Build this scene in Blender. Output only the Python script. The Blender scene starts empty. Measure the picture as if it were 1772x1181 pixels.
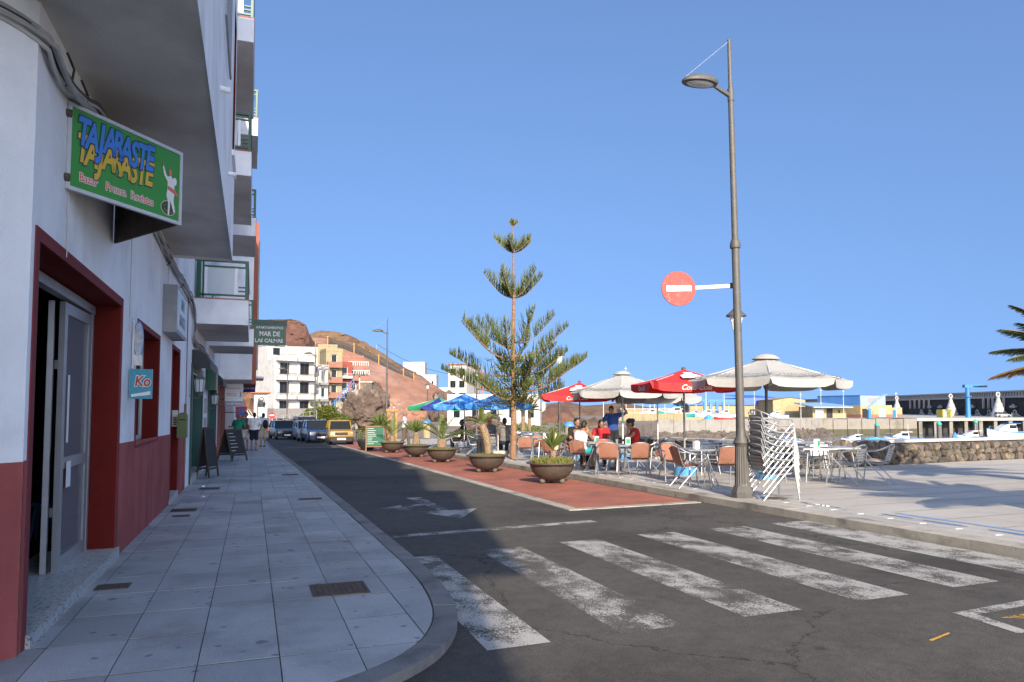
import bpy, bmesh, math, random
from mathutils import Vector, Matrix, noise as mnoise
R = math.radians
random.seed(7)
scene = bpy.context.scene
col = scene.collection

# ------------------------------------------------------------------ camera
cam = bpy.data.cameras.new('camera')
cam.sensor_width = 36
cam.lens = 36 * 1260 / 1772
cam.shift_y = 48 / 1772
cam.clip_start = 0.05
cam.clip_end = 20000
camo = bpy.data.objects.new('camera', cam)
col.objects.link(camo)
camo.location = (0, 0, 1.45)
camo.rotation_euler = (R(90) + math.atan(70 / 1260), 0, -R(19.6))
scene.camera = camo

# ------------------------------------------------------------------ sky, sun, exposure
SUN_AZ, SUN_EL = 10.5, 27.0
w = bpy.data.worlds.new('World')
scene.world = w
w.use_nodes = True
nt = w.node_tree
bg = nt.nodes['Background']
sky = nt.nodes.new('ShaderNodeTexSky')
sky.sky_type = 'NISHITA'
sky.sun_disc = False
sky.sun_elevation = R(SUN_EL)
sky.sun_rotation = R(180 + SUN_AZ)
sky.air_density = 1.0
sky.dust_density = 4.2
sky.ozone_density = 5.6
# a clear dry-air sky: the whole dome keeps the even blue of the photograph down to the horizon
tcw = nt.nodes.new('ShaderNodeTexCoord'); sew = nt.nodes.new('ShaderNodeSeparateXYZ'); cbw = nt.nodes.new('ShaderNodeCombineXYZ'); mrw = nt.nodes.new('ShaderNodeMapRange')
mrw.inputs['To Min'].default_value = .34; mrw.inputs['To Max'].default_value = 1.0
nt.links.new(tcw.outputs['Generated'], sew.inputs[0]); nt.links.new(sew.outputs[2], mrw.inputs['Value'])
nt.links.new(sew.outputs[0], cbw.inputs[0]); nt.links.new(sew.outputs[1], cbw.inputs[1]); nt.links.new(mrw.outputs[0], cbw.inputs[2]); nt.links.new(cbw.outputs[0], sky.inputs[0])
nt.links.new(sky.outputs[0], bg.inputs[0])
bg.inputs[1].default_value = 0.15
sl = bpy.data.lights.new('sun', 'SUN')
sl.energy = 3.8
sl.angle = R(0.5)
sl.color = (1.0, 0.86, 0.67)
so = bpy.data.objects.new('sun', sl)
col.objects.link(so)
d = Vector((math.sin(R(SUN_AZ)) * math.cos(R(SUN_EL)), math.cos(R(SUN_AZ)) * math.cos(R(SUN_EL)), -math.sin(R(SUN_EL))))
so.rotation_euler = d.to_track_quat('-Z', 'Y').to_euler()
so.location = (-3, -20, 25)
scene.view_settings.view_transform = 'Standard'
scene.view_settings.look = 'None'
scene.view_settings.exposure = 1.05
scene.view_settings.gamma = 1.0

# ------------------------------------------------------------------ helpers
SLOPE = 0.016
def gz(y, off=0.0):
    return -SLOPE * max(-60, min(y, 75)) + off
TER = 0.11                       # terrace and pavement stand this much above the road
CY, SY = math.cos(R(19.6)), math.sin(R(19.6))
def site(e, n, z=0.0):           # harbour site grid: e to the east quay, n away from the crossing
    return Vector((e * CY + n * SY, -e * SY + n * CY, z))
SITE_ROT = -R(19.6)

class MB:
    def __init__(s): s.v = []; s.f = []; s.m = []
    def add(s, vs, fs, mi=0):
        o = len(s.v); s.v += [tuple(p) for p in vs]
        s.f += [tuple(i + o for i in f) for f in fs]; s.m += [mi] * len(fs)
        return s
    def box(s, c, d, rz=0, mi=0, rot=None):
        x, y, z = d[0] / 2, d[1] / 2, d[2] / 2
        vs = [Vector((a, b, e)) for e in (-z, z) for a, b in ((-x, -y), (x, -y), (x, y), (-x, y))]
        M = rot if rot is not None else Matrix.Rotation(rz, 3, 'Z')
        c = Vector(c)
        return s.add([M @ p + c for p in vs], [(0, 3, 2, 1), (4, 5, 6, 7), (0, 1, 5, 4), (1, 2, 6, 5), (2, 3, 7, 6), (3, 0, 4, 7)], mi)
    def bb(s, x0, x1, y0, y1, z0, z1, mi=0):
        return s.box(((x0 + x1) / 2, (y0 + y1) / 2, (z0 + z1) / 2), (abs(x1 - x0), abs(y1 - y0), abs(z1 - z0)), mi=mi)
    def quad(s, a, b, c, d, mi=0): return s.add([a, b, c, d], [(0, 1, 2, 3)], mi)
    def tube(s, pts, r, n=8, cap=True, mi=0):
        pts = [Vector(p) for p in pts]
        rs = r if isinstance(r, (list, tuple)) else [r] * len(pts)
        vs = []; up = None
        for i, p in enumerate(pts):
            t = (pts[min(i + 1, len(pts) - 1)] - pts[max(i - 1, 0)])
            t = t.normalized() if t.length > 1e-9 else Vector((0, 0, 1))
            if up is None:
                up = Vector((0, 0, 1)) if abs(t.z) < .9 else Vector((1, 0, 0))
            a = t.cross(up)
            if a.length < 1e-5: a = t.cross(Vector((1, .3, 0)))
            a.normalize(); b = a.cross(t).normalized(); up = b
            for k in range(n):
                an = 2 * math.pi * k / n
                vs.append(p + (a * math.cos(an) + b * math.sin(an)) * rs[i])
        fs = [(i * n + k, i * n + (k + 1) % n, (i + 1) * n + (k + 1) % n, (i + 1) * n + k) for i in range(len(pts) - 1) for k in range(n)]
        if cap: fs += [tuple(range(n - 1, -1, -1)), tuple(range((len(pts) - 1) * n, len(pts) * n))]
        return s.add(vs, fs, mi)
    def lathe(s, prof, n=20, c=(0, 0, 0), mi=0, a0=0.0, cap=True):
        vs = []
        for r, z in prof:
            for k in range(n):
                an = a0 + 2 * math.pi * k / n
                vs.append((c[0] + r * math.cos(an), c[1] + r * math.sin(an), c[2] + z))
        m = len(prof)
        fs = [(i * n + k, i * n + (k + 1) % n, (i + 1) * n + (k + 1) % n, (i + 1) * n + k) for i in range(m - 1) for k in range(n)]
        if cap: fs += [tuple(range(n - 1, -1, -1)), tuple(range((m - 1) * n, m * n))]
        return s.add(vs, fs, mi)
    def prism(s, poly, z0, z1, mi=0):      # poly in xy, counter-clockwise; z0/z1 numbers or functions of (x, y)
        f0 = z0 if callable(z0) else (lambda x, y: z0)
        f1 = z1 if callable(z1) else (lambda x, y: z1)
        n = len(poly)
        vs = [(x, y, f0(x, y)) for x, y in poly] + [(x, y, f1(x, y)) for x, y in poly]
        return s.add(vs, [tuple(range(n - 1, -1, -1)), tuple(range(n, 2 * n))] + [(i, (i + 1) % n, n + (i + 1) % n, n + i) for i in range(n)], mi)
    def ell(s, c, r, n=10, m=7, mi=0, rot=None):
        c = Vector(c); vs = []
        r = (r, r, r) if not isinstance(r, (tuple, list)) else r
        for i in range(1, m):
            th = math.pi * i / m
            for k in range(n):
                an = 2 * math.pi * k / n
                vs.append(Vector((r[0] * math.sin(th) * math.cos(an), r[1] * math.sin(th) * math.sin(an), r[2] * math.cos(th))))
        vs += [Vector((0, 0, r[2])), Vector((0, 0, -r[2]))]
        if rot is not None: vs = [rot @ p for p in vs]
        fs = [((i) * n + k, (i + 1) * n + k, (i + 1) * n + (k + 1) % n, i * n + (k + 1) % n) for i in range(m - 2) for k in range(n)]
        T, B = (m - 1) * n, (m - 1) * n + 1
        fs += [(T, k, (k + 1) % n) for k in range(n)] + [(B, (m - 2) * n + (k + 1) % n, (m - 2) * n + k) for k in range(n)]
        return s.add([p + c for p in vs], fs, mi)
    def mesh(s, name, mat, smooth=False):
        me = bpy.data.meshes.new(name)
        me.from_pydata(s.v, [], s.f)
        for mm in (mat if isinstance(mat, (list, tuple)) else [mat]): me.materials.append(mm)
        if isinstance(mat, (list, tuple)): me.polygons.foreach_set('material_index', s.m)
        if smooth:
            me.polygons.foreach_set('use_smooth', [True] * len(me.polygons))
            try: me.set_sharp_from_angle(angle=R(40))
            except Exception: pass
        me.update()
        return me
    def build(s, name, mat, parent=None, smooth=False, loc=None, rz=0):
        return link(name, s.mesh(name, mat, smooth), parent, loc, rz)

def link(name, me, parent=None, loc=None, rz=0):
    o = bpy.data.objects.new(name, me); col.objects.link(o)
    if parent is not None: o.parent = parent
    if loc is not None: o.location = loc
    if rz: o.rotation_euler[2] = rz
    return o
def empty(name, loc=(0, 0, 0), rz=0):
    o = bpy.data.objects.new(name, None); col.objects.link(o)
    o.empty_display_size = .2
    o.location = loc; o.rotation_euler[2] = rz
    return o
def tag(o, label=None, cat=None, group=None, kind=None):
    if label: o['label'] = label
    if cat: o['category'] = cat
    if group: o['group'] = group
    if kind: o['kind'] = kind
    return o
KIDS = {}
def kids(o): return [c for c in bpy.data.objects if c.parent == o]
def copy_tree(o, parent=None, cache=None):
    c = o.copy(); col.objects.link(c); c.parent = parent
    for ch in o.children: copy_tree(ch, c)
    return c
def place(o, x, y, z, rz=0, s=1):
    o.location = (x, y, z); o.rotation_euler[2] = rz
    if s != 1: o.scale = (s, s, s)
    return o

# ------------------------------------------------------------------ materials
def mat(name, c, rough=.7, var=.12, scale=4, bump=0, bscale=60, metal=0, objvar=0, c2=None, c2amt=.5, c2scale=2, spec=.5, emit=None, alpha=None, trans=0, world=False, aniso=None, detail=5):
    m = bpy.data.materials.new(name); m.use_nodes = True
    t = m.node_tree; N = t.nodes; L = t.links
    b = N['Principled BSDF']
    b.inputs['Roughness'].default_value = rough
    b.inputs['Metallic'].default_value = metal
    b.inputs['Specular IOR Level'].default_value = spec
    tc = N.new('ShaderNodeTexCoord')
    oi = N.new('ShaderNodeObjectInfo')
    if world:
        ge = N.new('ShaderNodeNewGeometry'); co = ge.outputs['Position']
    else:
        ad = N.new('ShaderNodeVectorMath'); ad.operation = 'MULTIPLY_ADD'
        cb = N.new('ShaderNodeCombineXYZ')
        for i in range(3): L.new(oi.outputs['Random'], cb.inputs[i])
        ad.inputs[1].default_value = (37, 23, 51)
        L.new(cb.outputs[0], ad.inputs[0]); L.new(tc.outputs['Object'], ad.inputs[2])
        co = ad.outputs[0]
    if aniso:
        mp = N.new('ShaderNodeMapping'); mp.inputs['Scale'].default_value = aniso
        L.new(co, mp.inputs[0]); co = mp.outputs[0]
    no = N.new('ShaderNodeTexNoise'); no.inputs['Scale'].default_value = scale; no.inputs['Detail'].default_value = detail; no.inputs['Roughness'].default_value = .65
    L.new(co, no.inputs['Vector'])
    cr = N.new('ShaderNodeMapRange'); cr.inputs['From Min'].default_value = .25; cr.inputs['From Max'].default_value = .75
    cr.inputs['To Min'].default_value = 1 - var; cr.inputs['To Max'].default_value = 1 + var
    L.new(no.outputs['Fac'], cr.inputs['Value'])
    base = N.new('ShaderNodeRGB'); base.outputs[0].default_value = (*c, 1)
    out = base.outputs[0]
    if c2:
        n2 = N.new('ShaderNodeTexNoise'); n2.inputs['Scale'].default_value = c2scale; n2.inputs['Detail'].default_value = 6; n2.inputs['Roughness'].default_value = .6
        L.new(co, n2.inputs['Vector'])
        r2 = N.new('ShaderNodeMapRange'); r2.inputs['From Min'].default_value = .62 - c2amt * .3; r2.inputs['From Max'].default_value = .72 - c2amt * .2
        L.new(n2.outputs['Fac'], r2.inputs['Value'])
        mx = N.new('ShaderNodeMix'); mx.data_type = 'RGBA'
        L.new(r2.outputs[0], mx.inputs[0]); L.new(out, mx.inputs[6]); mx.inputs[7].default_value = (*c2, 1)
        out = mx.outputs[2]
    if objvar:
        ov = N.new('ShaderNodeMapRange'); ov.inputs['To Min'].default_value = 1 - objvar; ov.inputs['To Max'].default_value = 1 + objvar
        L.new(oi.outputs['Random'], ov.inputs['Value'])
        mu = N.new('ShaderNodeMath'); mu.operation = 'MULTIPLY'
        L.new(ov.outputs[0], mu.inputs[0]); L.new(cr.outputs[0], mu.inputs[1]); fac = mu.outputs[0]
    else: fac = cr.outputs[0]
    vm = N.new('ShaderNodeVectorMath'); vm.operation = 'SCALE'
    L.new(out, vm.inputs[0]); L.new(fac, vm.inputs['Scale'])
    L.new(vm.outputs[0], b.inputs['Base Color'])
    if bump:
        bn = N.new('ShaderNodeTexNoise'); bn.inputs['Scale'].default_value = bscale; bn.inputs['Detail'].default_value = 4
        L.new(co, bn.inputs['Vector'])
        bu = N.new('ShaderNodeBump'); bu.inputs['Strength'].default_value = min(1, bump); bu.inputs['Distance'].default_value = .02 * max(1, bump)
        L.new(bn.outputs['Fac'], bu.inputs['Height']); L.new(bu.outputs[0], b.inputs['Normal'])
    if emit:
        b.inputs['Emission Color'].default_value = (*emit[0], 1); b.inputs['Emission Strength'].default_value = emit[1]
    if trans: b.inputs['Transmission Weight'].default_value = trans
    m['bsdf'] = 1
    return m

def worn_paint(name, c, wear=.5, scale=3):
    m = mat(name, c, .75, .12, 30, bump=.2, bscale=150, world=True)
    t = m.node_tree; N = t.nodes; L = t.links; b = N['Principled BSDF']; out = N['Material Output']
    ge = N.new('ShaderNodeNewGeometry')
    n1 = N.new('ShaderNodeTexNoise'); n1.inputs['Scale'].default_value = scale; n1.inputs['Detail'].default_value = 5; n1.inputs['Roughness'].default_value = .6
    mp = N.new('ShaderNodeMapping'); mp.inputs['Scale'].default_value = (1.2, .9, 1)
    L.new(ge.outputs['Position'], mp.inputs[0]); L.new(mp.outputs[0], n1.inputs['Vector'])
    n2 = N.new('ShaderNodeTexNoise'); n2.inputs['Scale'].default_value = 75; n2.inputs['Detail'].default_value = 3; n2.inputs['Roughness'].default_value = .7
    L.new(ge.outputs['Position'], n2.inputs['Vector'])
    ma = N.new('ShaderNodeMath'); ma.operation = 'MULTIPLY_ADD'; ma.inputs[1].default_value = .95
    L.new(n1.outputs['Fac'], ma.inputs[0]); L.new(n2.outputs['Fac'], ma.inputs[2])
    mr = N.new('ShaderNodeMapRange'); c0 = .72 + wear * .38
    mr.inputs['From Min'].default_value = c0 - .07; mr.inputs['From Max'].default_value = c0 + .09
    L.new(ma.outputs[0], mr.inputs['Value'])
    tr = N.new('ShaderNodeBsdfTransparent'); ms = N.new('ShaderNodeMixShader')
    L.new(mr.outputs[0], ms.inputs[0]); L.new(tr.outputs[0], ms.inputs[1]); L.new(b.outputs[0], ms.inputs[2])
    L.new(ms.outputs[0], out.inputs['Surface'])
    return m

def asphalt_mat():
    m = mat('asphalt', (.079, .073, .065), .85, .2, .5, world=True, c2=(.051, .046, .041), c2amt=.42, c2scale=.3, spec=.2)
    t = m.node_tree; N = t.nodes; L = t.links; b = N['Principled BSDF']
    ge = N.new('ShaderNodeNewGeometry')
    def ns(sc, det=3):
        n = N.new('ShaderNodeTexNoise'); n.inputs['Scale'].default_value = sc; n.inputs['Detail'].default_value = det; n.inputs['Roughness'].default_value = .7
        L.new(ge.outputs['Position'], n.inputs['Vector']); return n
    g1 = ns(90); g2 = ns(7, 6)
    old = b.inputs['Base Color'].links[0].from_socket
    r1 = N.new('ShaderNodeMapRange'); r1.inputs['From Min'].default_value = .3; r1.inputs['From Max'].default_value = .75; r1.inputs['To Min'].default_value = .62; r1.inputs['To Max'].default_value = 1.55
    L.new(g1.outputs['Fac'], r1.inputs['Value'])
    r2 = N.new('ShaderNodeMapRange'); r2.inputs['From Min'].default_value = .3; r2.inputs['From Max'].default_value = .7; r2.inputs['To Min'].default_value = .8; r2.inputs['To Max'].default_value = 1.2
    L.new(g2.outputs['Fac'], r2.inputs['Value'])
    mu = N.new('ShaderNodeMath'); mu.operation = 'MULTIPLY'; L.new(r1.outputs[0], mu.inputs[0]); L.new(r2.outputs[0], mu.inputs[1])
    # dark oil drips
    vo = N.new('ShaderNodeTexVoronoi'); vo.inputs['Scale'].default_value = 1.5; L.new(ge.outputs['Position'], vo.inputs['Vector'])
    rv = N.new('ShaderNodeMapRange'); rv.inputs['From Min'].default_value = .03; rv.inputs['From Max'].default_value = .10; rv.inputs['To Min'].default_value = .55; rv.inputs['To Max'].default_value = 1
    L.new(vo.outputs['Distance'], rv.inputs['Value'])
    m3 = N.new('ShaderNodeMath'); m3.operation = 'MULTIPLY'; L.new(mu.outputs[0], m3.inputs[0]); L.new(rv.outputs[0], m3.inputs[1])
    dn = ns(1.4, 5); av = N.new('ShaderNodeVectorMath'); av.operation = 'MULTIPLY_ADD'; av.inputs[1].default_value = (.9, .9, .9); L.new(dn.outputs['Color'], av.inputs[0]); L.new(ge.outputs['Position'], av.inputs[2])
    vc = N.new('ShaderNodeTexVoronoi'); vc.feature = 'DISTANCE_TO_EDGE'; vc.inputs['Scale'].default_value = .33; L.new(av.outputs[0], vc.inputs['Vector'])
    rc = N.new('ShaderNodeMapRange'); rc.inputs['From Min'].default_value = .0015; rc.inputs['From Max'].default_value = .006; rc.inputs['To Min'].default_value = .5; rc.inputs['To Max'].default_value = 1; L.new(vc.outputs['Distance'], rc.inputs['Value'])
    mk = ns(.4, 2); gk = N.new('ShaderNodeMath'); gk.operation = 'GREATER_THAN'; gk.inputs[1].default_value = .52; L.new(mk.outputs['Fac'], gk.inputs[0])
    mc = N.new('ShaderNodeMath'); mc.operation = 'MAXIMUM'; L.new(rc.outputs[0], mc.inputs[0]); L.new(gk.outputs[0], mc.inputs[1])
    m4 = N.new('ShaderNodeMath'); m4.operation = 'MULTIPLY'; L.new(m3.outputs[0], m4.inputs[0]); L.new(mc.outputs[0], m4.inputs[1]); m3 = m4
    vm = N.new('ShaderNodeVectorMath'); vm.operation = 'SCALE'; L.new(old, vm.inputs[0]); L.new(m3.outputs[0], vm.inputs['Scale'])
    L.new(vm.outputs[0], b.inputs['Base Color'])
    bu = N.new('ShaderNodeBump'); bu.inputs['Strength'].default_value = .55; bu.inputs['Distance'].default_value = .012
    L.new(g1.outputs['Fac'], bu.inputs['Height']); L.new(bu.outputs[0], b.inputs['Normal'])
    return m

def spots_on(m, scale=3, size=.06, dark=.35, world=True):      # trodden-in gum and stains: small dark flecks on paving
    t = m.node_tree; N = t.nodes; L = t.links; b = N['Principled BSDF']
    ge = N.new('ShaderNodeNewGeometry')
    old = b.inputs['Base Color'].links[0].from_socket
    dn = N.new('ShaderNodeTexNoise'); dn.inputs['Scale'].default_value = 14; L.new(ge.outputs['Position'], dn.inputs['Vector'])
    av = N.new('ShaderNodeVectorMath'); av.operation = 'MULTIPLY_ADD'; av.inputs[1].default_value = (.06, .06, .06)
    L.new(dn.outputs['Color'], av.inputs[0]); L.new(ge.outputs['Position'], av.inputs[2])
    last = None
    for sc, sz in ((scale, size), (scale * .43, size * .8)):
        vo = N.new('ShaderNodeTexVoronoi'); vo.inputs['Scale'].default_value = sc; L.new(av.outputs[0], vo.inputs['Vector'])
        rv = N.new('ShaderNodeMapRange'); rv.inputs['From Min'].default_value = sz; rv.inputs['From Max'].default_value = sz * 1.6; rv.inputs['To Min'].default_value = dark; rv.inputs['To Max'].default_value = 1
        L.new(vo.outputs['Distance'], rv.inputs['Value'])
        sc_ = N.new('ShaderNodeSeparateColor'); L.new(vo.outputs['Color'], sc_.inputs[0])
        gt_ = N.new('ShaderNodeMath'); gt_.operation = 'GREATER_THAN'; gt_.inputs[1].default_value = .42; L.new(sc_.outputs[0], gt_.inputs[0])
        mxm = N.new('ShaderNodeMath'); mxm.operation = 'MAXIMUM'; L.new(rv.outputs[0], mxm.inputs[0]); L.new(gt_.outputs[0], mxm.inputs[1]); rv = mxm
        if last is None: last = rv.outputs[0]
        else:
            mu = N.new('ShaderNodeMath'); mu.operation = 'MULTIPLY'; L.new(last, mu.inputs[0]); L.new(rv.outputs[0], mu.inputs[1]); last = mu.outputs[0]
    gr = N.new('ShaderNodeTexNoise'); gr.inputs['Scale'].default_value = 160; gr.inputs['Detail'].default_value = 2; L.new(ge.outputs['Position'], gr.inputs['Vector'])
    rg = N.new('ShaderNodeMapRange'); rg.inputs['From Min'].default_value = .3; rg.inputs['From Max'].default_value = .7; rg.inputs['To Min'].default_value = .78; rg.inputs['To Max'].default_value = 1.2
    L.new(gr.outputs['Fac'], rg.inputs['Value'])
    mu = N.new('ShaderNodeMath'); mu.operation = 'MULTIPLY'; L.new(last, mu.inputs[0]); L.new(rg.outputs[0], mu.inputs[1])
    vm = N.new('ShaderNodeVectorMath'); vm.operation = 'SCALE'; L.new(old, vm.inputs[0]); L.new(mu.outputs[0], vm.inputs['Scale'])
    L.new(vm.outputs[0], b.inputs['Base Color'])
    return m

def brick_mat(name, c1, c2, mortar, bw, bh, scale=1.0):
    m = mat(name, c1, .8, .1, 5, world=True)
    t = m.node_tree; N = t.nodes; L = t.links; b = N['Principled BSDF']
    ge = N.new('ShaderNodeNewGeometry')
    br = N.new('ShaderNodeTexBrick'); br.inputs['Color1'].default_value = (*c1, 1); br.inputs['Color2'].default_value = (*c2, 1); br.inputs['Mortar'].default_value = (*mortar, 1)
    br.inputs['Scale'].default_value = scale; br.inputs['Brick Width'].default_value = bw; br.inputs['Row Height'].default_value = bh; br.inputs['Mortar Size'].default_value = .006; br.inputs['Mortar Smooth'].default_value = .3
    L.new(ge.outputs['Position'], br.inputs['Vector'])
    nz = N.new('ShaderNodeTexNoise'); nz.inputs['Scale'].default_value = 1.3; nz.inputs['Detail'].default_value = 8; L.new(ge.outputs['Position'], nz.inputs['Vector'])
    mr = N.new('ShaderNodeMapRange'); mr.inputs['From Min'].default_value = .3; mr.inputs['From Max'].default_value = .7; mr.inputs['To Min'].default_value = .72; mr.inputs['To Max'].default_value = 1.2
    L.new(nz.outputs['Fac'], mr.inputs['Value'])
    vm = N.new('ShaderNodeVectorMath'); vm.operation = 'SCALE'; L.new(br.outputs['Color'], vm.inputs[0]); L.new(mr.outputs[0], vm.inputs['Scale'])
    L.new(vm.outputs[0], b.inputs['Base Color'])
    bu = N.new('ShaderNodeBump'); bu.inputs['Strength'].default_value = .4; bu.inputs['Distance'].default_value = .01; bu.invert = True
    L.new(br.outputs['Fac'], bu.inputs['Height']); L.new(bu.outputs[0], b.inputs['Normal'])
    return m

def glass_mat(name, c=(.6, .7, .75), rough=.05, alpha=.35):
    m = mat(name, c, rough, .03, 3, spec=.8)
    t = m.node_tree; N = t.nodes; L = t.links; b = N['Principled BSDF']; out = N['Material Output']
    tr = N.new('ShaderNodeBsdfTransparent'); ms = N.new('ShaderNodeMixShader'); ms.inputs[0].default_value = alpha
    L.new(tr.outputs[0], ms.inputs[1]); L.new(b.outputs[0], ms.inputs[2]); L.new(ms.outputs[0], out.inputs['Surface'])
    return m

def leaf_mat(name, c, c2=None, tl=.3, objvar=.1):
    m = mat(name, c, .55, .35, 6, c2=c2, c2amt=.4, c2scale=4, objvar=objvar)
    t = m.node_tree; N = t.nodes; L = t.links; b = N['Principled BSDF']; out = N['Material Output']
    tr = N.new('ShaderNodeBsdfTranslucent'); ms = N.new('ShaderNodeMixShader'); ms.inputs[0].default_value = tl
    L.new(b.inputs['Base Color'].links[0].from_socket, tr.inputs['Color'])
    L.new(b.outputs[0], ms.inputs[1]); L.new(tr.outputs[0], ms.inputs[2]); L.new(ms.outputs[0], out.inputs['Surface'])
    return m

def plaster(name, c, var=.06, streak=.1, dirt=.0, bump=.3):      # painted render with faint rain streaks and repainted patches
    m = mat(name, c, .85, var, 1.7, bump=bump, bscale=70, world=True, c2=tuple(x * .85 for x in c), c2amt=.45, c2scale=.9, detail=8, spec=.15)
    t = m.node_tree; N = t.nodes; L = t.links; b = N['Principled BSDF']
    ge = N.new('ShaderNodeNewGeometry'); mp = N.new('ShaderNodeMapping'); mp.inputs['Scale'].default_value = (3.2, 3.2, .5)
    L.new(ge.outputs['Position'], mp.inputs[0])
    n = N.new('ShaderNodeTexNoise'); n.inputs['Scale'].default_value = 1; n.inputs['Detail'].default_value = 6; L.new(mp.outputs[0], n.inputs['Vector'])
    mr = N.new('ShaderNodeMapRange'); mr.inputs['From Min'].default_value = .35; mr.inputs['From Max'].default_value = .75; mr.inputs['To Min'].default_value = 1.03; mr.inputs['To Max'].default_value = 1 - streak
    L.new(n.outputs['Fac'], mr.inputs['Value'])
    old = b.inputs['Base Color'].links[0].from_socket
    vm = N.new('ShaderNodeVectorMath'); vm.operation = 'SCALE'; L.new(old, vm.inputs[0]); L.new(mr.outputs[0], vm.inputs['Scale'])
    L.new(vm.outputs[0], b.inputs['Base Color'])
    return m

M = {}
M['asphalt'] = asphalt_mat()
M['white_wall'] = plaster('white_wall', (.86, .86, .85), streak=.06, var=.07)
M['far_white'] = plaster('far_white', (.46, .455, .44), streak=.08)
M['red_wall'] = plaster('red_wall', (.38, .10, .088), var=.16, streak=.30)
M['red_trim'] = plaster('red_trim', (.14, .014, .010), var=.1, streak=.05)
M['maroon_trim'] = plaster('maroon_trim', (.20, .045, .048), var=.08, streak=.05)
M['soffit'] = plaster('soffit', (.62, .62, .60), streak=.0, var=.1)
M['slab'] = spots_on(mat('slab', (.37, .37, .37), .75, .12, 1.2, bump=.25, bscale=130, world=True, objvar=.14, c2=(.29, .29, .29), c2amt=.5, c2scale=1.3), 7, .12, .5)
M['pave'] = spots_on(mat('pave', (.37, .37, .37), .75, .12, 1.2, bump=.25, bscale=130, world=True), 2.6, .05, .4)
M['joint'] = mat('joint', (.05, .048, .045), .9, .2, 20)
M['kerb'] = spots_on(mat('kerb', (.19, .185, .178), .85, .2, 3, bump=.4, bscale=60, world=True, objvar=.1, c2=(.12, .115, .11), c2amt=.4), 3, .05, .5)
M['kerb_sand'] = spots_on(mat('kerb_sand', (.36, .33, .28), .85, .2, 3, bump=.4, bscale=60, world=True, objvar=.12, c2=(.2, .19, .17), c2amt=.35), 3, .05, .6)
M['terrace'] = spots_on(mat('terrace', (.43, .40, .355), .6, .12, .8, bump=.15, bscale=120, world=True, c2=(.35, .33, .295), c2amt=.35, c2scale=.7), 2.2, .09, .6)
M['red_pave'] = brick_mat('red_pave', (.38, .125, .075), (.31, .10, .06), (.21, .09, .065), .21, .105)
M['paint_white'] = worn_paint('paint_white', (.35, .34, .315), .62)
M['paint_faded'] = worn_paint('paint_faded', (.35, .34, .315), .76)
M['paint_fresh'] = worn_paint('paint_fresh', (.37, .36, .335), .50)
M['paint_yellow'] = worn_paint('paint_yellow', (.55, .30, .04), .40)
M['paint_blue'] = worn_paint('paint_blue', (.16, .30, .58), .33)
M['terrazzo'] = spots_on(mat('terrazzo', (.50, .50, .48), .4, .1, 3, world=True), 60, .32, .4)
M['dark'] = mat('dark', (.015, .015, .017), .7, .3, 3)
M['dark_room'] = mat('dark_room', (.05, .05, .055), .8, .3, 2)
M['alu'] = mat('alu', (.40, .41, .42), .48, .06, 8, metal=.75)
M['alu_matt'] = mat('alu_matt', (.60, .60, .58), .55, .1, 6, metal=.35)
M['door_metal'] = mat('door_metal', (.36, .36, .36), .45, .12, 6, metal=.4)
M['grey_metal'] = mat('grey_metal', (.30, .30, .30), .55, .15, 5, metal=.3)
M['lamp_grey'] = mat('lamp_grey', (.105, .101, .096), .6, .15, 6, metal=.2, bump=.1)
M['black_iron'] = mat('black_iron', (.03, .03, .03), .5, .2, 8)
M['rust'] = mat('rust', (.09, .065, .05), .8, .4, 8, bump=.4)
M['green_paint'] = mat('green_paint', (.006, .085, .040), .4, .1, 5)
M['dgreen_paint'] = mat('dgreen_paint', (.008, .055, .042), .45, .15, 4)
M['teal_door'] = mat('teal_door', (.012, .085, .072), .5, .15, 3)
M['glass'] = glass_mat('glass', (.30, .34, .36), .04, .45)
M['glass_dark'] = mat('glass_dark', (.015, .018, .02), .08, .1, 2, spec=.3)
M['glass_frost'] = mat('glass_frost', (.52, .56, .56), .35, .06, 3)
M['wicker'] = mat('wicker', (.40, .185, .125), .65, .3, 60, bump=1, bscale=110, aniso=(3, .5, .5))
M['white_fabric'] = mat('white_fabric', (.36, .355, .34), .9, .08, 3, bump=.8, bscale=5)
M['red_fabric'] = mat('red_fabric', (.62, .022, .025), .8, .1, 3, bump=.2, bscale=12)
M['blue_fabric'] = mat('blue_fabric', (.03, .20, .62), .8, .25, 3.5, c2=(.12, .38, .78), c2amt=.5, c2scale=3, bump=.2, bscale=12)
M['green_fabric'] = mat('green_fabric', (.03, .30, .14), .8, .12, 3)
M['navy_fabric'] = mat('navy_fabric', (.02, .03, .22), .8, .12, 3)
M['paper'] = mat('paper', (.75, .75, .73), .7, .05, 4)
M['white_paint'] = mat('white_paint', (.78, .78, .77), .4, .05, 4)
M['red_paint'] = mat('red_paint', (.58, .03, .03), .45, .12, 5)
M['sign_red'] = mat('sign_red', (.42, .05, .04), .6, .2, 14, c2=(.50, .20, .17), c2amt=.12, c2scale=30)
M['blue_paint'] = mat('blue_paint', (.02, .17, .55), .45, .12, 5)
M['yellow_paint'] = mat('yellow_paint', (.72, .42, .04), .35, .08, 4)
M['wood'] = mat('wood', (.20, .11, .055), .7, .3, 6, aniso=(8, 8, .8))
M['dark_wood'] = mat('dark_wood', (.05, .03, .02), .6, .3, 6, aniso=(8, 8, .8))
M['chalk'] = mat('chalk', (.02, .022, .022), .7, .2, 6)
M['rubber'] = mat('rubber', (.02, .02, .02), .8, .1, 5)
M['bark'] = mat('bark', (.27, .155, .085), .9, .35, 7, bump=.8, bscale=24, c2=(.16, .10, .065), c2amt=.4, c2scale=9, aniso=(1, 1, 2.2))
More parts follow.
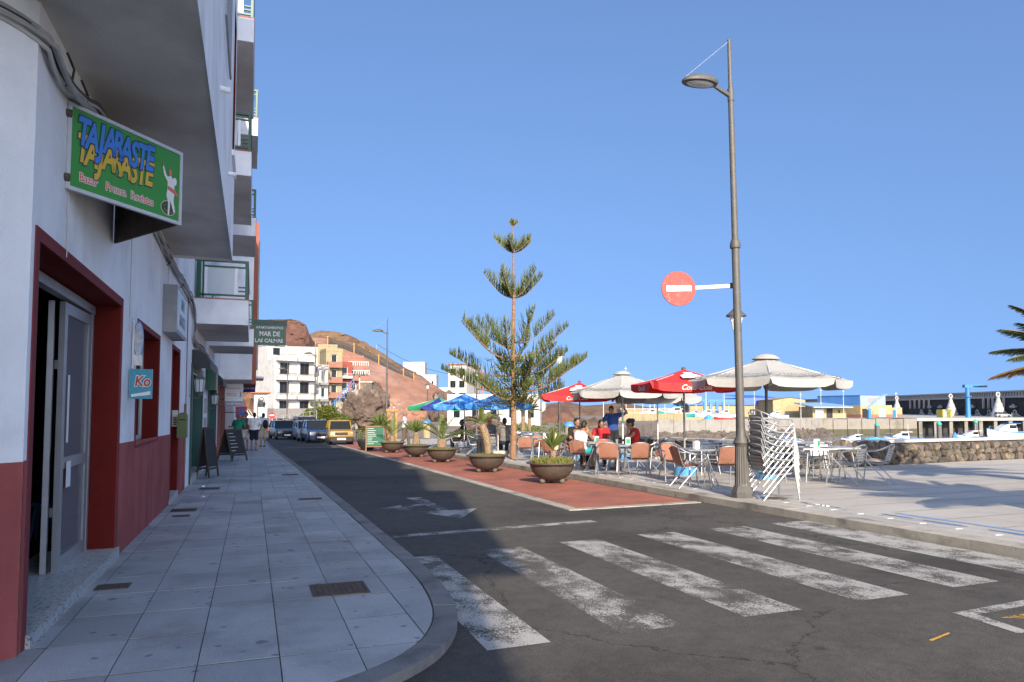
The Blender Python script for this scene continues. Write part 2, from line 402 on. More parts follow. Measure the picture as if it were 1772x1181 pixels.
M['palm_bark'] = mat('palm_bark', (.24, .17, .105), .9, .4, 9, bump=1.0, bscale=26)
M['bowl'] = mat('bowl', (.085, .075, .062), .55, .3, 6, metal=.25, c2=(.13, .075, .05), c2amt=.3, c2scale=5, aniso=(1, 1, 5))
M['ball'] = mat('ball', (.11, .095, .08), .8, .3, 9, bump=.3)
M['soil_grass'] = leaf_mat('soil_grass', (.15, .17, .035), (.20, .13, .035))
M['moss'] = mat('moss', (.13, .11, .04), .95, .4, 14, bump=1, bscale=60)
M['frond'] = leaf_mat('frond', (.13, .19, .045), (.20, .19, .05))
M['frond_dark'] = leaf_mat('frond_dark', (.085, .12, .035), (.13, .13, .04))
M['frond_dry'] = leaf_mat('frond_dry', (.34, .19, .07), (.25, .16, .06))
M['needle'] = leaf_mat('needle', (.12, .15, .035), (.17, .18, .045), .3)
M['needle_dark'] = leaf_mat('needle_dark', (.09, .125, .032), (.13, .14, .035), .25)
M['shrub'] = leaf_mat('shrub', (.12, .15, .022), (.18, .18, .035), .3)
M['skin'] = mat('skin', (.42, .235, .15), .55, .06, 6)
M['skin_tan'] = mat('skin_tan', (.30, .15, .085), .55, .06, 6)
M['hair'] = mat('hair', (.012, .010, .009), .6, .2, 20)
M['hair_grey'] = mat('hair_grey', (.16, .15, .145), .7, .2, 20)
for n, c in dict(cloth_blue=(.02, .055, .21), cloth_navy=(.012, .016, .035), cloth_white=(.72, .72, .73), cloth_green=(.012, .20, .12), cloth_grey=(.16, .15, .15), cloth_red=(.42, .015, .02), cloth_black=(.012, .012, .014), cloth_turq=(.03, .40, .42), cloth_lav=(.50, .50, .60), cloth_beige=(.42, .36, .28), cloth_brown=(.11, .085, .07), cloth_pattern=(.20, .21, .24)).items():
    M[n] = mat(n, c, .9, .1, 8, bump=.3, bscale=18)
M['lava'] = mat('lava', (.085, .072, .06), .95, .35, 4, bump=.9, bscale=14, objvar=.45, c2=(.21, .145, .08), c2amt=.3, c2scale=1.2)
M['coping'] = mat('coping', (.42, .40, .37), .8, .15, 2, bump=.3, world=True)
M['mortar'] = mat('mortar', (.085, .075, .065), .95, .25, 10, bump=.5)
M['concrete'] = mat('concrete', (.25, .235, .215), .9, .18, 1.2, bump=.3, world=True, c2=(.18, .165, .15), c2amt=.35, c2scale=.6)
M['far_concrete'] = mat('far_concrete', (.38, .36, .33), .9, .15, .2, world=True, c2=(.30, .28, .255), c2amt=.35, c2scale=.1)
M['pier_shade'] = mat('pier_shade', (.035, .033, .033), .9, .3, .3, world=True)
M['breakwater'] = mat('breakwater', (.028, .025, .023), .95, .4, .4, world=True, bump=.6, bscale=3, c2=(.075, .06, .045), c2amt=.3, c2scale=1.5)
M['quay'] = mat('quay', (.23, .21, .18), .9, .25, .25, world=True, c2=(.13, .115, .09), c2amt=.4, c2scale=.25)
M['quay_wet'] = mat('quay_wet', (.07, .062, .035), .6, .3, .5, world=True)
M['rock'] = mat('rock', (.075, .062, .052), .95, .4, .6, bump=1.0, bscale=3, objvar=.35, c2=(.14, .11, .08), c2amt=.3)
M['boulder'] = mat('boulder', (.10, .07, .054), .95, .5, .6, bump=1.0, bscale=2.2, c2=(.20, .155, .12), c2amt=.25, c2scale=.5)
M['ground'] = mat('ground', (.20, .165, .13), .95, .25, .3, world=True, c2=(.13, .105, .085), c2amt=.4, c2scale=.08)
M['cliff'] = mat('cliff', (.245, .125, .085), .95, .35, .25, world=True, bump=1, bscale=.9, c2=(.30, .18, .14), c2amt=.5, c2scale=.09, detail=10)
M['cliff_brown'] = mat('cliff_brown', (.145, .088, .05), .95, .35, .25, world=True, bump=1, bscale=1.2, c2=(.09, .05, .032), c2amt=.5, c2scale=.2, detail=9)
M['cliff_red'] = mat('cliff_red', (.105, .05, .035), .95, .4, .3, world=True, bump=1, bscale=1.0, c2=(.17, .095, .06), c2amt=.4, c2scale=.25, detail=9)
M['far_yellow'] = plaster('far_yellow', (.38, .30, .17), streak=.08)
M['ochre'] = plaster('ochre', (.30, .25, .15), streak=.08)
M['far_red'] = plaster('far_red', (.25, .07, .05), streak=.08)
M['far_pink'] = plaster('far_pink', (.28, .14, .105), streak=.08)
M['salmon'] = plaster('salmon', (.36, .12, .075), streak=.1)
M['far_grey'] = plaster('far_grey', (.22, .21, .21), streak=.1)
M['roof_tile'] = mat('roof_tile', (.42, .13, .06), .85, .25, 3)
M['roof_blue'] = mat('roof_blue', (.05, .13, .50), .5, .1, .4)
M['shed_blue'] = mat('shed_blue', (.08, .22, .48), .5, .12, .4)
M['shed_pale'] = mat('shed_pale', (.24, .36, .50), .5, .08, .4)
M['crane_blue'] = mat('crane_blue', (.03, .17, .40), .5, .12, .6)
M['hull_white'] = mat('hull_white', (.58, .58, .565), .35, .08, 1)
M['hull_teal'] = mat('hull_teal', (.05, .32, .33), .5, .15, 1)
M['piling'] = mat('piling', (.10, .10, .105), .7, .2, 2)
M['green_cap'] = mat('green_cap', (.03, .36, .22), .5, .1, 3)
M['paint_s'] = {}
def paint(name, c, rough=.25):
    m = mat('car_' + name, c, rough, .05, 3)
    m.node_tree.nodes['Principled BSDF'].inputs['Coat Weight'].default_value = .6
    m.node_tree.nodes['Principled BSDF'].inputs['Coat Roughness'].default_value = .08
    return m
M['car_glass'] = mat('car_glass', (.018, .022, .024), .07, .05, 2, spec=.28)
M['plastic'] = mat('plastic', (.025, .025, .027), .6, .1, 4)
M['chrome'] = mat('chrome', (.7, .7, .7), .15, .03, 4, metal=1)
M['headlight'] = mat('headlight', (.62, .64, .66), .1, .1, 12, spec=.9)

# ------------------------------------------------------------------ lettering
def text(name, s, size, m, parent=None, loc=(0, 0, 0), rot=(R(90), 0, 0), bold=0.0, shear=0.0, extrude=.0015, space=1.0, sx=1.0, align='CENTER', line=.9):
    cu = bpy.data.curves.new(name, 'FONT')
    cu.body = s; cu.size = size; cu.align_x = align; cu.align_y = 'CENTER'
    cu.offset = bold; cu.shear = shear; cu.extrude = extrude; cu.space_character = space; cu.space_line = line
    cu.resolution_u = 3
    tmp = bpy.data.objects.new(name, cu); col.objects.link(tmp)
    dg = bpy.context.evaluated_depsgraph_get()
    me = bpy.data.meshes.new_from_object(tmp.evaluated_get(dg))
    bpy.data.objects.remove(tmp); bpy.data.curves.remove(cu)
    me.materials.clear(); me.materials.append(m)
    o = link(name, me, parent); o.location = loc; o.rotation_euler = rot; o.scale = (sx, 1, 1)
    return o

# ------------------------------------------------------------------ ground, road, pavement, terrace
def S(o): return tag(o, kind='structure')
def sheet(name, poly, off, m, parent=None):
    b = MB(); b.add([(x, y, gz(y, off)) for x, y in poly], [tuple(range(len(poly)))])
    return b.build(name, m, parent)
def grid_sheet(name, x0, x1, y0, y1, off, m, nx=1, ny=10):
    b = MB()
    vs = [(x0 + (x1 - x0) * i / nx, y0 + (y1 - y0) * j / ny, gz(y0 + (y1 - y0) * j / ny, off)) for j in range(ny + 1) for i in range(nx + 1)]
    fs = [(j * (nx + 1) + i, j * (nx + 1) + i + 1, (j + 1) * (nx + 1) + i + 1, (j + 1) * (nx + 1) + i) for j in range(ny) for i in range(nx)]
    return b.add(vs, fs).build(name, m)
S(grid_sheet('road', -60, 7.6, -60, 75, 0, M['asphalt'], 1, 9))

# worn crossing and lane markings, sheets lying on the road
cross = S(empty('crossing_markings'))
for x0, x1, y0, y1, mm in ((1.42, 1.86, 4.45, 7.72, 'paint_fresh'), (2.38, 2.90, 4.48, 7.88, 'paint_faded'), (3.42, 3.95, 4.53, 8.03, 'paint_white'),
                       (4.55, 5.10, 4.60, 8.2, 'paint_white'), (5.66, 6.25, 4.68, 8.28, 'paint_white'), (6.74, 7.40, 4.75, 8.4, 'paint_fresh')):
    sheet('stripe', [(x0, y0), (x1, y0 + .02), (x1 + .02, y1), (x0 + .03, y1 - .02)], .004, M[mm], cross)
marks = S(empty('lane_markings'))
sheet('stop_line', [(1.62, 9.05), (4.62, 9.38), (4.62, 9.58), (1.62, 9.25)], .004, M['paint_white'], marks)
sheet('arrow_stem', [(2.86, 11.4), (3.02, 11.4), (3.02, 13.6), (2.74, 13.6)], .004, M['paint_white'], marks)
sheet('arrow_head', [(2.92, 10.45), (3.50, 11.55), (2.50, 11.45)], .0045, M['paint_fresh'], marks)
sheet('arrow_turn', [(2.0, 12.1), (2.45, 11.75), (2.42, 11.95), (2.8, 12.35), (2.8, 12.6), (2.4, 12.2), (2.42, 12.45)], .005, M['paint_white'], marks)
box_ = S(empty('parking_box_markings'))
sheet('line', [(4.94, 4.08), (5.02, 3.98), (7.4, 4.20), (7.4, 4.32)], .004, M['paint_fresh'], box_)
sheet('line', [(4.93, 4.09), (4.86, 3.55), (4.97, 3.52), (5.05, 4.0)], .0045, M['paint_fresh'], box_)
sheet('yellow_mark', [(5.12, 3.86), (5.32, 3.76), (7.0, 3.84), (7.0, 3.98)], .004, M['paint_yellow'], box_)
sheet('yellow_mark', [(4.18, 3.62), (4.44, 3.70), (4.45, 3.725), (4.18, 3.645)], .004, M['paint_yellow'], box_)
sheet('crossing_far_line', [(1.6, 41.0), (4.4, 41.3), (4.4, 41.6), (1.6, 41.3)], .004, M['paint_white'], marks)

# left pavement: kerb stones follow the rounded street corner
OUT = [(0.96, 60), (1.05, 43), (1.25, 32), (1.42, 23), (1.50, 16.4), (1.56, 11), (1.59, 7.4), (1.555, 6.2), (1.45, 5.3), (1.27, 4.72), (1.0, 4.28), (.6, 3.95), (.1, 3.75), (-.5, 3.63), (-1.5, 3.55), (-14, 3.5)]
def resample(path, step):
    res = [Vector(path[0])]; acc = 0
    for a, b in zip(path, path[1:]):
        a, b = Vector(a), Vector(b); L_ = (b - a).length; t = step - acc
        while t <= L_: res.append(a.lerp(b, t / L_)); t += step
        acc = (acc + L_) % step
    res.append(Vector(path[-1])); return res
def smooth_path(path, n=4):
    res = []
    P = [Vector(p) for p in path]
    for i in range(len(P) - 1):
        p0, p1, p2, p3 = P[max(i - 1, 0)], P[i], P[i + 1], P[min(i + 2, len(P) - 1)]
        for k in range(n):
            t = k / n
            res.append(.5 * ((2 * p1) + (p2 - p0) * t + (2 * p0 - 5 * p1 + 4 * p2 - p3) * t * t + (3 * p1 - p0 - 3 * p2 + p3) * t ** 3))
    res.append(P[-1]); return res
curve = [Vector(p) for p in OUT[:6]] + smooth_path(OUT[6:14], 4) + [Vector(p) for p in OUT[14:]]
def offset(path, dist):           # to the right-hand side of travel
    res = []
    for i, p in enumerate(path):
        t = (path[min(i + 1, len(path) - 1)] - path[max(i - 1, 0)]).normalized()
        res.append(p + Vector((t.y, -t.x)) * dist)
    return res
inner = offset(curve, .17)
pav = S(empty('pavement'))
poly = [tuple(p) for p in offset(curve, .02)]
ring = poly + [(-14, 12), (-3, 12), (-3, 60)]
b = MB(); b.prism(ring[::-1], lambda x, y: gz(y, -.3), lambda x, y: gz(y, .0555)); b.build('bedding', M['joint'], pav)
kp = resample([tuple(p) for p in curve if p.y < 33], .95)
ki = offset(kp, .17)
for i in range(len(kp) - 1):
    if kp[i].x < -4: break
    g = .008
    a, c_ = kp[i].lerp(kp[i + 1], g), kp[i + 1].lerp(kp[i], g)
    ia, ic = ki[i].lerp(ki[i + 1], g), ki[i + 1].lerp(ki[i], g)
    mid = (curve_pt for curve_pt in ())
    bb_ = MB(); N_ = 3 if kp[i].y > 7.5 else 6
    # bend the stone along the curve
    def on(path, q): return min(path, key=lambda p: (p - q).length)
    o_, n_ = [], []
    for k in range(N_ + 1):
        q = a.lerp(c_, k / N_)
        # nearest point on the true curve polyline
        best = None
        for s0, s1 in zip(curve, curve[1:]):
            dd = s1 - s0; tt = max(0, min(1, (q - s0).dot(dd) / max(dd.length_squared, 1e-9))); pp = s0 + dd * tt
            if best is None or (pp - q).length < best[0]: best = ((pp - q).length, pp, dd.normalized())
        o_.append(best[1]); n_.append(best[1] + Vector((best[2].y, -best[2].x)) * .165)
    h = random.uniform(.058, .066)
    bb_.prism([tuple(p) for p in (n_ + o_[::-1])], lambda x, y: gz(y, -.2), lambda x, y: gz(y, h))
    bb_.build('kerb_stone', M['kerb'], pav)
bb_ = MB()
far = [p for p in curve if p.y > 31.5]; far = [Vector(curve[0])] + [Vector(curve[1]), Vector((1.25, 32.6))]
fi = offset(far, .165); bb_.prism([tuple(p) for p in fi] + [tuple(p) for p in far[::-1]], lambda x, y: gz(y, -.2), lambda x, y: gz(y, .06)); bb_.build('kerb', M['kerb'], pav)
def clip(poly, cpoly):            # Sutherland-Hodgman, clip polygon counter-clockwise and convex
    out = poly
    for i in range(len(cpoly)):
        A, B = cpoly[i], cpoly[(i + 1) % len(cpoly)]
        inp, out = out, []
        if not inp: break
        side = lambda p: (B[0] - A[0]) * (p[1] - A[1]) - (B[1] - A[1]) * (p[0] - A[0])
        for j in range(len(inp)):
            P_, Q = inp[j], inp[(j + 1) % len(inp)]
            sp, sq = side(P_), side(Q)
            if sp >= 0: out.append(P_)
            if sp * sq < 0:
                t = sp / (sp - sq); out.append((P_[0] + (Q[0] - P_[0]) * t, P_[1] + (Q[1] - P_[1]) * t))
    return out
region = [tuple(p) for p in offset([p for p in curve if p.y < 18 and p.x > -3], .178)]
region = ([(-3.2, 3.75), ] + region[::-1][1:] + [(1.3, 18), (-3.2, 18)])
jx, jy = .45, .70
shared = {}
rows = []
yy = 3.2
while yy < 14.6: rows.append(yy); yy += jy
for j, y0 in enumerate(rows):
    for i in range(7):
        x0 = -1.62 + i * jx
        g = .0035
        gy = .011; rect = [(x0 + g, y0 + gy), (x0 + jx - g, y0 + gy), (x0 + jx - g, y0 + jy - gy), (x0 + g, y0 + jy - gy)]
        cp = clip(rect, region)
        if len(cp) < 3: continue
        area = abs(sum(cp[k][0] * cp[(k + 1) % len(cp)][1] - cp[(k + 1) % len(cp)][0] * cp[k][1] for k in range(len(cp)))) / 2
        if area < .004: continue
        h = .06 + random.uniform(-.0018, .0018)
        bb_ = MB(); bb_.prism([(x - x0, y - y0) for x, y in cp], lambda x, y: gz(y0 + y, .02) , lambda x, y: gz(y0 + y, h))
        bb_.build('paving_slab', M['slab'], pav, loc=(x0, y0, 0))
YF = rows[-1] + jy
pm = brick_mat('pave_far', (.375, .375, .375), (.345, .345, .345), (.18, .18, .18), .45, .7)
pm.node_tree.nodes['Brick Texture'].offset = 0
M['pave_far'] = spots_on(pm, 4.5, .13, .42)
fc = [p for p in offset([p for p in curve if p.y > 5], .17)]
fpoly = [tuple(p) for p in fc if p.y > YF + .5]
xa = 1.34
bb_ = MB(); bb_.prism([(-2.0, YF + .003), (xa, YF + .003)] + fpoly[::-1] + [(-2.0, 60)], lambda x, y: gz(y, .02), lambda x, y: gz(y, .06)); bb_.build('far_paving', M['pave_far'], pav)
# slabs round the corner into the side street
bb_ = MB(); bb_.prism([(-14, 3.68), (-1.64, 3.73), (-1.64, 8), (-14, 8)], lambda x, y: gz(y, .02), lambda x, y: gz(y, .06)); bb_.build('side_paving', M['pave_far'], pav)

# service covers let into the pavement
def cover(x0, x1, y0, y1, label, m=M['rust'], lift=.0645):
    c = empty('manhole_cover', ((x0 + x1) / 2, (y0 + y1) / 2, gz((y0 + y1) / 2, lift)))
    c.rotation_euler[0] = -math.atan(SLOPE)
    W, H = (x1 - x0), (y1 - y0)
    b = MB()
    for sx, sy, w_, h_ in ((0, 1, W, .025), (0, -1, W, .025), (1, 0, .025, H - .05), (-1, 0, .025, H - .05)):
        b.box((sx * (W / 2 - .0125), sy * (H / 2 - .0125), .001), (w_, h_, .008))
    b.build('frame', m, c)
    b = MB(); b.box((0, 0, -.002), (W - .06, H - .06, .008))
    nx, ny = max(2, int(W / .055)), max(2, int(H / .055))
    for i in range(nx):
        for j in range(ny):
            b.box(((i + .5) / nx * (W - .08) - W / 2 + .04, (j + .5) / ny * (H - .08) - H / 2 + .04, .003), (.03, .03, .006))
    b.build('plate', m, c)
    return tag(c, label, 'manhole cover')
cover(.48, .93, 6.02, 6.45, 'dark ribbed square cover in the near pavement close to the rounded kerb')
cover(-1.21, -.95, 6.9, 7.1, 'small rusty plate in the pavement at the shop doorstep', M['rust'])
cover(-1.16, -.80, 12.4, 12.75, 'dark cover at the wall below the narrow red doorway', M['black_iron'])
cover(-1.08, -.84, 11.75, 11.92, 'little brown plate just before the dark cover at the red wall', M['rust'])
cover(.80, 1.2, 13.4, 13.62, 'flat grating near the kerb halfway down the pavement', M['rust'])
cover(.75, 1.15, 19.6, 19.9, 'farther grating near the kerb beyond the first one', M['rust'])
cover(-1.0, -.6, 16.2, 16.6, 'dark cover in front of the first green shopfront', M['black_iron'])

# red parking strip with flush light border stones
S(grid_sheet('parking_strip', 5.0, 7.32, 10.88, 50, .006, M['red_pave'], 1, 4))
bor = S(empty('strip_border'))
y = 10.7
while y < 26:
    L_ = min(.98, 26 - y)
    b = MB(); b.prism([(4.78, y + .004), (5.0, y + .004), (5.0, y + L_), (4.78, y + L_)], lambda x, yy: gz(yy, -.1), lambda x, yy: gz(yy, .014)); b.build('border_stone', M['kerb_sand'], bor); y += .98
b = MB(); b.prism([(4.78, y), (5.0, y), (5.0, 50), (4.78, 50)], lambda x, yy: gz(yy, -.1), lambda x, yy: gz(yy, .014)); b.build('border_run', M['kerb_sand'], bor)
x = 5.002
while x < 7.1:
    b = MB(); b.prism([(x + .003, 10.70 + (x - 4.78) * .06), (x + .77, 10.70 + (x - 4.0) * .06), (x + .77, 10.89 + (x - 4.0) * .06), (x + .003, 10.89 + (x - 4.78) * .06)], lambda x_, yy: gz(yy, -.1), lambda x_, yy: gz(yy, .013)); b.build('border_stone', M['kerb_sand'], bor); x += .78

# cafe terrace, one raised sheet of pale stone ending at the harbour wall
ter = S(empty('terrace'))
TP = [(7.74, -60), (70, -60), (70, 20.9), (23.4, 16.9), (14.3, 15.9), (14.3, 52), (7.74, 52)]
b = MB()
topf = lambda x, y: gz(y, TER)
b.prism(TP, lambda x, y: -6.0, topf); b.build('paving', M['terrace'], ter)
y = -12.0
while y < 30:
    L_ = random.choice((.98, 1.0, 1.02))
    b = MB(); h = TER + random.uniform(-.003, .003)
    b.prism([(7.43, y + .005), (7.735, y + .005), (7.735, y + L_), (7.43, y + L_)], lambda x, yy: gz(yy, -.2), lambda x, yy: gz(yy, h))
    b.build('kerb_stone', M['kerb_sand'], ter); y += L_
b = MB(); b.prism([(7.43, y), (7.735, y), (7.735, 52), (7.43, 52)], lambda x, yy: gz(yy, -.2), lambda x, yy: gz(yy, TER)); b.build('kerb_run', M['kerb_sand'], ter)
# drainage channel of small steel gratings and the blue painted line
y = 3.0; gm = MB(); gm.box((0, 0, 0), (.11, .46, .012)); 
for k in range(5): gm.box((-.036 + k * .018, 0, .005), (.009, .42, .008))
gme = gm.mesh('drain_grating', M['alu_matt'])
while y < 24:
    o = link('drain_grating', gme, ter, (8.02 , y + .25, gz(y + .25, TER + .001))); o.rotation_euler[0] = -math.atan(SLOPE); y += .5
sheet('blue_line', [(8.5, -8), (8.58, -8), (8.58, 7.9), (8.5, 7.9)], TER + .004, M['paint_blue'], ter)
M['puddle'] = mat('puddle', (.10, .10, .10), .03, .05, 3, spec=.9)
random.seed(2); y = 4.6
while y < 17:
    L_ = random.uniform(.25, .9); w_ = random.uniform(.05, .13); n_ = 14; xc = 8.28 + random.uniform(-.05, .05)
    sheet('puddle', [(xc + w_ * (1 + .25 * math.sin(3 * k + y)) * math.cos(2 * math.pi * k / n_) * .5, y + L_ / 2 + L_ / 2 * math.sin(2 * math.pi * k / n_)) for k in range(n_)], TER + .0035, M['puddle'], ter); y += L_ + random.uniform(.05, .7)
tj = mat('terrace_joint', (.31, .29, .26), .9, .2, 6)
jb = MB()
for y in [k * .8 - 8 for k in range(30)]:
    if 14.9 < y: continue
    jb.add([(8.62, y, gz(y, TER + .003)), (32, y + .6, gz(y + .6, TER + .003)), (32, y + .635, gz(y + .6, TER + .003)), (8.62, y + .035, gz(y, TER + .003))], [(0, 1, 2, 3)])
tag(jb.build('paving_joints', tj, ter), kind='stuff')

# ------------------------------------------------------------------ generic facade with cut openings
def facade(mb, o, u, W, z0, z1, ops, depth=.2, mi=0, mr=1):
    """wall in the plane through o along u (unit, horizontal); outward normal = u x z; ops = (u0,u1,z0,z1)"""
    o = Vector(o); u = Vector(u).normalized(); n = u.cross(Vector((0, 0, 1)))
    us = sorted({0, W, *[a for p in ops for a in p[:2]]}); zs = sorted({z0, z1, *[a for p in ops for a in p[2:4]]})
    P = lambda a, z, dd=0: o + u * a + Vector((0, 0, z)) - n * dd
    for a, b_ in zip(us, us[1:]):
        for c, d_ in zip(zs, zs[1:]):
            m_ = ((a + b_) / 2, (c + d_) / 2)
            if any(p[0] < m_[0] < p[1] and p[2] < m_[1] < p[3] for p in ops): continue
            mb.quad(P(a, c), P(b_, c), P(b_, d_), P(a, d_), mi)
    for p in ops:
        a, b_, c, d_ = p[:4]
        mb.quad(P(a, c), P(a, c, depth), P(a, d_, depth), P(a, d_), mr)
        mb.quad(P(b_, c, depth), P(b_, c), P(b_, d_), P(b_, d_, depth), mr)
        mb.quad(P(a, d_), P(a, d_, depth), P(b_, d_, depth), P(b_, d_), mr)
        mb.quad(P(a, c, depth), P(a, c), P(b_, c), P(b_, c, depth), mr)
    return P
def framed(mbs, P, op, depth, bar=.05, th=.05, cols=2, parent=None, fm=None, gm=None, name='window', rail=None):
    """window: frame bars as one part, panes as its children"""
    a, b_, c, d_ = op[:4]
    fr = MB()
    def bar_(a0, a1, c0, c1):
        q = [P(a0, c0, depth), P(a1, c0, depth), P(a1, c1, depth), P(a0, c1, depth)]
        r = [P(a0, c0, depth - th), P(a1, c0, depth - th), P(a1, c1, depth - th), P(a0, c1, depth - th)]
        fr.add(q + r, [(0, 3, 2, 1), (4, 5, 6, 7), (0, 1, 5, 4), (1, 2, 6, 5), (2, 3, 7, 6), (3, 0, 4, 7)])
    bar_(a, a + bar, c, d_); bar_(b_ - bar, b_, c, d_); bar_(a + bar, b_ - bar, c, c + bar); bar_(a + bar, b_ - bar, d_ - bar, d_)
    wi = (b_ - a - 2 * bar)
    for k in range(1, cols): x = a + bar + wi * k / cols; bar_(x - bar / 2, x + bar / 2, c + bar, d_ - bar)
    if rail: bar_(a + bar, b_ - bar, rail, rail + bar * 1.2)
    f = fr.build(name, fm or M['alu_matt'], parent)
    for k in range(cols):
        x0 = a + bar + wi * k / cols + (bar / 2 if k else 0); x1 = a + bar + wi * (k + 1) / cols - (bar / 2 if k < cols - 1 else 0)
        g = MB(); q = [P(x0, c + bar, depth - th * .4), P(x1, c + bar, depth - th * .4), P(x1, d_ - bar, depth - th * .4), P(x0, d_ - bar, depth - th * .4)]
        q2 = [P(x0, c + bar, depth - th * .6), P(x1, c + bar, depth - th * .6), P(x1, d_ - bar, depth - th * .6), P(x0, d_ - bar, depth - th * .6)]
        g.add(q + q2, [(0, 3, 2, 1), (4, 5, 6, 7), (0, 1, 5, 4), (1, 2, 6, 5), (2, 3, 7, 6), (3, 0, 4, 7)])
        g.build('pane', gm or M['glass_dark'], f)
    return f

# ------------------------------------------------------------------ corner shop building on the left
A = empty('corner_building', (0, 0, 0))
tag(A, 'white corner building with dark red base and overhanging upper storeys at the left', 'building')
W0 = 5.16; WA = 16.6
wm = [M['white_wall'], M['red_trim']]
ops = [(5.32 - W0, 8.42 - W0, -.10, 2.52), (9.62 - W0, 11.72 - W0, 1.02, 2.46), (13.6 - W0, 14.9 - W0, -.16, 2.48)]
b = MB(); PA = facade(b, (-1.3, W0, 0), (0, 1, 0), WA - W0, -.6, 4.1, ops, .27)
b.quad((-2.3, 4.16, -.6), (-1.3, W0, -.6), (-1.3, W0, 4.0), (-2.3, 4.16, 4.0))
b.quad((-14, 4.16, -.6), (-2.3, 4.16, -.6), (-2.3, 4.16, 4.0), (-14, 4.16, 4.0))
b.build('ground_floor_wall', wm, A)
# red painted base, a skin 6 mm proud of the wall
def wtop(y): return 1.135 - (y - 5.16) * .0138
for y0, y1 in ((W0, 5.32), (8.42, 13.6), (14.9, WA)):
    b = MB(); lo = lambda y: gz(y, .03)
    b.add([(-1.294, y0, lo(y0)), (-1.294, y1, lo(y1)), (-1.294, y1, wtop(y1)), (-1.294, y0, wtop(y0)), (-1.3, y0, wtop(y0)), (-1.3, y1, wtop(y1))], [(0, 1, 2, 3), (3, 2, 5, 4)])
    b.build('red_base', M['red_wall'], A)
c0, c1 = Vector((-2.3, 4.16, 0)), Vector((-1.3, W0, 0)); nn = Vector((1, -1, 0)).normalized() * .006
b = MB(); b.quad((*(c0 + nn).xy, -.2), (*(c1 + nn).xy, -.2), (*(c1 + nn).xy, 1.13), (*(c0 + nn).xy, 1.13)); b.build('red_base', M['red_wall'], A)
b = MB(); b.bb(-1.297, -1.289, 16.38, 16.45, 1.1, 3.9); b.build('corner_stripe', M['maroon_trim'], A)
# painted surrounds
def surround(op, w_, m, sill=True, bottom=None):
    b = MB(); a, e, c, d_ = op; x0, x1 = -1.3, -1.29
    c_ = c if bottom is None else bottom
    b.bb(x0, x1, a - w_, a, c_, d_ + w_); b.bb(x0, x1, e, e + w_, c_, d_ + w_); b.bb(x0, x1, a, e, d_, d_ + w_)
    return b.build('surround', m, A)
surround((5.32, 8.42, -.05, 2.52), .085, M['maroon_trim']); surround((9.62, 11.72, 1.0, 2.46), .07, M['maroon_trim']); surround((13.6, 14.9, -.1, 2.48), .07, M['maroon_trim'])
# doorway: step, room behind, folding aluminium door
step = MB(); step.prism([(-1.95, 5.3), (-1.262, 5.3), (-1.262, 8.5), (-1.95, 8.44)], lambda x, y: gz(y, .02), lambda x, y: gz(7, .155) - .006 * (y - 7)); step.build('doorstep', M['terrazzo'], A)
b = MB()
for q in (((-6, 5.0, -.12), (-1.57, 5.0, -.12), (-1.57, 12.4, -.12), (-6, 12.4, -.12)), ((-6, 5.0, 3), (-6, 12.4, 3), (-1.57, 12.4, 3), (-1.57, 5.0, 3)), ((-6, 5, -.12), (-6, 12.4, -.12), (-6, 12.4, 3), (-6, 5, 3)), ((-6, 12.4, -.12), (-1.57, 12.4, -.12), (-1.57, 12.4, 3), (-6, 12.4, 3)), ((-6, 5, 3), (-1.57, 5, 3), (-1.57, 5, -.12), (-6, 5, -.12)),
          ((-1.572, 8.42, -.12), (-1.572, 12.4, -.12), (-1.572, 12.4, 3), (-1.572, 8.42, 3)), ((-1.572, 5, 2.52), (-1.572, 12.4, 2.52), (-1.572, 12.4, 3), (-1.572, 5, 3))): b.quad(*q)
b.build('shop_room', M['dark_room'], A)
b = MB()
for k in range(4): b.bb(-5.6, -2.6, 12.0, 12.35, .3 + k * .55, .33 + k * .55)
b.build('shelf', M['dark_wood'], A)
dr = MB()
dr.bb(-1.60, -1.54, 5.33, 5.39, .02, 2.42); dr.bb(-1.60, -1.54, 8.35, 8.41, .02, 2.42); dr.bb(-1.61, -1.53, 5.33, 8.41, 2.42, 2.50)
door = dr.build('door', M['door_metal'], A)
def leaf(p, q, parent):            # door leaf between two plan points
    p, q = Vector(p), Vector(q); u = (q - p).normalized(); L_ = (q - p).length
    lf = MB(); rz_ = math.atan2(u.y, u.x)
    def pc(a0, a1, z0, z1, th=.045): 
        c = p + u * (a0 + a1) / 2; lf.box((c.x, c.y, (z0 + z1) / 2), (a1 - a0, th, z1 - z0), rz_)
    pc(0, .10, .03, 2.4); pc(L_ - .10, L_, .03, 2.4); pc(.1, L_ - .1, .03, .16); pc(.1, L_ - .1, 2.3, 2.4); pc(.1, L_ - .1, .92, 1.02)
    o = lf.build('leaf', M['door_metal'], parent)
    for z0, z1 in ((.16, .92), (1.02, 2.3)):
        g = MB(); c = p + u * L_ / 2; g.box((c.x, c.y, (z0 + z1) / 2), (L_ - .2, .012, z1 - z0), rz_); g.build('pane', M['glass'], o)
    return o
lA = leaf((-1.57, 8.34), (-1.585, 7.31), door); lB = leaf((-1.66, 7.27), (-1.86, 8.2), door)
for z_ in (.5, 1.8): b = MB(); b.bb(-1.575, -1.655, 7.405, 7.425, z_, z_ + .08); b.build('hinge', M['alu'], lA)
b = MB(); b.bb(-1.548, -1.545, 7.42, 7.48, 1.15, 1.75); b.build('notice', M['paper'], lA)
b = MB(); b.bb(-1.548, -1.545, 7.46, 7.62, .75, .98); b.build('notice', M['paper'], lA)
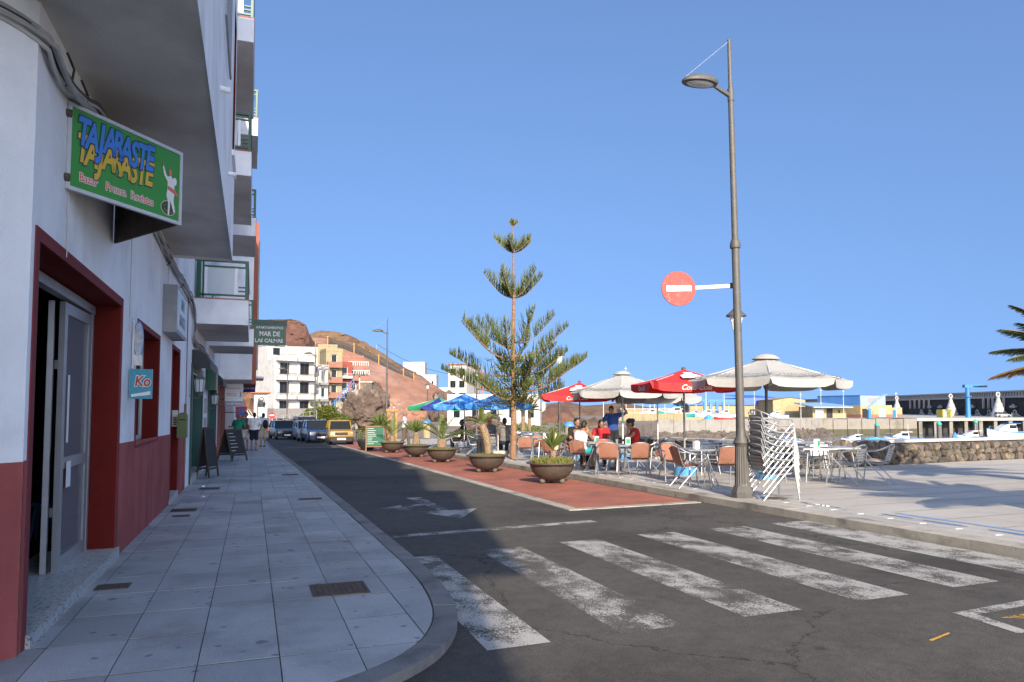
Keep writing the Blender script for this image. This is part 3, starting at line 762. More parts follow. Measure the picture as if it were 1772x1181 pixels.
# window and narrow doorway
framed(None, PA, ops[1], .25, .06, .05, 2, A, M['alu_matt'], M['glass_dark'])
b = MB(); b.bb(-1.66, -1.285, 9.6, 11.74, .985, 1.018); b.build('window_sill', M['maroon_trim'], A)
b = MB(); b.bb(-1.57, -1.51, 13.6, 14.9, -.16, 2.48); nd = b.build('door', M['red_trim'], A)
for z0, z1 in ((.15, 1.0), (1.15, 2.25)):
    for y0, y1 in ((13.72, 14.2), (14.3, 14.78)):
        b = MB(); b.bb(-1.51, -1.495, y0, y1, z0, z1); b.build('door_panel', M['red_trim'], nd)
b = MB(); b.bb(-1.66, -1.275, 13.56, 14.94, gz(14.2, .02), gz(14.2, .17)); b.build('doorstep', M['coping'], A)
# upper storeys
up = [(11.9 - 4.3, 12.98 - 4.3, 5.45, 7.9), (11.9 - 4.3, 12.98 - 4.3, 8.8, 11.2)]
b = MB(); PU = facade(b, (-.37, 4.3, 0), (0, 1, 0), 13.32 - 4.3, 4.0, 13.2, up, .34)
b.quad((-.37, 13.32, 4.0), (-14, 13.32, 4.0), (-14, 13.32, 13.2), (-.37, 13.32, 13.2))
b.quad((-14, 4.3, 4.0), (-.37, 4.3, 4.0), (-.37, 4.3, 13.2), (-14, 4.3, 13.2))
b.quad((-14, 4.3, 13.2), (-.37, 4.3, 13.2), (-.37, 13.32, 13.2), (-14, 13.32, 13.2))
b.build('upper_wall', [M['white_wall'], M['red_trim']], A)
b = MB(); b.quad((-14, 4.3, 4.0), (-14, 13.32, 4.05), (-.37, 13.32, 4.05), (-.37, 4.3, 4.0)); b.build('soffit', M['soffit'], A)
b = MB(); facade(b, (-1.3, 13.33, 0), (0, 1, 0), WA - 13.33, 4.1, 13.1, [], .2); b.quad((-14, 13.33, 13.1), (-1.3, 13.33, 13.1), (-1.3, WA, 13.1), (-14, WA, 13.1)); b.build('rear_upper_wall', M['white_wall'], A)
framed(None, PU, up[0], .3, .06, .05, 1, A, M['maroon_trim']); framed(None, PU, up[1], .3, .06, .05, 1, A, M['maroon_trim'])
for z in (5.6, 8.9):
    b = MB()
    for k in range(14): y_ = 8.05 + k * .115; b.tube([(-.335, y_, z), (-.335, y_, z + 1.2)], .008, 5)
    b.tube([(-.335, 8.0, z + 1.2), (-.335, 9.6, z + 1.2)], .014, 6); b.tube([(-.335, 8.0, z), (-.335, 9.6, z)], .014, 6); b.build('railing', M['grey_metal'], A)
for y_, z in ((7.9, 4.75), (10.6, 4.7)):
    b = MB(); b.tube([(-.4, y_, z), (-.27, y_, z - .01)], .03, 10); b.build('drain_spout', M['white_wall'], A)
b = MB(); b.bb(-.372, -.33, 11.8, 13.06, 5.36, 5.45); b.build('window_sill', M['white_wall'], A)

# unseen building behind the crossing, steps and bay shaped to cast the road shadow
B_ = empty('rear_shadow_building', (0, 0, 0)); tag(B_, 'unseen white building across the side street, shaped to shade the near road', 'building')
B_.location = (-1.3, -10.8, 0); B_.rotation_euler[2] = -R(SUN_AZ)
def bp(name, x1, z0, z1, m='white_wall'):
    b = MB(); b.bb(-15, x1, -30, 0, z0, z1); return b.build(name, M[m], B_)
bp('lower_wall', 0, -.3, 8.598); b = MB(); b.bb(-.6, .55, -.8, -.002, 9.3, 13.0); b.build('shadow_bay', M['white_wall'], B_); bp('upper_wall', -.002, 8.6, 13.0); bp('shadow_step', .0, 13.0, 16.4); bp('roof_storey', -.45, 16.4, 20.0)
for k in range(5):
    for z in (.2, 3.6, 6.2):
        b = MB(); b.bb(.002, .03, -4.5 - k * 4, -2.8 - k * 4, z + .6, z + 2.1); b.build('window', M['glass_dark'], B_)

# ------------------------------------------------------------------ white building with green balconies
G2 = empty('balcony_building'); tag(G2, 'white building with green-railed balconies and dark green shopfronts', 'building')
Y0, Y1 = WA + .003, 31.0
ops2 = [(17.75 - Y0, 21.3 - Y0, -.4, 2.25), (24.4 - Y0, 29.3 - Y0, -.5, 2.15)]
b = MB(); P2 = facade(b, (-1.3, Y0, 0), (0, 1, 0), Y1 - Y0, -.9, 3.5, ops2, .5, 0, 1)
b.build('ground_floor_wall', [M['white_wall'], M['teal_door']], G2)
upo = [(19.0 - Y0, 21.6 - Y0, 4.1 + 3.5 * k - .05, 6.2 + 3.5 * k) for k in range(3)] + [(25.2 - Y0, 27.8 - Y0, 4.05 + 3.5 * k, 6.2 + 3.5 * k) for k in range(3)]
b = MB(); P2u = facade(b, (-1.3, Y0, 0), (0, 1, 0), Y1 - Y0, 3.5, 13.0, upo, .15)
b.quad((-14, Y0, 13), (-1.3, Y0, 13), (-1.3, Y1, 13), (-14, Y1, 13)); b.quad((-1.3, Y1, -.9), (-14, Y1, -.9), (-14, Y1, 13), (-1.3, Y1, 13))
b.build('upper_wall', [M['white_wall'], M['white_wall']], G2)
for op in upo: framed(None, P2u, op, .14, .06, .05, 2, G2, M['green_paint'], M['glass_dark'])
for op in ops2:
    f = framed(None, P2, op, .48, .09, .07, 3, G2, M['dgreen_paint'], M['glass_dark'], 'shopfront', op[2] + .9)
for (a, c) in ((17.75, 21.3), (24.4, 29.3)):
    b = MB(); b.bb(-1.3, -1.26, a - .12, a, -.45, 2.3); b.bb(-1.3, -1.26, c, c + .12, -.5, 2.3); b.bb(-1.3, -1.26, a - .12, c + .12, 2.3, 2.46); b.build('door_case', M['dgreen_paint'], G2)
    b = MB(); b.bb(-1.75, -1.25, a - .1, c + .1, gz(a, -.1), gz(a, .19)); b.build('threshold', M['coping'], G2)
b = MB(); b.bb(-1.62, -1.56, 17.9, 18.9, -.25, 2.15); b.build('open_door', M['green_paint'], G2)
def balcony(y0, y1, zb, xo, idx):
    h = .58
    b = MB()
    b.bb(-1.3, xo, y0, y1, zb, zb + .14)
    b.bb(-1.3, xo, y0, y0 + .1, zb + .14, zb + h); b.bb(xo - .1, xo, y0 + .1, y1, zb + .14, zb + h); b.bb(-1.3, xo - .1, y1 - .1, y1, zb + .14, zb + h)
    o = b.build('balcony', M['white_wall'], G2)
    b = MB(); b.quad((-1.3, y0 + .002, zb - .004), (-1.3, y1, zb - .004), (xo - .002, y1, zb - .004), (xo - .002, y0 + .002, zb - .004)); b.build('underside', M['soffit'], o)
    b = MB(); b.bb(-1.3, xo + .01, y0 - .01, y0 + .11, zb + h, zb + h + .025); b.bb(xo - .11, xo + .01, y0 + .11, y1, zb + h, zb + h + .025); b.build('coping', M['roof_tile'], o)
    zr = zb + h + .025; r = MB(); t = .035
    def post(x, y, w=.05): r.bb(x - w / 2, x + w / 2, y - w / 2, y + w / 2, zr, zr + .85)
    ye = y0 + .05; xe = xo - .05
    post(-1.22, ye, .09); post(-1.12, ye, .04); post(xe, ye, .06)
    for yy_ in (y0 + (y1 - y0) * k / 3 for k in (1, 2, 3)): post(xe, yy_ - .05)
    r.bb(-1.3, xe + .04, ye - .035, ye + .035, zr + .85, zr + .90); r.bb(xe - .04, xe + .04, ye + .035, y1, zr + .85, zr + .90)
    r.bb(-1.2, xe, ye - .02, ye + .02, zr + .06, zr + .10); r.bb(xe - .02, xe + .02, ye + .02, y1, zr + .06, zr + .10)
    r.bb(-1.1, xe, ye - .02, ye + .02, zr + .72, zr + .76); r.bb(xe - .02, xe + .02, ye + .02, y1, zr + .72, zr + .76)
    rl = r.build('railing', M['green_paint'], o)
    xm = xe - .2
    g = MB(); g.bb(-1.02, xm - .07, ye - .006, ye + .006, zr + .10, zr + .72); g.build('glass_panel', M['glass_frost'], rl)
    g = MB()
    for y_a, y_b in ((y0 + .14, y0 + (y1 - y0) / 3 - .1), (y0 + (y1 - y0) / 3, y0 + (y1 - y0) * 2 / 3 - .1), (y0 + (y1 - y0) * 2 / 3, y1 - .1)): g.bb(xe - .006, xe + .006, y_a, y_b, zr + .10, zr + .72)
    g.build('glass_panel', M['glass_frost'], rl)
    for xa_, xb_ in ((-1.09, -1.03), (xm - .06, xm)): MB().bb(xa_, xb_, ye - .02, ye + .02, zr + .1, zr + .72).build('panel_frame', M['white_paint'], rl)
    g = MB(); g.bb(xm + .02, xe, ye - .02, ye + .02, zr + .17, zr + .20); g.bb(xm + .02, xe, ye - .02, ye + .02, zr + .26, zr + .29); g.build('rail_bar', M['green_paint'], rl)
for k, zb in enumerate((3.42, 6.96, 10.2)):
    balcony(18.0, 22.9, zb, -.13, k)
    balcony(24.2, 27.6, zb - .02, -.0, k)

# orange house, then the far end of the row
O3 = empty('orange_house'); tag(O3, 'salmon orange house in shade beyond the green shopfronts', 'building')
b = MB(); o3 = [(32.2 - 31.02, 33.6 - 31.02, -.5, 1.6), (35.0 - 31.02, 36.2 - 31.02, .5, 1.6)]
P3 = facade(b, (-1.3, 31.02, 0), (0, 1, 0), 9, -1.0, 2.6, o3, .2); b.build('ground_floor_wall', [M['salmon'], M['salmon']], O3)
b = MB(); b.bb(-14, -.05, 30.9 + .15, 36.5, 2.62, 9.0); b.build('upper_wall', M['white_wall'], O3)
b = MB(); b.bb(-14, .14, 36.51, 44, 2.6, 10.4); b.build('orange_upper_wall', M['salmon'], O3)
b = MB(); b.bb(.14, .5, 37.0, 40.2, 2.9, 3.0); b.build('balcony_slab', M['white_wall'], O3)
b = MB(); b.bb(.145, .22, 38.8, 39.1, 3.4, 10.0); b.build('drainpipe', M['grey_metal'], O3)
for op in o3: framed(None, P3, op, .18, .06, .05, 1, O3, M['dark_wood'], M['glass_dark'])
b = MB()
for k in range(9): b.bb(-1.297, -1.262, 31.1, 32.1, -.95 + k * .14, -.85 + k * .14)
b.build('brick_base', M['roof_tile'], O3)
b = MB(); b.bb(-14, -.9, 40.1, 52, -1.2, 6); b.build('far_wall', M['white_wall'], O3)

# ------------------------------------------------------------------ signs and fittings on the left
# wedge-shaped shop sign
sg = empty('shop_sign', (-1.3, 5.93, 3.04)); tag(sg, 'green lit-box shop sign with blue and yellow lettering and a dancer picture', 'sign')
p0, p1, p2 = Vector((0, 0, 0)), Vector((.68, .90, 0)), Vector((0, 1.95, 0)); Hs = .64
b = MB(); poly = [(0, 0), (.68, .90), (.66, 1.0), (0, 1.97)]
b.prism(poly, Hs - .012, Hs); b.build('top_plate', M['rust'], sg)
u = (p1 - p0).normalized(); nrm = u.cross(Vector((0, 0, 1))); rz_ = math.atan2(u.y, u.x); Ls = (p1 - p0).length
fr = MB()
def bar(a0, a1, z0, z1, th=.03): c = p0 + u * (a0 + a1) / 2; fr.box((c.x, c.y, (z0 + z1) / 2), (a1 - a0, th, z1 - z0), rz_)
bar(0, Ls, 0, .028); bar(0, Ls, Hs - .028, Hs); bar(0, .03, .028, Hs - .028); bar(Ls - .03, Ls, .028, Hs - .028); fr.build('frame', M['alu_matt'], sg)
M['sign_green'] = mat('sign_green', (.045, .27, .028), .4, .08, 3); M['sign_blue'] = mat('sign_blue', (.05, .21, .62), .4, .06, 3); M['sign_yellow'] = mat('sign_yellow', (.66, .44, .02), .4, .06, 3); M['sign_ink'] = mat('sign_ink', (.03, .035, .07), .5, .05, 3); M['sign_white'] = mat('sign_white', (.75, .72, .68), .5, .05, 3); M['sign_pink'] = mat('sign_pink', (.62, .16, .11), .5, .05, 3)
b = MB(); c = p0 + u * Ls / 2; b.box((c.x, c.y, Hs / 2), (Ls - .06, .012, Hs - .056), rz_); face = b.build('face_panel', M['sign_green'], sg)
u2 = (p2 - p1).normalized(); b = MB(); c = (p1 + p2) / 2; b.box((c.x, c.y, Hs / 2), ((p2 - p1).length - .06, .02, Hs - .03), math.atan2(u2.y, u2.x)); b.build('back_panel', M['rust'], sg)
def on_sign(a, z, lift): q = p0 + u * a + nrm * (.0065 + lift); return (q.x, q.y, z)
rot = (R(90), 0, rz_)
word = 'TAJARASTE'; n_ = len(word)
for mm, dz, l0 in (('sign_yellow', -.125, .001), ('sign_blue', 0, .004)):
    for i, ch in enumerate(word):
        a = .125 + i * .079; z = .450 + dz - .012 * math.sin(i * 1.3)
        sz = .29 if ch != 'J' else .33
        text('lettering', ch, sz, M['sign_ink'], sg, on_sign(a, z, l0), rot, .019, .18, .0008, 1, .58)
        text('lettering', ch, sz, M[mm], sg, on_sign(a, z, l0 + .0018), rot, .009, .18, .0008, 1, .58)
for a, wd in ((.19, 'Bazar'), (.44, 'Prensa'), (.70, 'Revistas')):
    text('lettering', wd, .088, M['sign_white'], sg, on_sign(a, .115, .001), rot, .006, 0, .0008, 1, .82)
    text('lettering', wd, .088, M['sign_pink'], sg, on_sign(a, .115, .0022), rot, .001, 0, .0008, 1, .82)
def flat(poly, m, lift, name='picture'):
    b = MB(); vs = [Vector(on_sign(a, z, lift)) for a, z in poly]
    back = [v - nrm * .0015 for v in vs]; k = len(vs)
    b.add(vs + back, [tuple(range(k))] + [(i, k + i, k + (i + 1) % k, (i + 1) % k) for i in range(k)])
    return b.build(name, M[m], sg)
def ellp(a, z, ra, rz, n=14): return [(a + ra * math.cos(2 * math.pi * k / n), z + rz * math.sin(2 * math.pi * k / n)) for k in range(n)]
M['pic_ground'] = mat('pic_ground', (.06, .055, .02), .5, .4, 30, c2=(.15, .17, .03), c2amt=.3, c2scale=30)
flat(ellp(.98, .115, .082, .062), 'sign_white', .001); flat(ellp(.98, .115, .078, .058), 'pic_ground', .002)
flat([(.975, .06), (.99, .055), (1.0, .19), (1.04, .09), (1.055, .095), (1.035, .2), (1.05, .27), (1.03, .37), (1.0, .40), (.965, .38), (.945, .40), (.915, .47), (.903, .462), (.925, .385), (.965, .34), (.965, .28), (.955, .22), (.975, .17)], 'sign_white', .003)
flat([(.965, .275), (1.03, .255), (1.08, .235), (1.085, .255), (1.04, .29), (.968, .305)], 'sign_pink', .0045)
flat(ellp(.99, .425, .018, .03), 'sign_pink', .0045); flat(ellp(1.045, .36, .022, .035), 'sign_white', .0042); flat(ellp(.908, .468, .008, .014), 'sign_pink', .0045)
for z in (.08, .55):
    b = MB(); b.tube([(-.02, -.02, z), (.03, .0, z)], .03, 8); b.build('bracket', M['rust'], sg)

# grey light-box, oval bracket sign, turquoise sign, mailbox, intercom
gb = empty('light_box', (-1.3, 12.0, 2.62)); tag(gb, 'weathered grey box sign with a washed-out face high above the red window', 'sign')
b = MB(); b.bb(0, .20, -.0, 1.75, 0, .72); b.build('box', M['grey_metal'], gb)
b = MB(); b.bb(.2, .206, .05, 1.70, .05, .67); b.build('face_panel', M['glass_frost'], gb)
M['faded_ink'] = mat('faded_ink', (.30, .34, .36), .6, .2, 9)
for k, wd in enumerate(('MINI', 'MARKET')): text('lettering', wd, .26, M['faded_ink'], gb, (.208, .87, .5 - k * .27), (R(90), 0, R(90)), .003)
ov = empty('bracket_sign', (-1.29, 9.15, 1.90)); tag(ov, 'faded oval metal sign on a wall bracket above the turquoise square', 'sign')
b = MB(); b.bb(0, .02, 0, .03, 0, .56); b.build('bracket', M['alu_matt'], ov)
def oval(r, w_): 
    b = MB(); b.lathe([(r - .01, -w_), (r, 0), (r - .01, w_)], 20); b.v = [(.06 + x * .27, .03 + z, .34 + y * 1.1) for x, y, z in b.v]; return b
oval(.185, .015).build('oval_plate', mat('faded_plate', (.40, .43, .46), .6, .25, 14, c2=(.55, .55, .53), c2amt=.5, c2scale=9), ov, True)
oval(.20, .008).build('rim', M['sign_blue'], ov, True)
b = MB(); b.bb(.02, .10, .02, .04, .04, .16); b.tube([(.06, .03, .14), (.10, .03, .03)], .014, 6); b.build('stay', M['alu_matt'], ov)
kd = empty('square_sign', (-1.285, 9.0, 1.56)); tag(kd, 'turquoise square projecting sign with red lettering beside the red window', 'sign')
M['sign_turq'] = mat('sign_turq', (.02, .27, .36), .4, .25, 40)
b = MB(); b.bb(0, .225, 0, .06, 0, .33); b.build('panel', M['sign_turq'], kd)
text('lettering', 'Ko', .155, M['sign_white'], kd, (.128, -.003, .19), (R(90), 0, 0), .012, .15, .001, 1, .85)
text('lettering', 'Ko', .155, M['sign_red'], kd, (.128, -.006, .19), (R(90), 0, 0), .004, .15, .001, 1, .85)
b = MB(); b.add([(.02, -.002, .02), (.21, -.002, .045), (.21, -.002, .085), (.11, -.002, .065), (.02, -.002, .05)], [(0, 1, 2, 3, 4)]); b.build('swoosh', M['sign_white'], kd)
mb_ = empty('mailbox', (-1.285, 14.55, .92)); tag(mb_, 'olive green metal mailbox with arched top on the wall', 'mailbox')
M['olive'] = mat('olive', (.10, .14, .045), .5, .15, 5)
b = MB(); prof = [(0, 0), (.16, 0), (.16, .4)] + [(.08 + .08 * math.cos(t), .4 + .06 * math.sin(t)) for t in (R(30), R(60), R(90), R(120), R(150))] + [(0, .4)]
b.add([(x, 0, z) for x, z in prof] + [(x, .30, z) for x, z in prof], [tuple(range(len(prof))), tuple(range(2 * len(prof) - 1, len(prof) - 1, -1))] + [(i, len(prof) + i, len(prof) + (i + 1) % len(prof), (i + 1) % len(prof)) for i in range(len(prof))]); b.build('body', M['olive'], mb_)
b = MB(); b.bb(.03, .13, -.006, 0, .32, .34); b.build('slot', M['dark'], mb_)
ic = empty('intercom', (-1.4, 14.885, 1.12)); tag(ic, 'pale intercom panel on the jamb of the narrow red doorway', 'intercom')
b = MB(); b.bb(0, .10, -.02, 0, 0, .30); b.build('panel', M['alu_matt'], ic); b = MB()
for k in range(4): b.bb(.02, .08, -.025, -.02, .03 + k * .04, .055 + k * .04)
b.build('button', M['plastic'], ic)
pb = MB(); pb.bb(-1.29, -1.27, 16.05, 16.35, .35, 1.55); tag(pb.build('notice_board', M['wood'], None), 'pale wooden notice board on the wall by the mailbox', 'notice board')
# posters between the shopfronts
ps = empty('poster_panel', (-1.29, 22.0, .1)); tag(ps, 'tall white poster panel between the two green shopfronts', 'poster')
b = MB(); b.bb(0, .012, 0, 1.7, 0, 1.75); b.build('board', M['paper'], ps)
M['print'] = mat('print', (.45, .40, .36), .6, .6, 9, c2=(.12, .18, .25), c2amt=.4, c2scale=5)
for k in range(3):
    b = MB(); b.bb(.012, .015, .12, 1.58, .12 + k * .55, .55 + k * .55); b.build('print', M['print'], ps)

# awnings and wall lanterns
def awning(y0, y1, z, label):
    a = empty('awning', (-1.29, y0, z)); tag(a, label, 'awning', 'small black awnings')
    L_ = y1 - y0; b = MB(); pr = [(0, .42), (.16, .40), (.30, .30), (.38, .14), (.38, 0), (.36, 0), (.36, .13), (.28, .28), (.15, .37), (0, .39)]
    k = len(pr); b.add([(x, 0, z_) for x, z_ in pr] + [(x, L_, z_) for x, z_ in pr], [tuple(range(k)), tuple(range(2 * k - 1, k - 1, -1))] + [(i, k + i, k + (i + 1) % k, (i + 1) % k) for i in range(k)])
    b.build('canvas', M['plastic'], a)
    b = MB(); b.add([(0, 0, .39), (0, 0, 0), (.36, 0, 0), (.36, 0, .13), (.28, 0, .28), (.15, 0, .37)], [(0, 1, 2, 3, 4, 5)]); b.build('side_flap', M['plastic'], a)
    b = MB(); b.tube([(0, .02, .02), (.37, .02, .02)], .012, 6); b.tube([(.37, .02, .02), (.37, L_ - .02, .02)], .012, 6); b.build('frame', M['black_iron'], a)
awning(17.75, 21.2, 2.36, 'small black awning over the first green shopfront')
awning(25.6, 29.0, 2.2, 'small black awning over the second green shopfront')
def wall_lantern(y, z, label, s=1):
    o = empty('wall_lantern', (-1.28, y, z)); tag(o, label, 'wall lamp', 'wall lanterns along the shopfronts'); o.scale = (s, s, s)
    b = MB(); b.tube([(0, 0, -.05), (.10, 0, -.12), (.2, 0, -.10), (.22, 0, 0)], .014, 8); b.lathe([(.05, -.01), (.05, .01)], 10, (0.0, 0, -.05)); b.build('bracket', M['lamp_grey'], o)
    b = MB(); b.lathe([(.03, -.06), (.06, 0), (.11, .03), (.115, .05)], 8, (.22, 0, 0)); b.lathe([(.15, .36), (.13, .40), (.07, .46), (.02, .50), (.015, .55)], 8, (.22, 0, 0)); 
    for k in range(8): an = 2 * math.pi * k / 8; b.tube([(.22 + .11 * math.cos(an), .11 * math.sin(an), .05), (.22 + .145 * math.cos(an), .145 * math.sin(an), .37)], .008, 5)
    b.build('cage', M['lamp_grey'], o)
    b = MB(); b.lathe([(.10, .05), (.135, .36)], 8, (.22, 0, 0)); b.build('glass', M['glass_frost'], o)
wall_lantern(17.3, 1.78, 'pale grey lantern on the wall beside the first green shopfront', .85)
wall_lantern(24.1, 1.55, 'pale grey lantern on the wall beside the second green shopfront', .85)
gs = empty('green_box_sign', (-1.28, 22.9, 2.0)); tag(gs, 'plain green box sign over the second shopfront', 'sign')
b = MB(); b.bb(0, .26, 0, 1.3, 0, .72); b.build('box', M['green_paint'], gs); b = MB(); b.bb(.26, .266, .04, 1.26, .04, .68); b.build('face_panel', M['dgreen_paint'], gs)

# hanging signs farther along
ap = empty('hanging_sign', (-.05, 29.3, 3.88)); tag(ap, 'dark green hanging sign with white lettering jutting out over the street', 'sign')
b = MB(); b.bb(.0, 1.22, -.05, .05, 0, .82); pnl = b.build('panel', M['green_paint'], ap)
b = MB(); b.bb(-.02, 1.26, -.07, .07, .82, 1.0); b.build('top_box', M['dgreen_paint'], ap)
text('lettering', 'APARTAMENTOS', .125, M['sign_white'], ap, (.62, -.053, .70), (R(90), 0, 0), .002, 0, .001, 1.05)
text('lettering', 'MAR DE', .25, M['sign_white'], ap, (.62, -.053, .46), (R(90), 0, 0), .006, 0, .001, 1.0, .85)
text('lettering', 'LAS CALMAS', .25, M['sign_white'], ap, (.60, -.053, .18), (R(90), 0, 0), .006, 0, .001, .95, .75)
b = MB(); b.tube([(-.12, 0, .2), (0, 0, .2)], .02, 6); b.tube([(-.12, 0, .7), (0, 0, .7)], .02, 6); b.build('bracket', M['black_iron'], ap)
es = empty('projecting_sign', (-1.2, 33.0, 1.55)); tag(es, 'white projecting bar sign with a grey strip along its bottom', 'sign')
b = MB(); b.bb(.1, .82, -.06, .06, .22, .95); b.build('panel', M['white_paint'], es); b = MB(); b.bb(.1, .82, -.06, .06, 0, .215); b.build('lower_panel', mat('pale_blue', (.30, .36, .48), .5), es)
text('lettering', 'Terraza Puerto', .095, M['sign_pink'], es, (.46, -.063, .76), (R(90), 0, 0), .001)
text('lettering', 'Especialidad\nen Pescados', .085, M['sign_ink'], es, (.36, -.063, .5), (R(90), 0, 0), .0)
text('lettering', 'Estrella Galicia', .11, M['sign_white'], es, (.46, -.063, .11), (R(90), 0, 0), .003, 0, .001, .9)
b = MB(); b.add([(.68, -.062, .35), (.76, -.062, .42), (.74, -.062, .66), (.70, -.062, .6)], [(0, 1, 2, 3)]); b.build('emblem', M['grey_metal'], es)
b = MB(); b.tube([(-.1, 0, .8), (.1, 0, .8)], .02, 6); b.tube([(-.1, 0, .3), (.1, 0, .3)], .02, 6); b.build('bracket', M['black_iron'], es)
bh = empty('blue_sign', (-.5, 40.0, 2.3)); tag(bh, 'navy blue projecting sign with white letters behind the white bar sign', 'sign')
b = MB(); b.bb(0, .62, -.05, .05, 0, .36); b.build('panel', M['navy_fabric'], bh); text('lettering', 'BAHIA', .20, M['sign_white'], bh, (.31, -.053, .2), (R(90), 0, 0), .004)
rs = empty('round_sign', (-.75, 38.0, 1.05)); tag(rs, 'red and blue round no-parking plate on the orange house front', 'sign')
b = MB(); b.bb(-.02, .5, -.03, .03, -.02, .5); b.build('plate', M['red_paint'], rs); b = MB(); b.lathe([(.19, -.01), (.19, .01)], 18); b.v = [(.25 + x, -.04 + z, .24 + y) for x, y, z in b.v]; b.build('disc', M['blue_paint'], rs)
b = MB(); b.box((.25, -.055, .24), (.36, .01, .05), rot=Matrix.Rotation(R(45), 3, 'Y')); b.build('bar', M['red_paint'], rs)
b = MB(); b.bb(-.5, 0, -.01, .01, .2, .24); b.build('bracket', M['black_iron'], rs)
ys = empty('yellow_column', (-.72, 39.0, -.55)); tag(ys, 'narrow yellow advertising column against the orange house', 'advertising column')
b = MB(); b.bb(0, .32, -.15, .15, 0, 1.5); b.build('body', M['sign_yellow'], ys); b = MB(); b.bb(-.02, .34, -.17, .17, 1.5, 1.58); b.build('cap', M['blue_paint'], ys)

# cable bundle clipped under the overhang
cb = empty('cable_bundle'); tag(cb, 'bundle of grey and black cables clipped along the wall under the overhang', 'cables')
random.seed(3)
base = [(4.55, 3.78), (5.0, 3.84), (5.35, 3.74), (5.75, 3.72), (6.2, 3.80), (6.8, 3.90), (8.5, 3.92), (11.3, 3.84), (13.5, 3.80), (16.4, 3.78), (17.5, 3.55), (17.55, 3.1), (18.3, 2.95), (21, 3.0), (26, 2.85), (30, 2.75)]
cm = [mat('cable_grey', (.36, .35, .33), .7), mat('cable_pale', (.5, .49, .46), .7), M['black_iron']]
for k in range(9):
    ph = random.uniform(0, 6); r_ = random.choice((.008, .011, .015)); oz, ox = random.uniform(-.05, .06), random.uniform(.0, .05)
    pts = []
    P_ = [Vector((0, a, z)) for a, z in base]
    for i, v in enumerate(smooth_path(P_, 5)):
        y_ = v.y
        x_ = -1.285 + ox + .014 * math.sin(y_ * 2.3 + ph)
        if y_ < 5.2: x_ -= (5.2 - y_) * 1.0
        pts.append((x_ + .02, y_, v.z + oz * (1 + .4 * math.sin(y_ * 1.1 + ph)) + .012 * math.sin(y_ * 5 + ph)))
    MB().tube(pts, r_, 6).build('cable', cm[k % 3 if k != 4 else 0], cb, True)
for y_ in (5.7, 6.15, 12.3, 14.5, 16.5):
    MB().tube([(-1.285, y_, 3.68), (-1.23, y_ + .01, 3.74), (-1.215, y_, 3.82), (-1.26, y_ - .01, 3.93)], .009, 5).build('clip', M['black_iron'], cb)
b = MB(); b.tube([(-1.293, 6.02, 3.02), (-1.29, 6.0, 2.9), (-1.293, 6.03, 2.7), (-1.29, 6.0, 2.55)], .006, 5); b.build('drop_cable', cm[1], cb)
MB().tube([(-1.295, 8.95, 3.8), (-1.295, 8.95, 2.3)], .005, 5).build('drop_cable', cm[1], cb); MB().tube([(-1.295, 12.6, 3.8), (-1.295, 12.6, 3.34)], .005, 5).build('drop_cable', cm[1], cb)

# ------------------------------------------------------------------ stone wall along the harbour
random.seed(11)
def rock_mesh(name, m, seed, rough=.25, sub=1):
    rnd = random.Random(seed); bm = bmesh.new(); bmesh.ops.create_icosphere(bm, subdivisions=sub + 1, radius=.5)
    off = Vector((rnd.uniform(0, 90), rnd.uniform(0, 90), rnd.uniform(0, 90)))
    for v in bm.verts:
        k = 1 + rough * mnoise.noise(v.co * 2.2 + off) * 2
        p = v.co * k
        # flatten towards a chipped block
        for ax in range(3): p[ax] = max(-.42, min(.42, p[ax] * 1.15))
        v.co = p
    me = bpy.data.meshes.new(name); bm.to_mesh(me); bm.free(); me.materials.append(m)
    return me
SW = empty('stone_wall', (0, 0, 0)); tag(SW, 'low dark lava stone wall with pale coping at the back of the terrace', 'wall')
stones = [rock_mesh('stone', M['lava'], k) for k in range(9)]
WP = [Vector((14.0, 15.55)), Vector((16.9, 16.05)), Vector((20.1, 16.46)), Vector((23.4, 16.7)), Vector((30, 17.1)), Vector((60, 19.0))]
def wall_run(pts, h=.62, th=.45, inward=1):
    bd = MB()
    for a, c in zip(pts, pts[1:]):
        u = (c - a).normalized(); n = Vector((u.y, -u.x)) * inward
        A0, C0 = a - n * .05, c - n * .05; A1, C1 = a - n * th, c - n * th
        poly = [tuple(A0), tuple(C0), tuple(C1), tuple(A1)]
        ar = sum(poly[k][0] * poly[(k + 1) % 4][1] - poly[(k + 1) % 4][0] * poly[k][1] for k in range(4))
        if ar < 0: poly = poly[::-1]
        bd.prism(poly, lambda x, y: gz(y, TER - .1), lambda x, y: gz(y, TER + h))
    return bd
wall_run(WP).build('core', M['mortar'], SW)
wall_run([Vector((13.95, 15.6)), Vector((13.95, 50))], inward=1).build('core', M['mortar'], SW)
def coping(a, c, n, w0=-.03, w1=.5):
    b = MB(); L_ = (c - a).length; k = max(1, int(L_ / 1.2))
    for i in range(k):
        p, q = a.lerp(c, i / k + .002), a.lerp(c, (i + 1) / k - .002)
        poly = [tuple(p - n * w0), tuple(q - n * w0), tuple(q - n * w1), tuple(p - n * w1)]
        ar = sum(poly[j][0] * poly[(j + 1) % 4][1] - poly[(j + 1) % 4][0] * poly[j][1] for j in range(4))
        if ar < 0: poly = poly[::-1]
        bb_ = MB().prism(poly, lambda x, y: gz(y, TER + .62), lambda x, y: gz(y, TER + .70)); bb_.build('coping_stone', M['coping'], SW)
for a, c in zip(WP[:4], WP[1:5]): u = (c - a).normalized(); coping(a, c, Vector((u.y, -u.x)))
u = Vector((0, 1)); coping(Vector((13.95, 15.9)), Vector((13.95, 40)), Vector((1, 0)))
cnt = 0
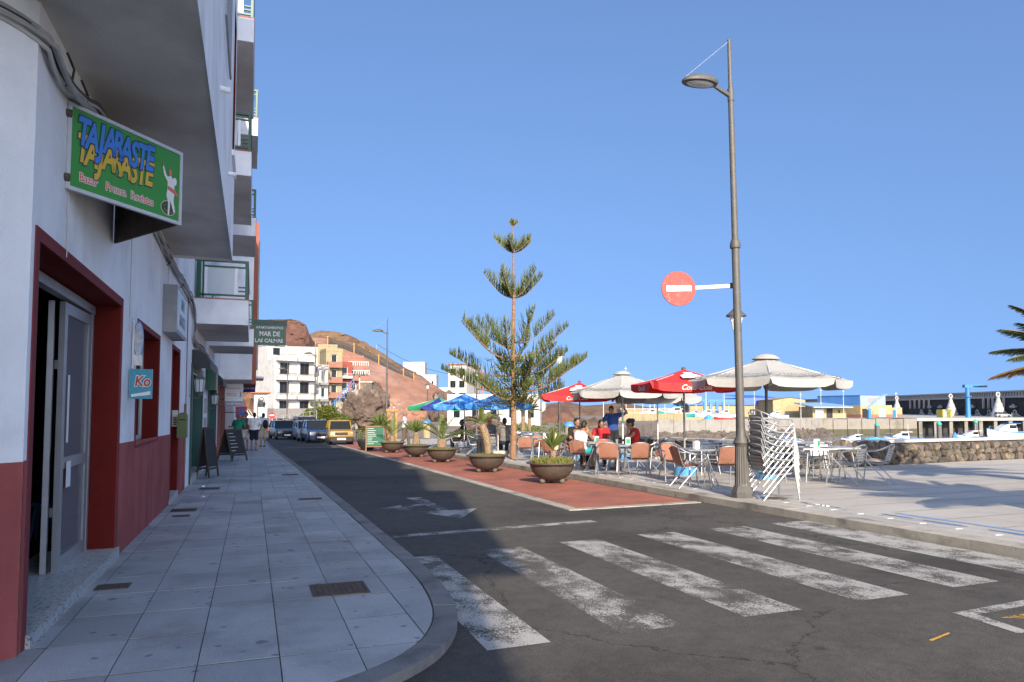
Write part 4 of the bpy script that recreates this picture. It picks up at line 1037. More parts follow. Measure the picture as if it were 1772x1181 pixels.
def course(a, c, n_out, z0, z1, sizes):
    global cnt
    u = (c - a).normalized(); L_ = (c - a).length; rz_ = math.atan2(u.y, u.x)
    z = z0
    while z < z1 - .05:
        hh = random.uniform(.15, .24); x = random.uniform(-.1, .0)
        while x < L_:
            w_ = random.uniform(.16, .36)
            if cnt < 290:
                p = a + u * (x + w_ / 2)
                o = link('stone', random.choice(stones), SW)
                hz = hh * random.uniform(.85, 1.2)
                o.location = (p.x - n_out.x * .02, p.y - n_out.y * .02, min(gz(p.y, TER) + z + hh / 2 + random.uniform(-.03, .03), gz(p.y, TER) + .60))
                o.scale = (w_ * 1.16, random.uniform(.22, .34), hz * 1.22); o.rotation_euler = (random.uniform(-.2, .2), random.uniform(-.35, .35), rz_ + random.choice((0, math.pi)) + random.uniform(-.15, .15)); cnt += 1
            x += w_
        z += hh * .92
for a, c in zip(WP[:3], WP[1:4]): u = (c - a).normalized(); course(a, c, Vector((-u.y, u.x)), 0, .58, None)
# strip of weeds-and-dirt at the foot is left to the stones

# ------------------------------------------------------------------ street lamps
def street_lamp(x, y, z, label, rz=0, lean=0, fl=True):
    o = empty('street_lamp', (x, y, z), rz); tag(o, label, 'street lamp', 'grey street lamps with flat oval heads')
    o.rotation_euler[1] = lean
    b = MB(); b.lathe([(.19, 0), (.19, .10), (.165, .16), (.15, .20)], 8, a0=R(22.5)); b.build('base', M['lamp_grey'], o)
    b = MB(); n = 40; prof = []
    vs = []
    for zz, r in ((.20, .135), (.24, .127), (.86, .106), (.90, .114)):
        for k in range(n):
            an = 2 * math.pi * k / n; rr = r * (1 - (.07 if (k % 2 and .22 < zz < .88) else 0)); vs.append((rr * math.cos(an), rr * math.sin(an), zz))
    b.add(vs, [(i * n + k, i * n + (k + 1) % n, (i + 1) * n + (k + 1) % n, (i + 1) * n + k) for i in range(3) for k in range(n)] + [tuple(range(3 * n, 4 * n))]); b.build('fluted_column', M['lamp_grey'], o)
    b = MB(); b.lathe([(.118, .90), (.135, .93), (.118, .97), (.08, 1.05), (.070, 1.2), (.066, 2.9), (.064, 4.30)], 16); b.build('lower_pole', M['lamp_grey'], o, True)
    b = MB(); b.lathe([(.085, 4.30), (.092, 4.33), (.085, 4.40), (.06, 4.46)], 16); b.build('collar', M['lamp_grey'], o, True)
    b = MB(); b.lathe([(.056, 4.44), (.048, 6.9), (.055, 6.9), (.055, 7.12), (.038, 7.12), (.03, 8.0)], 14); b.build('upper_pole', M['lamp_grey'], o, True)
    b = MB(); b.tube([(-.03, 0, 7.0), (-.18, 0, 7.06), (-.36, 0, 7.14)], [.042, .035, .03], 8); b.build('arm', M['lamp_grey'], o, True)
    b = MB(); vs = []; n = 20
    for zz, r in ((-.035, .80), (-.03, .96), (0, 1.0), (.04, .93), (.09, .70), (.12, .38), (.13, .02)):
        for k in range(n):
            an = 2 * math.pi * k / n; vs.append((-.62 + .35 * r * math.cos(an) + (.06 * zz / .13), .19 * r * math.sin(an), 7.16 + zz))
    b.add(vs, [(i * n + k, i * n + (k + 1) % n, (i + 1) * n + (k + 1) % n, (i + 1) * n + k) for i in range(6) for k in range(n)] + [tuple(range(n - 1, -1, -1)), tuple(range(6 * n, 7 * n))]); hd = b.build('lamp_head', M['lamp_grey'], o, True)
    b = MB(); vs = [(-.62 + .26 * math.cos(2 * math.pi * k / n), .13 * math.sin(2 * math.pi * k / n), 7.12) for k in range(n)] + [(-.62 + .16 * math.cos(2 * math.pi * k / n), .08 * math.sin(2 * math.pi * k / n), 7.095) for k in range(n)]
    b.add(vs, [(k, (k + 1) % n, n + (k + 1) % n, n + k) for k in range(n)] + [tuple(range(2 * n - 1, n - 1, -1))]); b.build('lens', M['glass_frost'], hd)
    b = MB(); b.tube([(-.90, 0, 7.22), (-.0, 0, 7.98)], .003, 4); b.build('stay_wire', M['alu_matt'], o)
    return o
lamp1 = street_lamp(7.9, 10.46, gz(10.46, TER), 'tall grey street lamp at the kerb beside the stack of chairs', 0, R(-.9))
b = MB(); b.prism([(-.28, -.26), (.28, -.26), (.28, .26), (-.28, .26)], 0, .006); 
street_lamp(8.14, 46.9, gz(46.9, TER), 'second grey street lamp, beyond the green menu board')
street_lamp(5.0, 64, gz(64), 'farthest grey street lamp, rising behind the yellow car')
street_lamp(3.6, 84, gz(75) - .1, 'small distant grey street lamp in front of the white flats')
cover(8.0, 8.42, 9.95, 10.25, 'rusty square cover in the terrace at the foot of the near street lamp', M['rust'], TER + .006)
# no-entry sign on a bracket from the near lamp
ne = empty('no_entry_sign', (6.90, 10.80, 3.54)); tag(ne, 'round red no-entry sign held out from the near street lamp', 'traffic sign'); ne.rotation_euler[2] = -R(14)
b = MB(); b.lathe([(.0, -.012), (.30, -.012), (.305, 0), (.30, .012), (.0, .012)], 36, cap=False); b.v = [(x, -z, y) for x, y, z in b.v]; b.f = [f[::-1] for f in b.f]; b.build('disc', M['sign_red'], ne)
b = MB(); b.box((0, -.02, 0), (.44, .008, .10), rot=Matrix.Rotation(R(-2), 3, 'Y')); b.build('bar', M['white_paint'], ne)
b = MB(); b.box((.62, .02, .045), (.74, .02, .06), rot=Matrix.Rotation(R(-4), 3, 'Y')); b.build('bracket', M['alu_matt'], ne)
b = MB(); b.lathe([(.088, -.04), (.088, .04)], 14, (1.02, .02, .075)); b.build('clamp', M['rust'], ne)
def lantern_post(x, y, z, h, label, sc=1):
    o = empty('lantern_post', (x, y, z)); tag(o, label, 'street lamp', 'slim lantern posts round the harbour')
    b = MB(); b.lathe([(.10, 0), (.10, .5), (.06, .62), (.055, 1.0), (.045, h - .75), (.07, h - .72), (.03, h - .66)], 12); b.build('post', M['lamp_grey'], o, True)
    b = MB(); b.lathe([(.08, h - .66), (.10, h - .62), (.17, h - .30)], 6); b.build('glass', M['glass_frost'], o)
    b = MB(); b.lathe([(.24, h - .30), (.24, h - .27), (.16, h - .20), (.08, h - .12), (.05, h - .04), (.025, h), (.02, h + .12)], 12); b.build('hood', M['lamp_grey'], o, True)
for e_, n_, ztop, lb in ((1.95, 30.0, 3.95, 'slim lantern post behind the lowest right bough of the pine'), (-2.23, 46, 3.95, 'slim lantern post seen through the lower left boughs of the pine'), (-7.88, 68, 3.95, 'slim lantern post against the pink cliff'), (-19.1, 118, 2.15, 'little lantern post at the foot of the pink cliff'), (5.42, 17.5, 4.0, 'lantern post hidden behind the shaft of the near street lamp')):
    p = site(e_, n_); zb = gz(min(p.y, 60), TER) if n_ < 60 else -1.3
    lantern_post(p.x, p.y, zb, ztop - zb, lb)

# ------------------------------------------------------------------ chairs and tables
def arc(pts, n=5): return [tuple(p) for p in smooth_path([Vector(p) for p in pts], n)]
def chair_frame(o, m):
    b = MB(); pts = []
    for s in (1,): pts = [(.28, .30, .0), (.268, .245, .38), (.262, .215, .60), (.262, .17, .645), (.262, .06, .655), (.262, -.06, .66), (.245, -.18, .70), (.20, -.28, .755), (.10, -.345, .795), (0, -.36, .80)]
    pts = pts + [(-x, y, z) for x, y, z in pts[-2::-1]]
    b.tube(arc(pts, 3), .0135, 8); b.build('arm_hoop', m, o, True)
    for s in (1, -1):
        b = MB(); b.tube([(s * .235, -.335, 0), (s * .245, .0, .36), (s * .256, .22, .585)], .0135, 8); b.build('leg', m, o, True)
        b = MB(); b.tube([(s * .205, .20, .425), (s * .205, -.19, .40), (s * .20, -.24, .46), (s * .195, -.33, .765)], .012, 8); b.build('side_rail', m, o, True)
    b = MB(); b.tube([(-.205, .20, .42), (.205, .20, .42)], .011, 6); b.build('stretcher', m, o, True)
def make_alu():
    o = empty('aluminium_chair'); chair_frame(o, M['alu'])
    b = MB()
    for k in range(7): y = .205 - k * .062; b.box((0, y, .437 - .004 * k), (.40, .045, .012))
    b.build('seat', M['alu'], o)
    b = MB()
    for k in range(5):
        t = .10 + k * .175; b.box((0, -.245 - .085 * t, .46 + .30 * t), (.385, .012, .040), rot=Matrix.Rotation(R(15), 3, 'X'))
    b.build('backrest', M['alu'], o)
    return o
def make_wicker():
    o = empty('wicker_chair'); chair_frame(o, M['alu'])
    b = MB(); n, m_ = 12, 10; vs = []
    prof = [(.225, .425), (.23, .445), (.10, .450), (-.05, .440), (-.16, .432), (-.215, .455), (-.245, .53), (-.285, .64), (-.325, .755), (-.335, .79)]
    for j, (y, z) in enumerate(prof):
        for i in range(n + 1):
            t = i / n * 2 - 1; w = .215 - (.02 if j in (0,) else 0) - (.035 * max(0, (j - 8)) if j > 8 else 0)
            rib = .004 * math.cos(t * math.pi * 9)
            vs.append((t * w, y + (rib if j > 5 else 0) - (.03 * (1 - t * t) if j > 5 else 0), z + (rib if j <= 5 else 0) - (.012 * (1 - t * t) if j <= 4 else 0) - (.03 * t ** 4 if j == 9 else 0)))
    fs = [(j * (n + 1) + i, (j + 1) * (n + 1) + i, (j + 1) * (n + 1) + i + 1, j * (n + 1) + i + 1) for j in range(len(prof) - 1) for i in range(n)]
    k = 5 * (n + 1)
    bs = MB(); bs.add(vs[:k + n + 1], [f for f in fs if max(f) < k + n + 1])
    me_s = bs; 
    def thick(mb, d):
        base = list(mb.v); f0 = list(mb.f); nv = len(base)
        mb.v += [(x, y - d * .7, z - d) for x, y, z in base]; mb.f += [tuple(i + nv for i in f[::-1]) for f in f0]; mb.m += [0] * len(f0); return mb
    thick(bs, .02).build('seat', M['wicker'], o, True)
    bk = MB(); idx = k; sub = vs[k:]; bk.add(sub, [tuple(i - k for i in f) for f in fs if min(f) >= k]); 
    base = list(bk.v); f0 = list(bk.f); nv = len(base); bk.v += [(x, y - .022, z - .004) for x, y, z in base]; bk.f += [tuple(i + nv for i in f[::-1]) for f in f0]; bk.m += [0] * len(f0)
    bk.build('backrest', M['wicker'], o, True)
    return o
def make_table(mt, name='cafe_table', top=M['alu']):
    o = empty(name); h = .71
    b = MB(); b.bb(-.34, .34, -.34, .34, h - .02, h); b.build('tabletop', top, o)
    b = MB()
    for x0, x1, y0, y1 in ((-.355, .355, .341, .356), (-.355, .355, -.356, -.341), (.341, .356, -.341, .341), (-.356, -.341, -.341, .341)): b.bb(x0, x1, y0, y1, h - .028, h + .003)
    b.build('rim', mt, o)
    for sx in (1, -1):
        for sy in (1, -1): b = MB(); b.tube([(sx * .20, sy * .20, h - .03), (sx * .25, sy * .25, .30), (sx * .29, sy * .29, 0)], .017, 8); b.build('leg', mt, o, True)
    b = MB(); b.tube([(-.245, -.245, .33), (.245, .245, .33)], .01, 6); b.tube([(-.245, .245, .35), (.245, -.245, .35)], .01, 6); b.build('brace', mt, o)
    return o
first = {}
def put(kind, x, y, deg, label, cat, group, dz=0, jit=True):
    mk = {'alu': make_alu, 'wicker': make_wicker, 'table': lambda: make_table(M['alu'])}[kind]
    if kind not in first: first[kind] = o = mk()
    else: o = copy_tree(first[kind])
    place(o, x, y, gz(y, TER) + dz + .002, R(deg)); o.rotation_euler[0] = 0
    return tag(o, label, cat, group)
WG, AG, TG = 'tan wicker chairs on the terrace', 'aluminium chairs on the terrace', 'aluminium cafe tables on the terrace'
wick = [(8.15, 12.42, -100, 'tan wicker chair nearest the street lamp, turned to the right'), (8.92, 12.42, -12, 'tan wicker chair with its back to us, half hidden by the near street lamp'),
        (8.72, 13.95, 168, 'tan wicker chair facing us across the table by the street lamp'), (8.50, 15.12, -16, 'tan wicker chair with its back to us, right of the pair'),
        (7.90, 15.47, -24, 'tan wicker chair with its back to us, left of the pair'), (9.42, 16.0, 95, 'tan wicker chair turned left behind the pair with their backs to us'),
        (8.65, 17.05, 160, 'tan wicker chair facing us at the table behind the pair'), (8.28, 17.72, -50, 'tan wicker chair the woman in the white top sits in'), (9.55, 17.25, 75, 'tan wicker chair the woman with pinned-up hair sits in'),
        (8.95, 19.5, 190, 'tan wicker chair the man in black sits in'), (9.52, 19.05, 150, 'tan wicker chair the woman in red sits in'), (7.98, 18.9, -60, 'empty tan wicker chair to the left of the woman in white'),
        (8.35, 22.2, -20, 'tan wicker chair with its back to us just right of the pine trunk'), (9.95, 22.6, 85, 'tan wicker chair turned left, beyond the pine trunk'), (9.35, 23.5, 165, 'tan wicker chair facing us, beyond the pine trunk'),
        (9.3, 20.9, 120, 'tan wicker chair behind the tall yucca leaves of the nearest planter')]
for x, y, a, lb in wick: put('wicker', x, y, a, lb, 'chair', WG)
alu = [(11.38, 11.72, 22, 'aluminium chair at the right-hand table, nearer the lamp post'), (12.12, 11.72, 30, 'aluminium chair with a striped cushion, rightmost on the terrace'), (10.75, 12.95, 200, 'aluminium chair facing us behind the right-hand table'), (12.05, 13.1, 150, 'aluminium chair facing us beyond the cushioned one'),
       (12.5, 14.0, 10, 'aluminium chair at the table by the stone wall corner'), (13.3, 15.0, 190, 'aluminium chair between table and stone wall'), (10.0, 16.2, 215, 'aluminium chair facing us behind the red parasol pole'), (10.9, 15.9, 160, 'aluminium chair facing us just right of the red parasol pole'),
       (11.3, 17.9, 190, 'aluminium chair at the table left of the lamp, far side'), (12.5, 17.3, 120, 'aluminium chair at the table left of the lamp, right side'), (11.2, 16.5, -10, 'aluminium chair at the table left of the lamp, near side')]
for x, y, a, lb in alu: put('alu', x, y, a, lb, 'chair', AG)
tabs = [(8.70, 13.15, 'aluminium table between the wicker chairs by the street lamp'), (8.60, 16.1, 'aluminium table in front of the pair of wicker chairs'), (9.02, 18.35, 'aluminium table where three people sit under the white parasol'), (9.15, 22.7, 'aluminium table with wicker chairs beyond the pine trunk'),
        (11.25, 12.5, 'aluminium table right of the stacked chairs'), (12.95, 14.5, 'aluminium table at the corner of the stone wall'), (10.4, 15.3, 'aluminium table under the near red parasol'), (11.8, 17.15, 'aluminium table behind the near red parasol'), (11.95, 12.55, 'aluminium table pushed against the right-hand one')]
for x, y, lb in tabs: put('table', x, y, random.choice((-8, 0, 6, -19)), lb, 'table', TG)
random.seed(5)
bt = [(8.75, 26.6, 'first'), (10.5, 25.4, 'second'), (8.9, 29.6, 'third'), (10.9, 28.6, 'fourth'), (9.2, 32.8, 'fifth'), (11.6, 31.9, 'sixth'), (12.6, 25.2, 'seventh')]
for i, (x, y, w_) in enumerate(bt):
    put('table', x, y, random.uniform(-20, 10), 'aluminium table under the blue parasols, %s counting from the street towards the cliff' % w_, 'table', 'tables under the blue parasols')
    for k, a in enumerate((-20, 70, 160, 250)):
        if (i + k) % 5 == 4: continue
        dx, dy = math.sin(R(a)) * .72, -math.cos(R(a)) * .72
        put('alu', x + dx, y + dy, a + random.uniform(-14, 14), 'aluminium chair on the %s side of the %s table under the blue parasols' % (('near', 'right', 'far', 'left')[k], w_), 'chair', 'chairs under the blue parasols')
# the stack
pos_ = ['bottom', 'second from the bottom', 'third from the bottom', 'middle', 'third from the top', 'second from the top', 'topmost']
for k in range(7):
    o = put('alu', 8.24 + k * .004, 10.10 + k * .003, -97 + random.uniform(-1, 1), 'aluminium chair, %s of the stack beside the street lamp' % pos_[k], 'chair', 'stacked aluminium chairs', dz=k * .113)
cu = MB(); n = 10; vs = []
for j in range(n + 1):
    for i in range(n + 1):
        x, y = i / n * 2 - 1, j / n * 2 - 1; vs.append((x * .19, y * .19, .05 * (1 - x ** 4) * (1 - y ** 4)))
cu.add(vs, [(j * (n + 1) + i, j * (n + 1) + i + 1, (j + 1) * (n + 1) + i + 1, (j + 1) * (n + 1) + i) for j in range(n) for i in range(n)], 0)
cu.m = [(i % 2) for j in range(n) for i in range(n)]
o = cu.build('seat_cushion', [mat('cush_a', (.55, .45, .36), .9), mat('cush_b', (.40, .22, .15), .9)], None, False, (12.12, 11.72, gz(11.72, TER) + .448), R(30)); tag(o, 'small brown and cream striped cushion on the rightmost chair', 'cushion')
# napkin boxes and menus
def napkin(x, y, label, m2, rz=0, h=.14):
    o = empty('napkin_holder', (x, y, gz(y, TER) + .714), rz); tag(o, label, 'napkin holder', 'napkin holders on the tables')
    b = MB(); b.bb(-.06, .06, -.04, .04, 0, h); b.build('box', M['white_paint'], o)
    b = MB(); b.bb(-.05, .05, -.045, -.0405, .02, h - .02); b.build('front_card', M[m2], o); b = MB(); b.bb(-.045, .045, -.03, .03, h, h + .015); b.build('napkins', M['paper'], o)
napkin(11.3, 12.45, 'green and white napkin box on the table right of the stack', 'green_fabric', .4, .17)
napkin(8.75, 13.1, 'white napkin box on the table by the street lamp', 'paper', .1, .15)
napkin(8.75, 16.05, 'green and white napkin box in front of the seated woman', 'green_fabric', -.3, .16)
napkin(9.1, 18.5, 'green napkin box on the table of the three people', 'green_fabric', .2)
napkin(9.2, 22.6, 'white napkin box on the table beyond the pine trunk', 'paper', 0, .16)
napkin(8.8, 26.5, 'white napkin box on a table under the blue parasol', 'paper', 0, .16)
for x, y, lb in ((9.0, 18.2, 'glass on the table of the three people'), (8.5, 16.15, 'glass on the table in front of the pair of wicker chairs')):
    b = MB(); b.lathe([(.028, 0), (.036, .13), (.033, .13), (.025, .01)], 12); tag(b.build('drinking_glass', M['glass'], None, True, (x, y, gz(y, TER) + .714)), lb, 'glass')

# ------------------------------------------------------------------ parasols
def parasol(x, y, zb, apex, edge, Rr, n, rot, fab, label, group, val=.2, pole_m=None, cap=False, base='blue', words=None, bands=None, sag=.05, notch=.35, pole_r=.024, lean=0):
    o = empty('parasol', (x, y, zb)); tag(o, label, 'parasol', group); o.rotation_euler[1] = lean
    za, ze = apex - zb, edge - zb
    corners = [Vector((Rr * math.cos(rot + 2 * math.pi * k / n), Rr * math.sin(rot + 2 * math.pi * k / n), ze)) for k in range(n)]
    top = Vector((0, 0, za)); r0 = .10 if cap else .02
    for k in range(n):
        A_, B__ = corners[k], corners[(k + 1) % n]
        b = MB(); nu, nv = 8, 6; vs = []
        for j in range(nv + 1):
            v = r0 + (1 - r0) * j / nv
            for i in range(nu + 1):
                t = i / nu; e = A_.lerp(B__, t); p = top.lerp(e, v)
                p.z += -.045 * math.sin(math.pi * v) * Rr * .6 - sag * Rr * (4 * t * (1 - t)) * v * .5
                p.x *= 1 - .05 * 4 * t * (1 - t) * v; p.y *= 1 - .05 * 4 * t * (1 - t) * v
                vs.append(p)
        fs = [(j * (nu + 1) + i, (j + 1) * (nu + 1) + i, (j + 1) * (nu + 1) + i + 1, j * (nu + 1) + i + 1) for j in range(nv) for i in range(nu)]
        # valance below the edge
        off = len(vs); e0 = nv * (nu + 1)
        for j in (1, 2):
            for i in range(nu + 1):
                t = i / nu; p = vs[e0 + i].copy(); s_ = (1 - (abs(2 * t - 1)) ** 8 * notch) * (j / 2)
                mid_ = (A_ + B__) / 2; pin = (.09 * (abs(2 * t - 1)) ** 3) * (j / 2)
                q = p.lerp(Vector((mid_.x, mid_.y, p.z)), pin * .6); q.z -= val * s_; q.x *= 1.005; q.y *= 1.005; vs.append(q)
        for j in range(2):
            for i in range(nu):
                a0 = (e0 if j == 0 else off) + i; b0 = (off if j == 0 else off + nu + 1) + i; fs.append((a0, b0, b0 + 1, a0 + 1))
        m_ = fab if not isinstance(fab, (list, tuple)) else fab[k % len(fab)]
        pl = MB().add(vs, fs).build('panel', m_, o, True)
        mid = (A_ + B__) / 2; u_ = (B__ - A_).normalized(); out_ = Vector((mid.x, mid.y, 0)).normalized()
        if words and k in words[1]:
            nrm = out_.copy(); up = Vector((0, 0, 1)); 
            if words[4]:   # on the sloping cloth
                sl_ = (top - Vector((mid.x * .95, mid.y * .95, ze - sag * Rr * .5))).normalized(); up = sl_; nrm = u_.cross(up).normalized(); c = Vector((mid.x * .95, mid.y * .95, ze - sag * Rr * .5)) + sl_ * words[5] + nrm * (.05)
                if nrm.dot(out_) < 0: nrm = -nrm
            else: c = Vector((mid.x * .955, mid.y * .955, ze - sag * Rr * .5 - val * .5)) + out_ * .012
            xd = up.cross(nrm).normalized(); Mx = Matrix((xd, up, nrm)).transposed()
            tx = text('lettering', words[0], words[2], words[3], pl, c + Vector((0, 0, 0)), Mx.to_euler(), .003, .3, .001, .95)
        if bands and k in bands[1]:
            sl_ = (top - mid).normalized(); nrm = u_.cross(sl_).normalized()
            if nrm.dot(out_) < 0: nrm = -nrm
            b2 = MB(); pts = [(-.16, .30), (.16, .30), (.16, .55), (.07, .70), (.07, .85), (-.07, .85), (-.07, .70), (-.16, .55)]
            b2.add([Vector((mid.x * .97, mid.y * .97, ze)) + u_ * px_ * Rr + sl_ * py_ * Rr * .62 + nrm * .012 for px_, py_ in pts], [tuple(range(8))]); b2.build('emblem', bands[0], pl)
        rb = MB(); rb.tube([top.lerp(A_, .03) - Vector((0, 0, .05)), A_ * 1.0 - Vector((0, 0, .02))], .010, 6); rbo = rb.build('rib', M['alu_matt'], o)
        st = MB(); st.tube([Vector((0, 0, za - (za - ze) * 1.0 - .12)), top.lerp(A_, .5) - Vector((0, 0, .05))], .008, 5); st.build('strut', M['alu_matt'], rbo)
    pm_ = pole_m or M['grey_metal']
    b = MB(); b.lathe([(pole_r, 0), (pole_r, za + .02)], 12); b.build('pole', pm_, o, True)
    b = MB(); b.lathe([(pole_r + .02, ze - .16), (pole_r + .02, ze - .06)], 12); b.build('runner', pm_, o, True)
    if cap:
        b = MB(); b.lathe([(.30, -.055), (.305, -.04), (.22, .03), (.10, .065), (.02, .075)], 16, (0, 0, za - .015), cap=True); b.build('vent_cap', fab if not isinstance(fab, (list, tuple)) else fab[0], o, True)
    else:
        b = MB(); b.lathe([(.05, -.01), (.055, .03), (.03, .05)], 10, (0, 0, za)); b.build('finial', M['lamp_grey'], o, True)
    if base == 'blue':
        b = MB(); b.lathe([(.27, 0), (.27, .17), (.22, .20), (.05, .20)], 22); bo = b.build('base', M['blue_base'], o); b = MB(); b.lathe([(.04, .2), (.04, .38)], 10); b.build('socket', M['grey_metal'], bo)
    elif base == 'stone':
        b = MB(); b.bb(-.27, .27, -.27, .27, 0, .22); b.build('base', M['coping'], o)
    else:
        b = MB(); b.lathe([(.28, 0), (.28, .05), (.05, .09)], 18); b.build('base', M['grey_metal'], o)
    return o
M['blue_base'] = mat('blue_base', (.06, .26, .55), .5, .12, 5)
M['grey_ink'] = mat('grey_ink', (.20, .20, .20), .8, .1, 8)
M['dim_white'] = mat('dim_white', (.62, .62, .60), .7, .1, 8)
M['dim_red'] = mat('dim_red', (.50, .06, .08), .7, .1, 8)
PG = 'cafe parasols'
parasol(10.81, 13.45, gz(13.45, TER), 2.62, 2.07, 1.78, 8, R(9), M['white_fabric'], 'big white parasol nearest us, right of the street lamp', PG, .17, M['lamp_grey'], True, 'blue', ('Cruzcampo', (0, 1, 2, 3, 4, 5, 6, 7), .27, M['grey_ink'], True, .20), None, .025, .3, .032, R(.6))
parasol(9.76, 15.1, gz(15.1, TER), 2.40, 2.06, 1.50, 4, R(-62), M['red_fabric'], 'near red parasol with white lettering, left of the street lamp', PG, .20, M['grey_metal'], False, 'blue', ('Coca-Cola', (0, 1, 2, 3), .17, M['dim_white'], False, 0), (M['dim_white'], (3, 1)), .04, .25)
parasol(11.48, 21.39, gz(21.39, TER), 2.64, 1.98, 1.82, 8, R(14), M['white_fabric'], 'white parasol between the two red ones, above the standing man', PG, .19, M['alu_matt'], True, 'blue', ('Cruzcampo', (0, 1, 2, 3, 4, 5, 6, 7), .28, M['grey_ink'], True, .20), None, .025, .3, .030)
parasol(10.57, 22.77, gz(22.77, TER), 2.36, 1.93, 1.62, 4, R(-75), M['red_fabric'], 'far red parasol with white lettering, right of the pine', PG, .22, M['grey_metal'], False, 'blue', ('Coca-Cola', (0, 1, 2, 3), .17, M['dim_white'], False, 0), (M['dim_white'], (3, 1)), .04, .25)
parasol(8.22, 28.92, gz(28.92, TER), 2.06, 1.60, 1.45, 8, R(14), M['blue_fabric'], 'light blue parasol left of the pine trunk, farther of the two', PG, .18, M['alu_matt'], False, 'stone', ('Disfruta', (4, 6), .16, M['dim_red'], True, .3), None, .05, .2)
parasol(8.47, 25.3, gz(25.3, TER), 2.03, 1.60, 1.30, 8, R(5), M['blue_fabric'], 'blue parasol with red lettering partly behind the pine trunk', PG, .16, M['alu_matt'], False, 'stone', ('Polo con Menta', (5, 6, 7), .12, M['dim_red'], True, .10), None, .05, .2)
parasol(8.3, 33.6, gz(33.6, TER), 1.98, 1.55, 1.5, 8, R(0), [M['green_fabric'], M['navy_fabric']], 'green and navy parasol half hidden behind the light blue one', PG, .16, M['alu_matt'], False, 'stone')
parasol(13.1, 21.9, gz(21.9, TER), 2.35, 1.85, 1.5, 8, R(0), M['white_fabric'], 'small white parasol behind the near red one', PG, .2, M['alu_matt'], True, 'stone')

# ------------------------------------------------------------------ planters with palms
random.seed(21)
def frond_parts(mb_r, mb_l, base, az, el, L, droop, nl=24, lw=.022, ll=.3, twist=0, vee=.5, tip=True):
    """one pinnate leaf: arching rachis in mb_r, leaflets in mb_l"""
    pts = []; d = Vector((math.cos(az) * math.cos(el), math.sin(az) * math.cos(el), math.sin(el))); p = Vector(base); step = L / 10
    for i in range(11):
        pts.append(p.copy()); p = p + d * step; d = (d + Vector((0, 0, -droop * step * (.4 + i * .12)))).normalized()
    mb_r.tube(pts, [.016 * L * (1 - .085 * i) for i in range(11)], 5)
    for i in range(nl):
        t = .16 + .84 * (i + .5) / nl; k = min(9, int(t * 10)); q = pts[k].lerp(pts[k + 1], t * 10 - k); dr = (pts[k + 1] - pts[k]).normalized()
        side = dr.cross(Vector((0, 0, 1)))
        if side.length < .05: side = Vector((math.sin(az), -math.cos(az), 0))
        side.normalize(); up = side.cross(dr).normalized()
        for s in (1, -1):
            l_ = ll * (math.sin(math.pi * min(1, t * .82 + .14)) ** .7) * random.uniform(.85, 1.1)
            dd = (side * s * .75 + dr * (.55 + .3 * t) + up * vee * random.uniform(.6, 1.2)).normalized()
            tipp = q + dd * l_ + Vector((0, 0, -.12 * l_)); m_ = q + dd * l_ * .5
            wv = dd.cross(up).normalized() * lw * .5 if dd.cross(up).length > .01 else dr * lw * .5
            mb_l.add([q - wv * .6, q + wv * .6, m_ + wv, tipp, m_ - wv], [(0, 1, 2, 3, 4)])
def bowl_planter(x, y, label):
    z = gz(y, .006); o = empty('planter_bowl', (x, y, z)); tag(o, label, 'planter', 'bowl planters along the red strip'); o.scale = (1.02, 1.02, .92)
    if 'bowl' not in first:
        b = MB(); b.lathe([(.16, .07), (.26, .10), (.36, .18), (.44, .28), (.485, .40), (.50, .47), (.575, .485), (.585, .50), (.575, .515), (.52, .515), (.47, .49), (.02, .485)], 40); first['bowl'] = b.mesh('bowl', M['bowl'], True)
        b = MB(); b.ell((0, 0, .07), .07, 12, 8); first['ballm'] = b.mesh('foot', M['ball'], True)
        b = MB(); b.lathe([(.475, .49), (.36, .53), (.18, .55), (.01, .56)], 28); first['soil'] = b.mesh('soil', M['moss'], True)
    link('bowl', first['bowl'], o); link('soil', first['soil'], o)
    for k in range(3): an = R(-50 + 120 * k); link('foot', first['ballm'], o, (.25 * math.cos(an), .25 * math.sin(an), 0))
    return o
def tuft(mb, n, r, h, c=(0, 0, 0), w=.006):
    for i in range(n):
        a = random.uniform(0, 6.28); rr = r * math.sqrt(random.random()); x, y = c[0] + rr * math.cos(a), c[1] + rr * math.sin(a); hh = h * random.uniform(.4, 1)
        b_ = random.uniform(0, 6.28); lx, ly = math.cos(b_) * hh * .5, math.sin(b_) * hh * .5; zz = c[2] + .03 * (1 - rr / max(r, .01))
        mb.add([(x - w, y, zz), (x + w, y, zz), (x + lx * .5 + w * .6, y + ly * .5, zz + hh * .7), (x + lx, y + ly, zz + hh)], [(0, 1, 2, 3)])
PP = [(6.47, 15.45, 'nearest bowl planter, with the yucca and thick grass'), (6.17, 19.4, 'second bowl planter, holding the leaning palm trunk'), (6.16, 24.5, 'third bowl planter, with the long arching fronds'), (6.09, 28.3, 'fourth bowl planter, with the bulbous stem'), (5.95, 32.7, 'fifth bowl planter, farthest and darkest')]
PB = [bowl_planter(x, y, lb) for x, y, lb in PP]
for i, (x, y, lb) in enumerate(PP):
    b = MB(); tuft(b, 900 if i == 0 else 260, .46, .16 if i == 0 else .07, (0, 0, .50), .006)
    tag(b.build('grass', M['soil_grass'], PB[i]), kind='stuff')
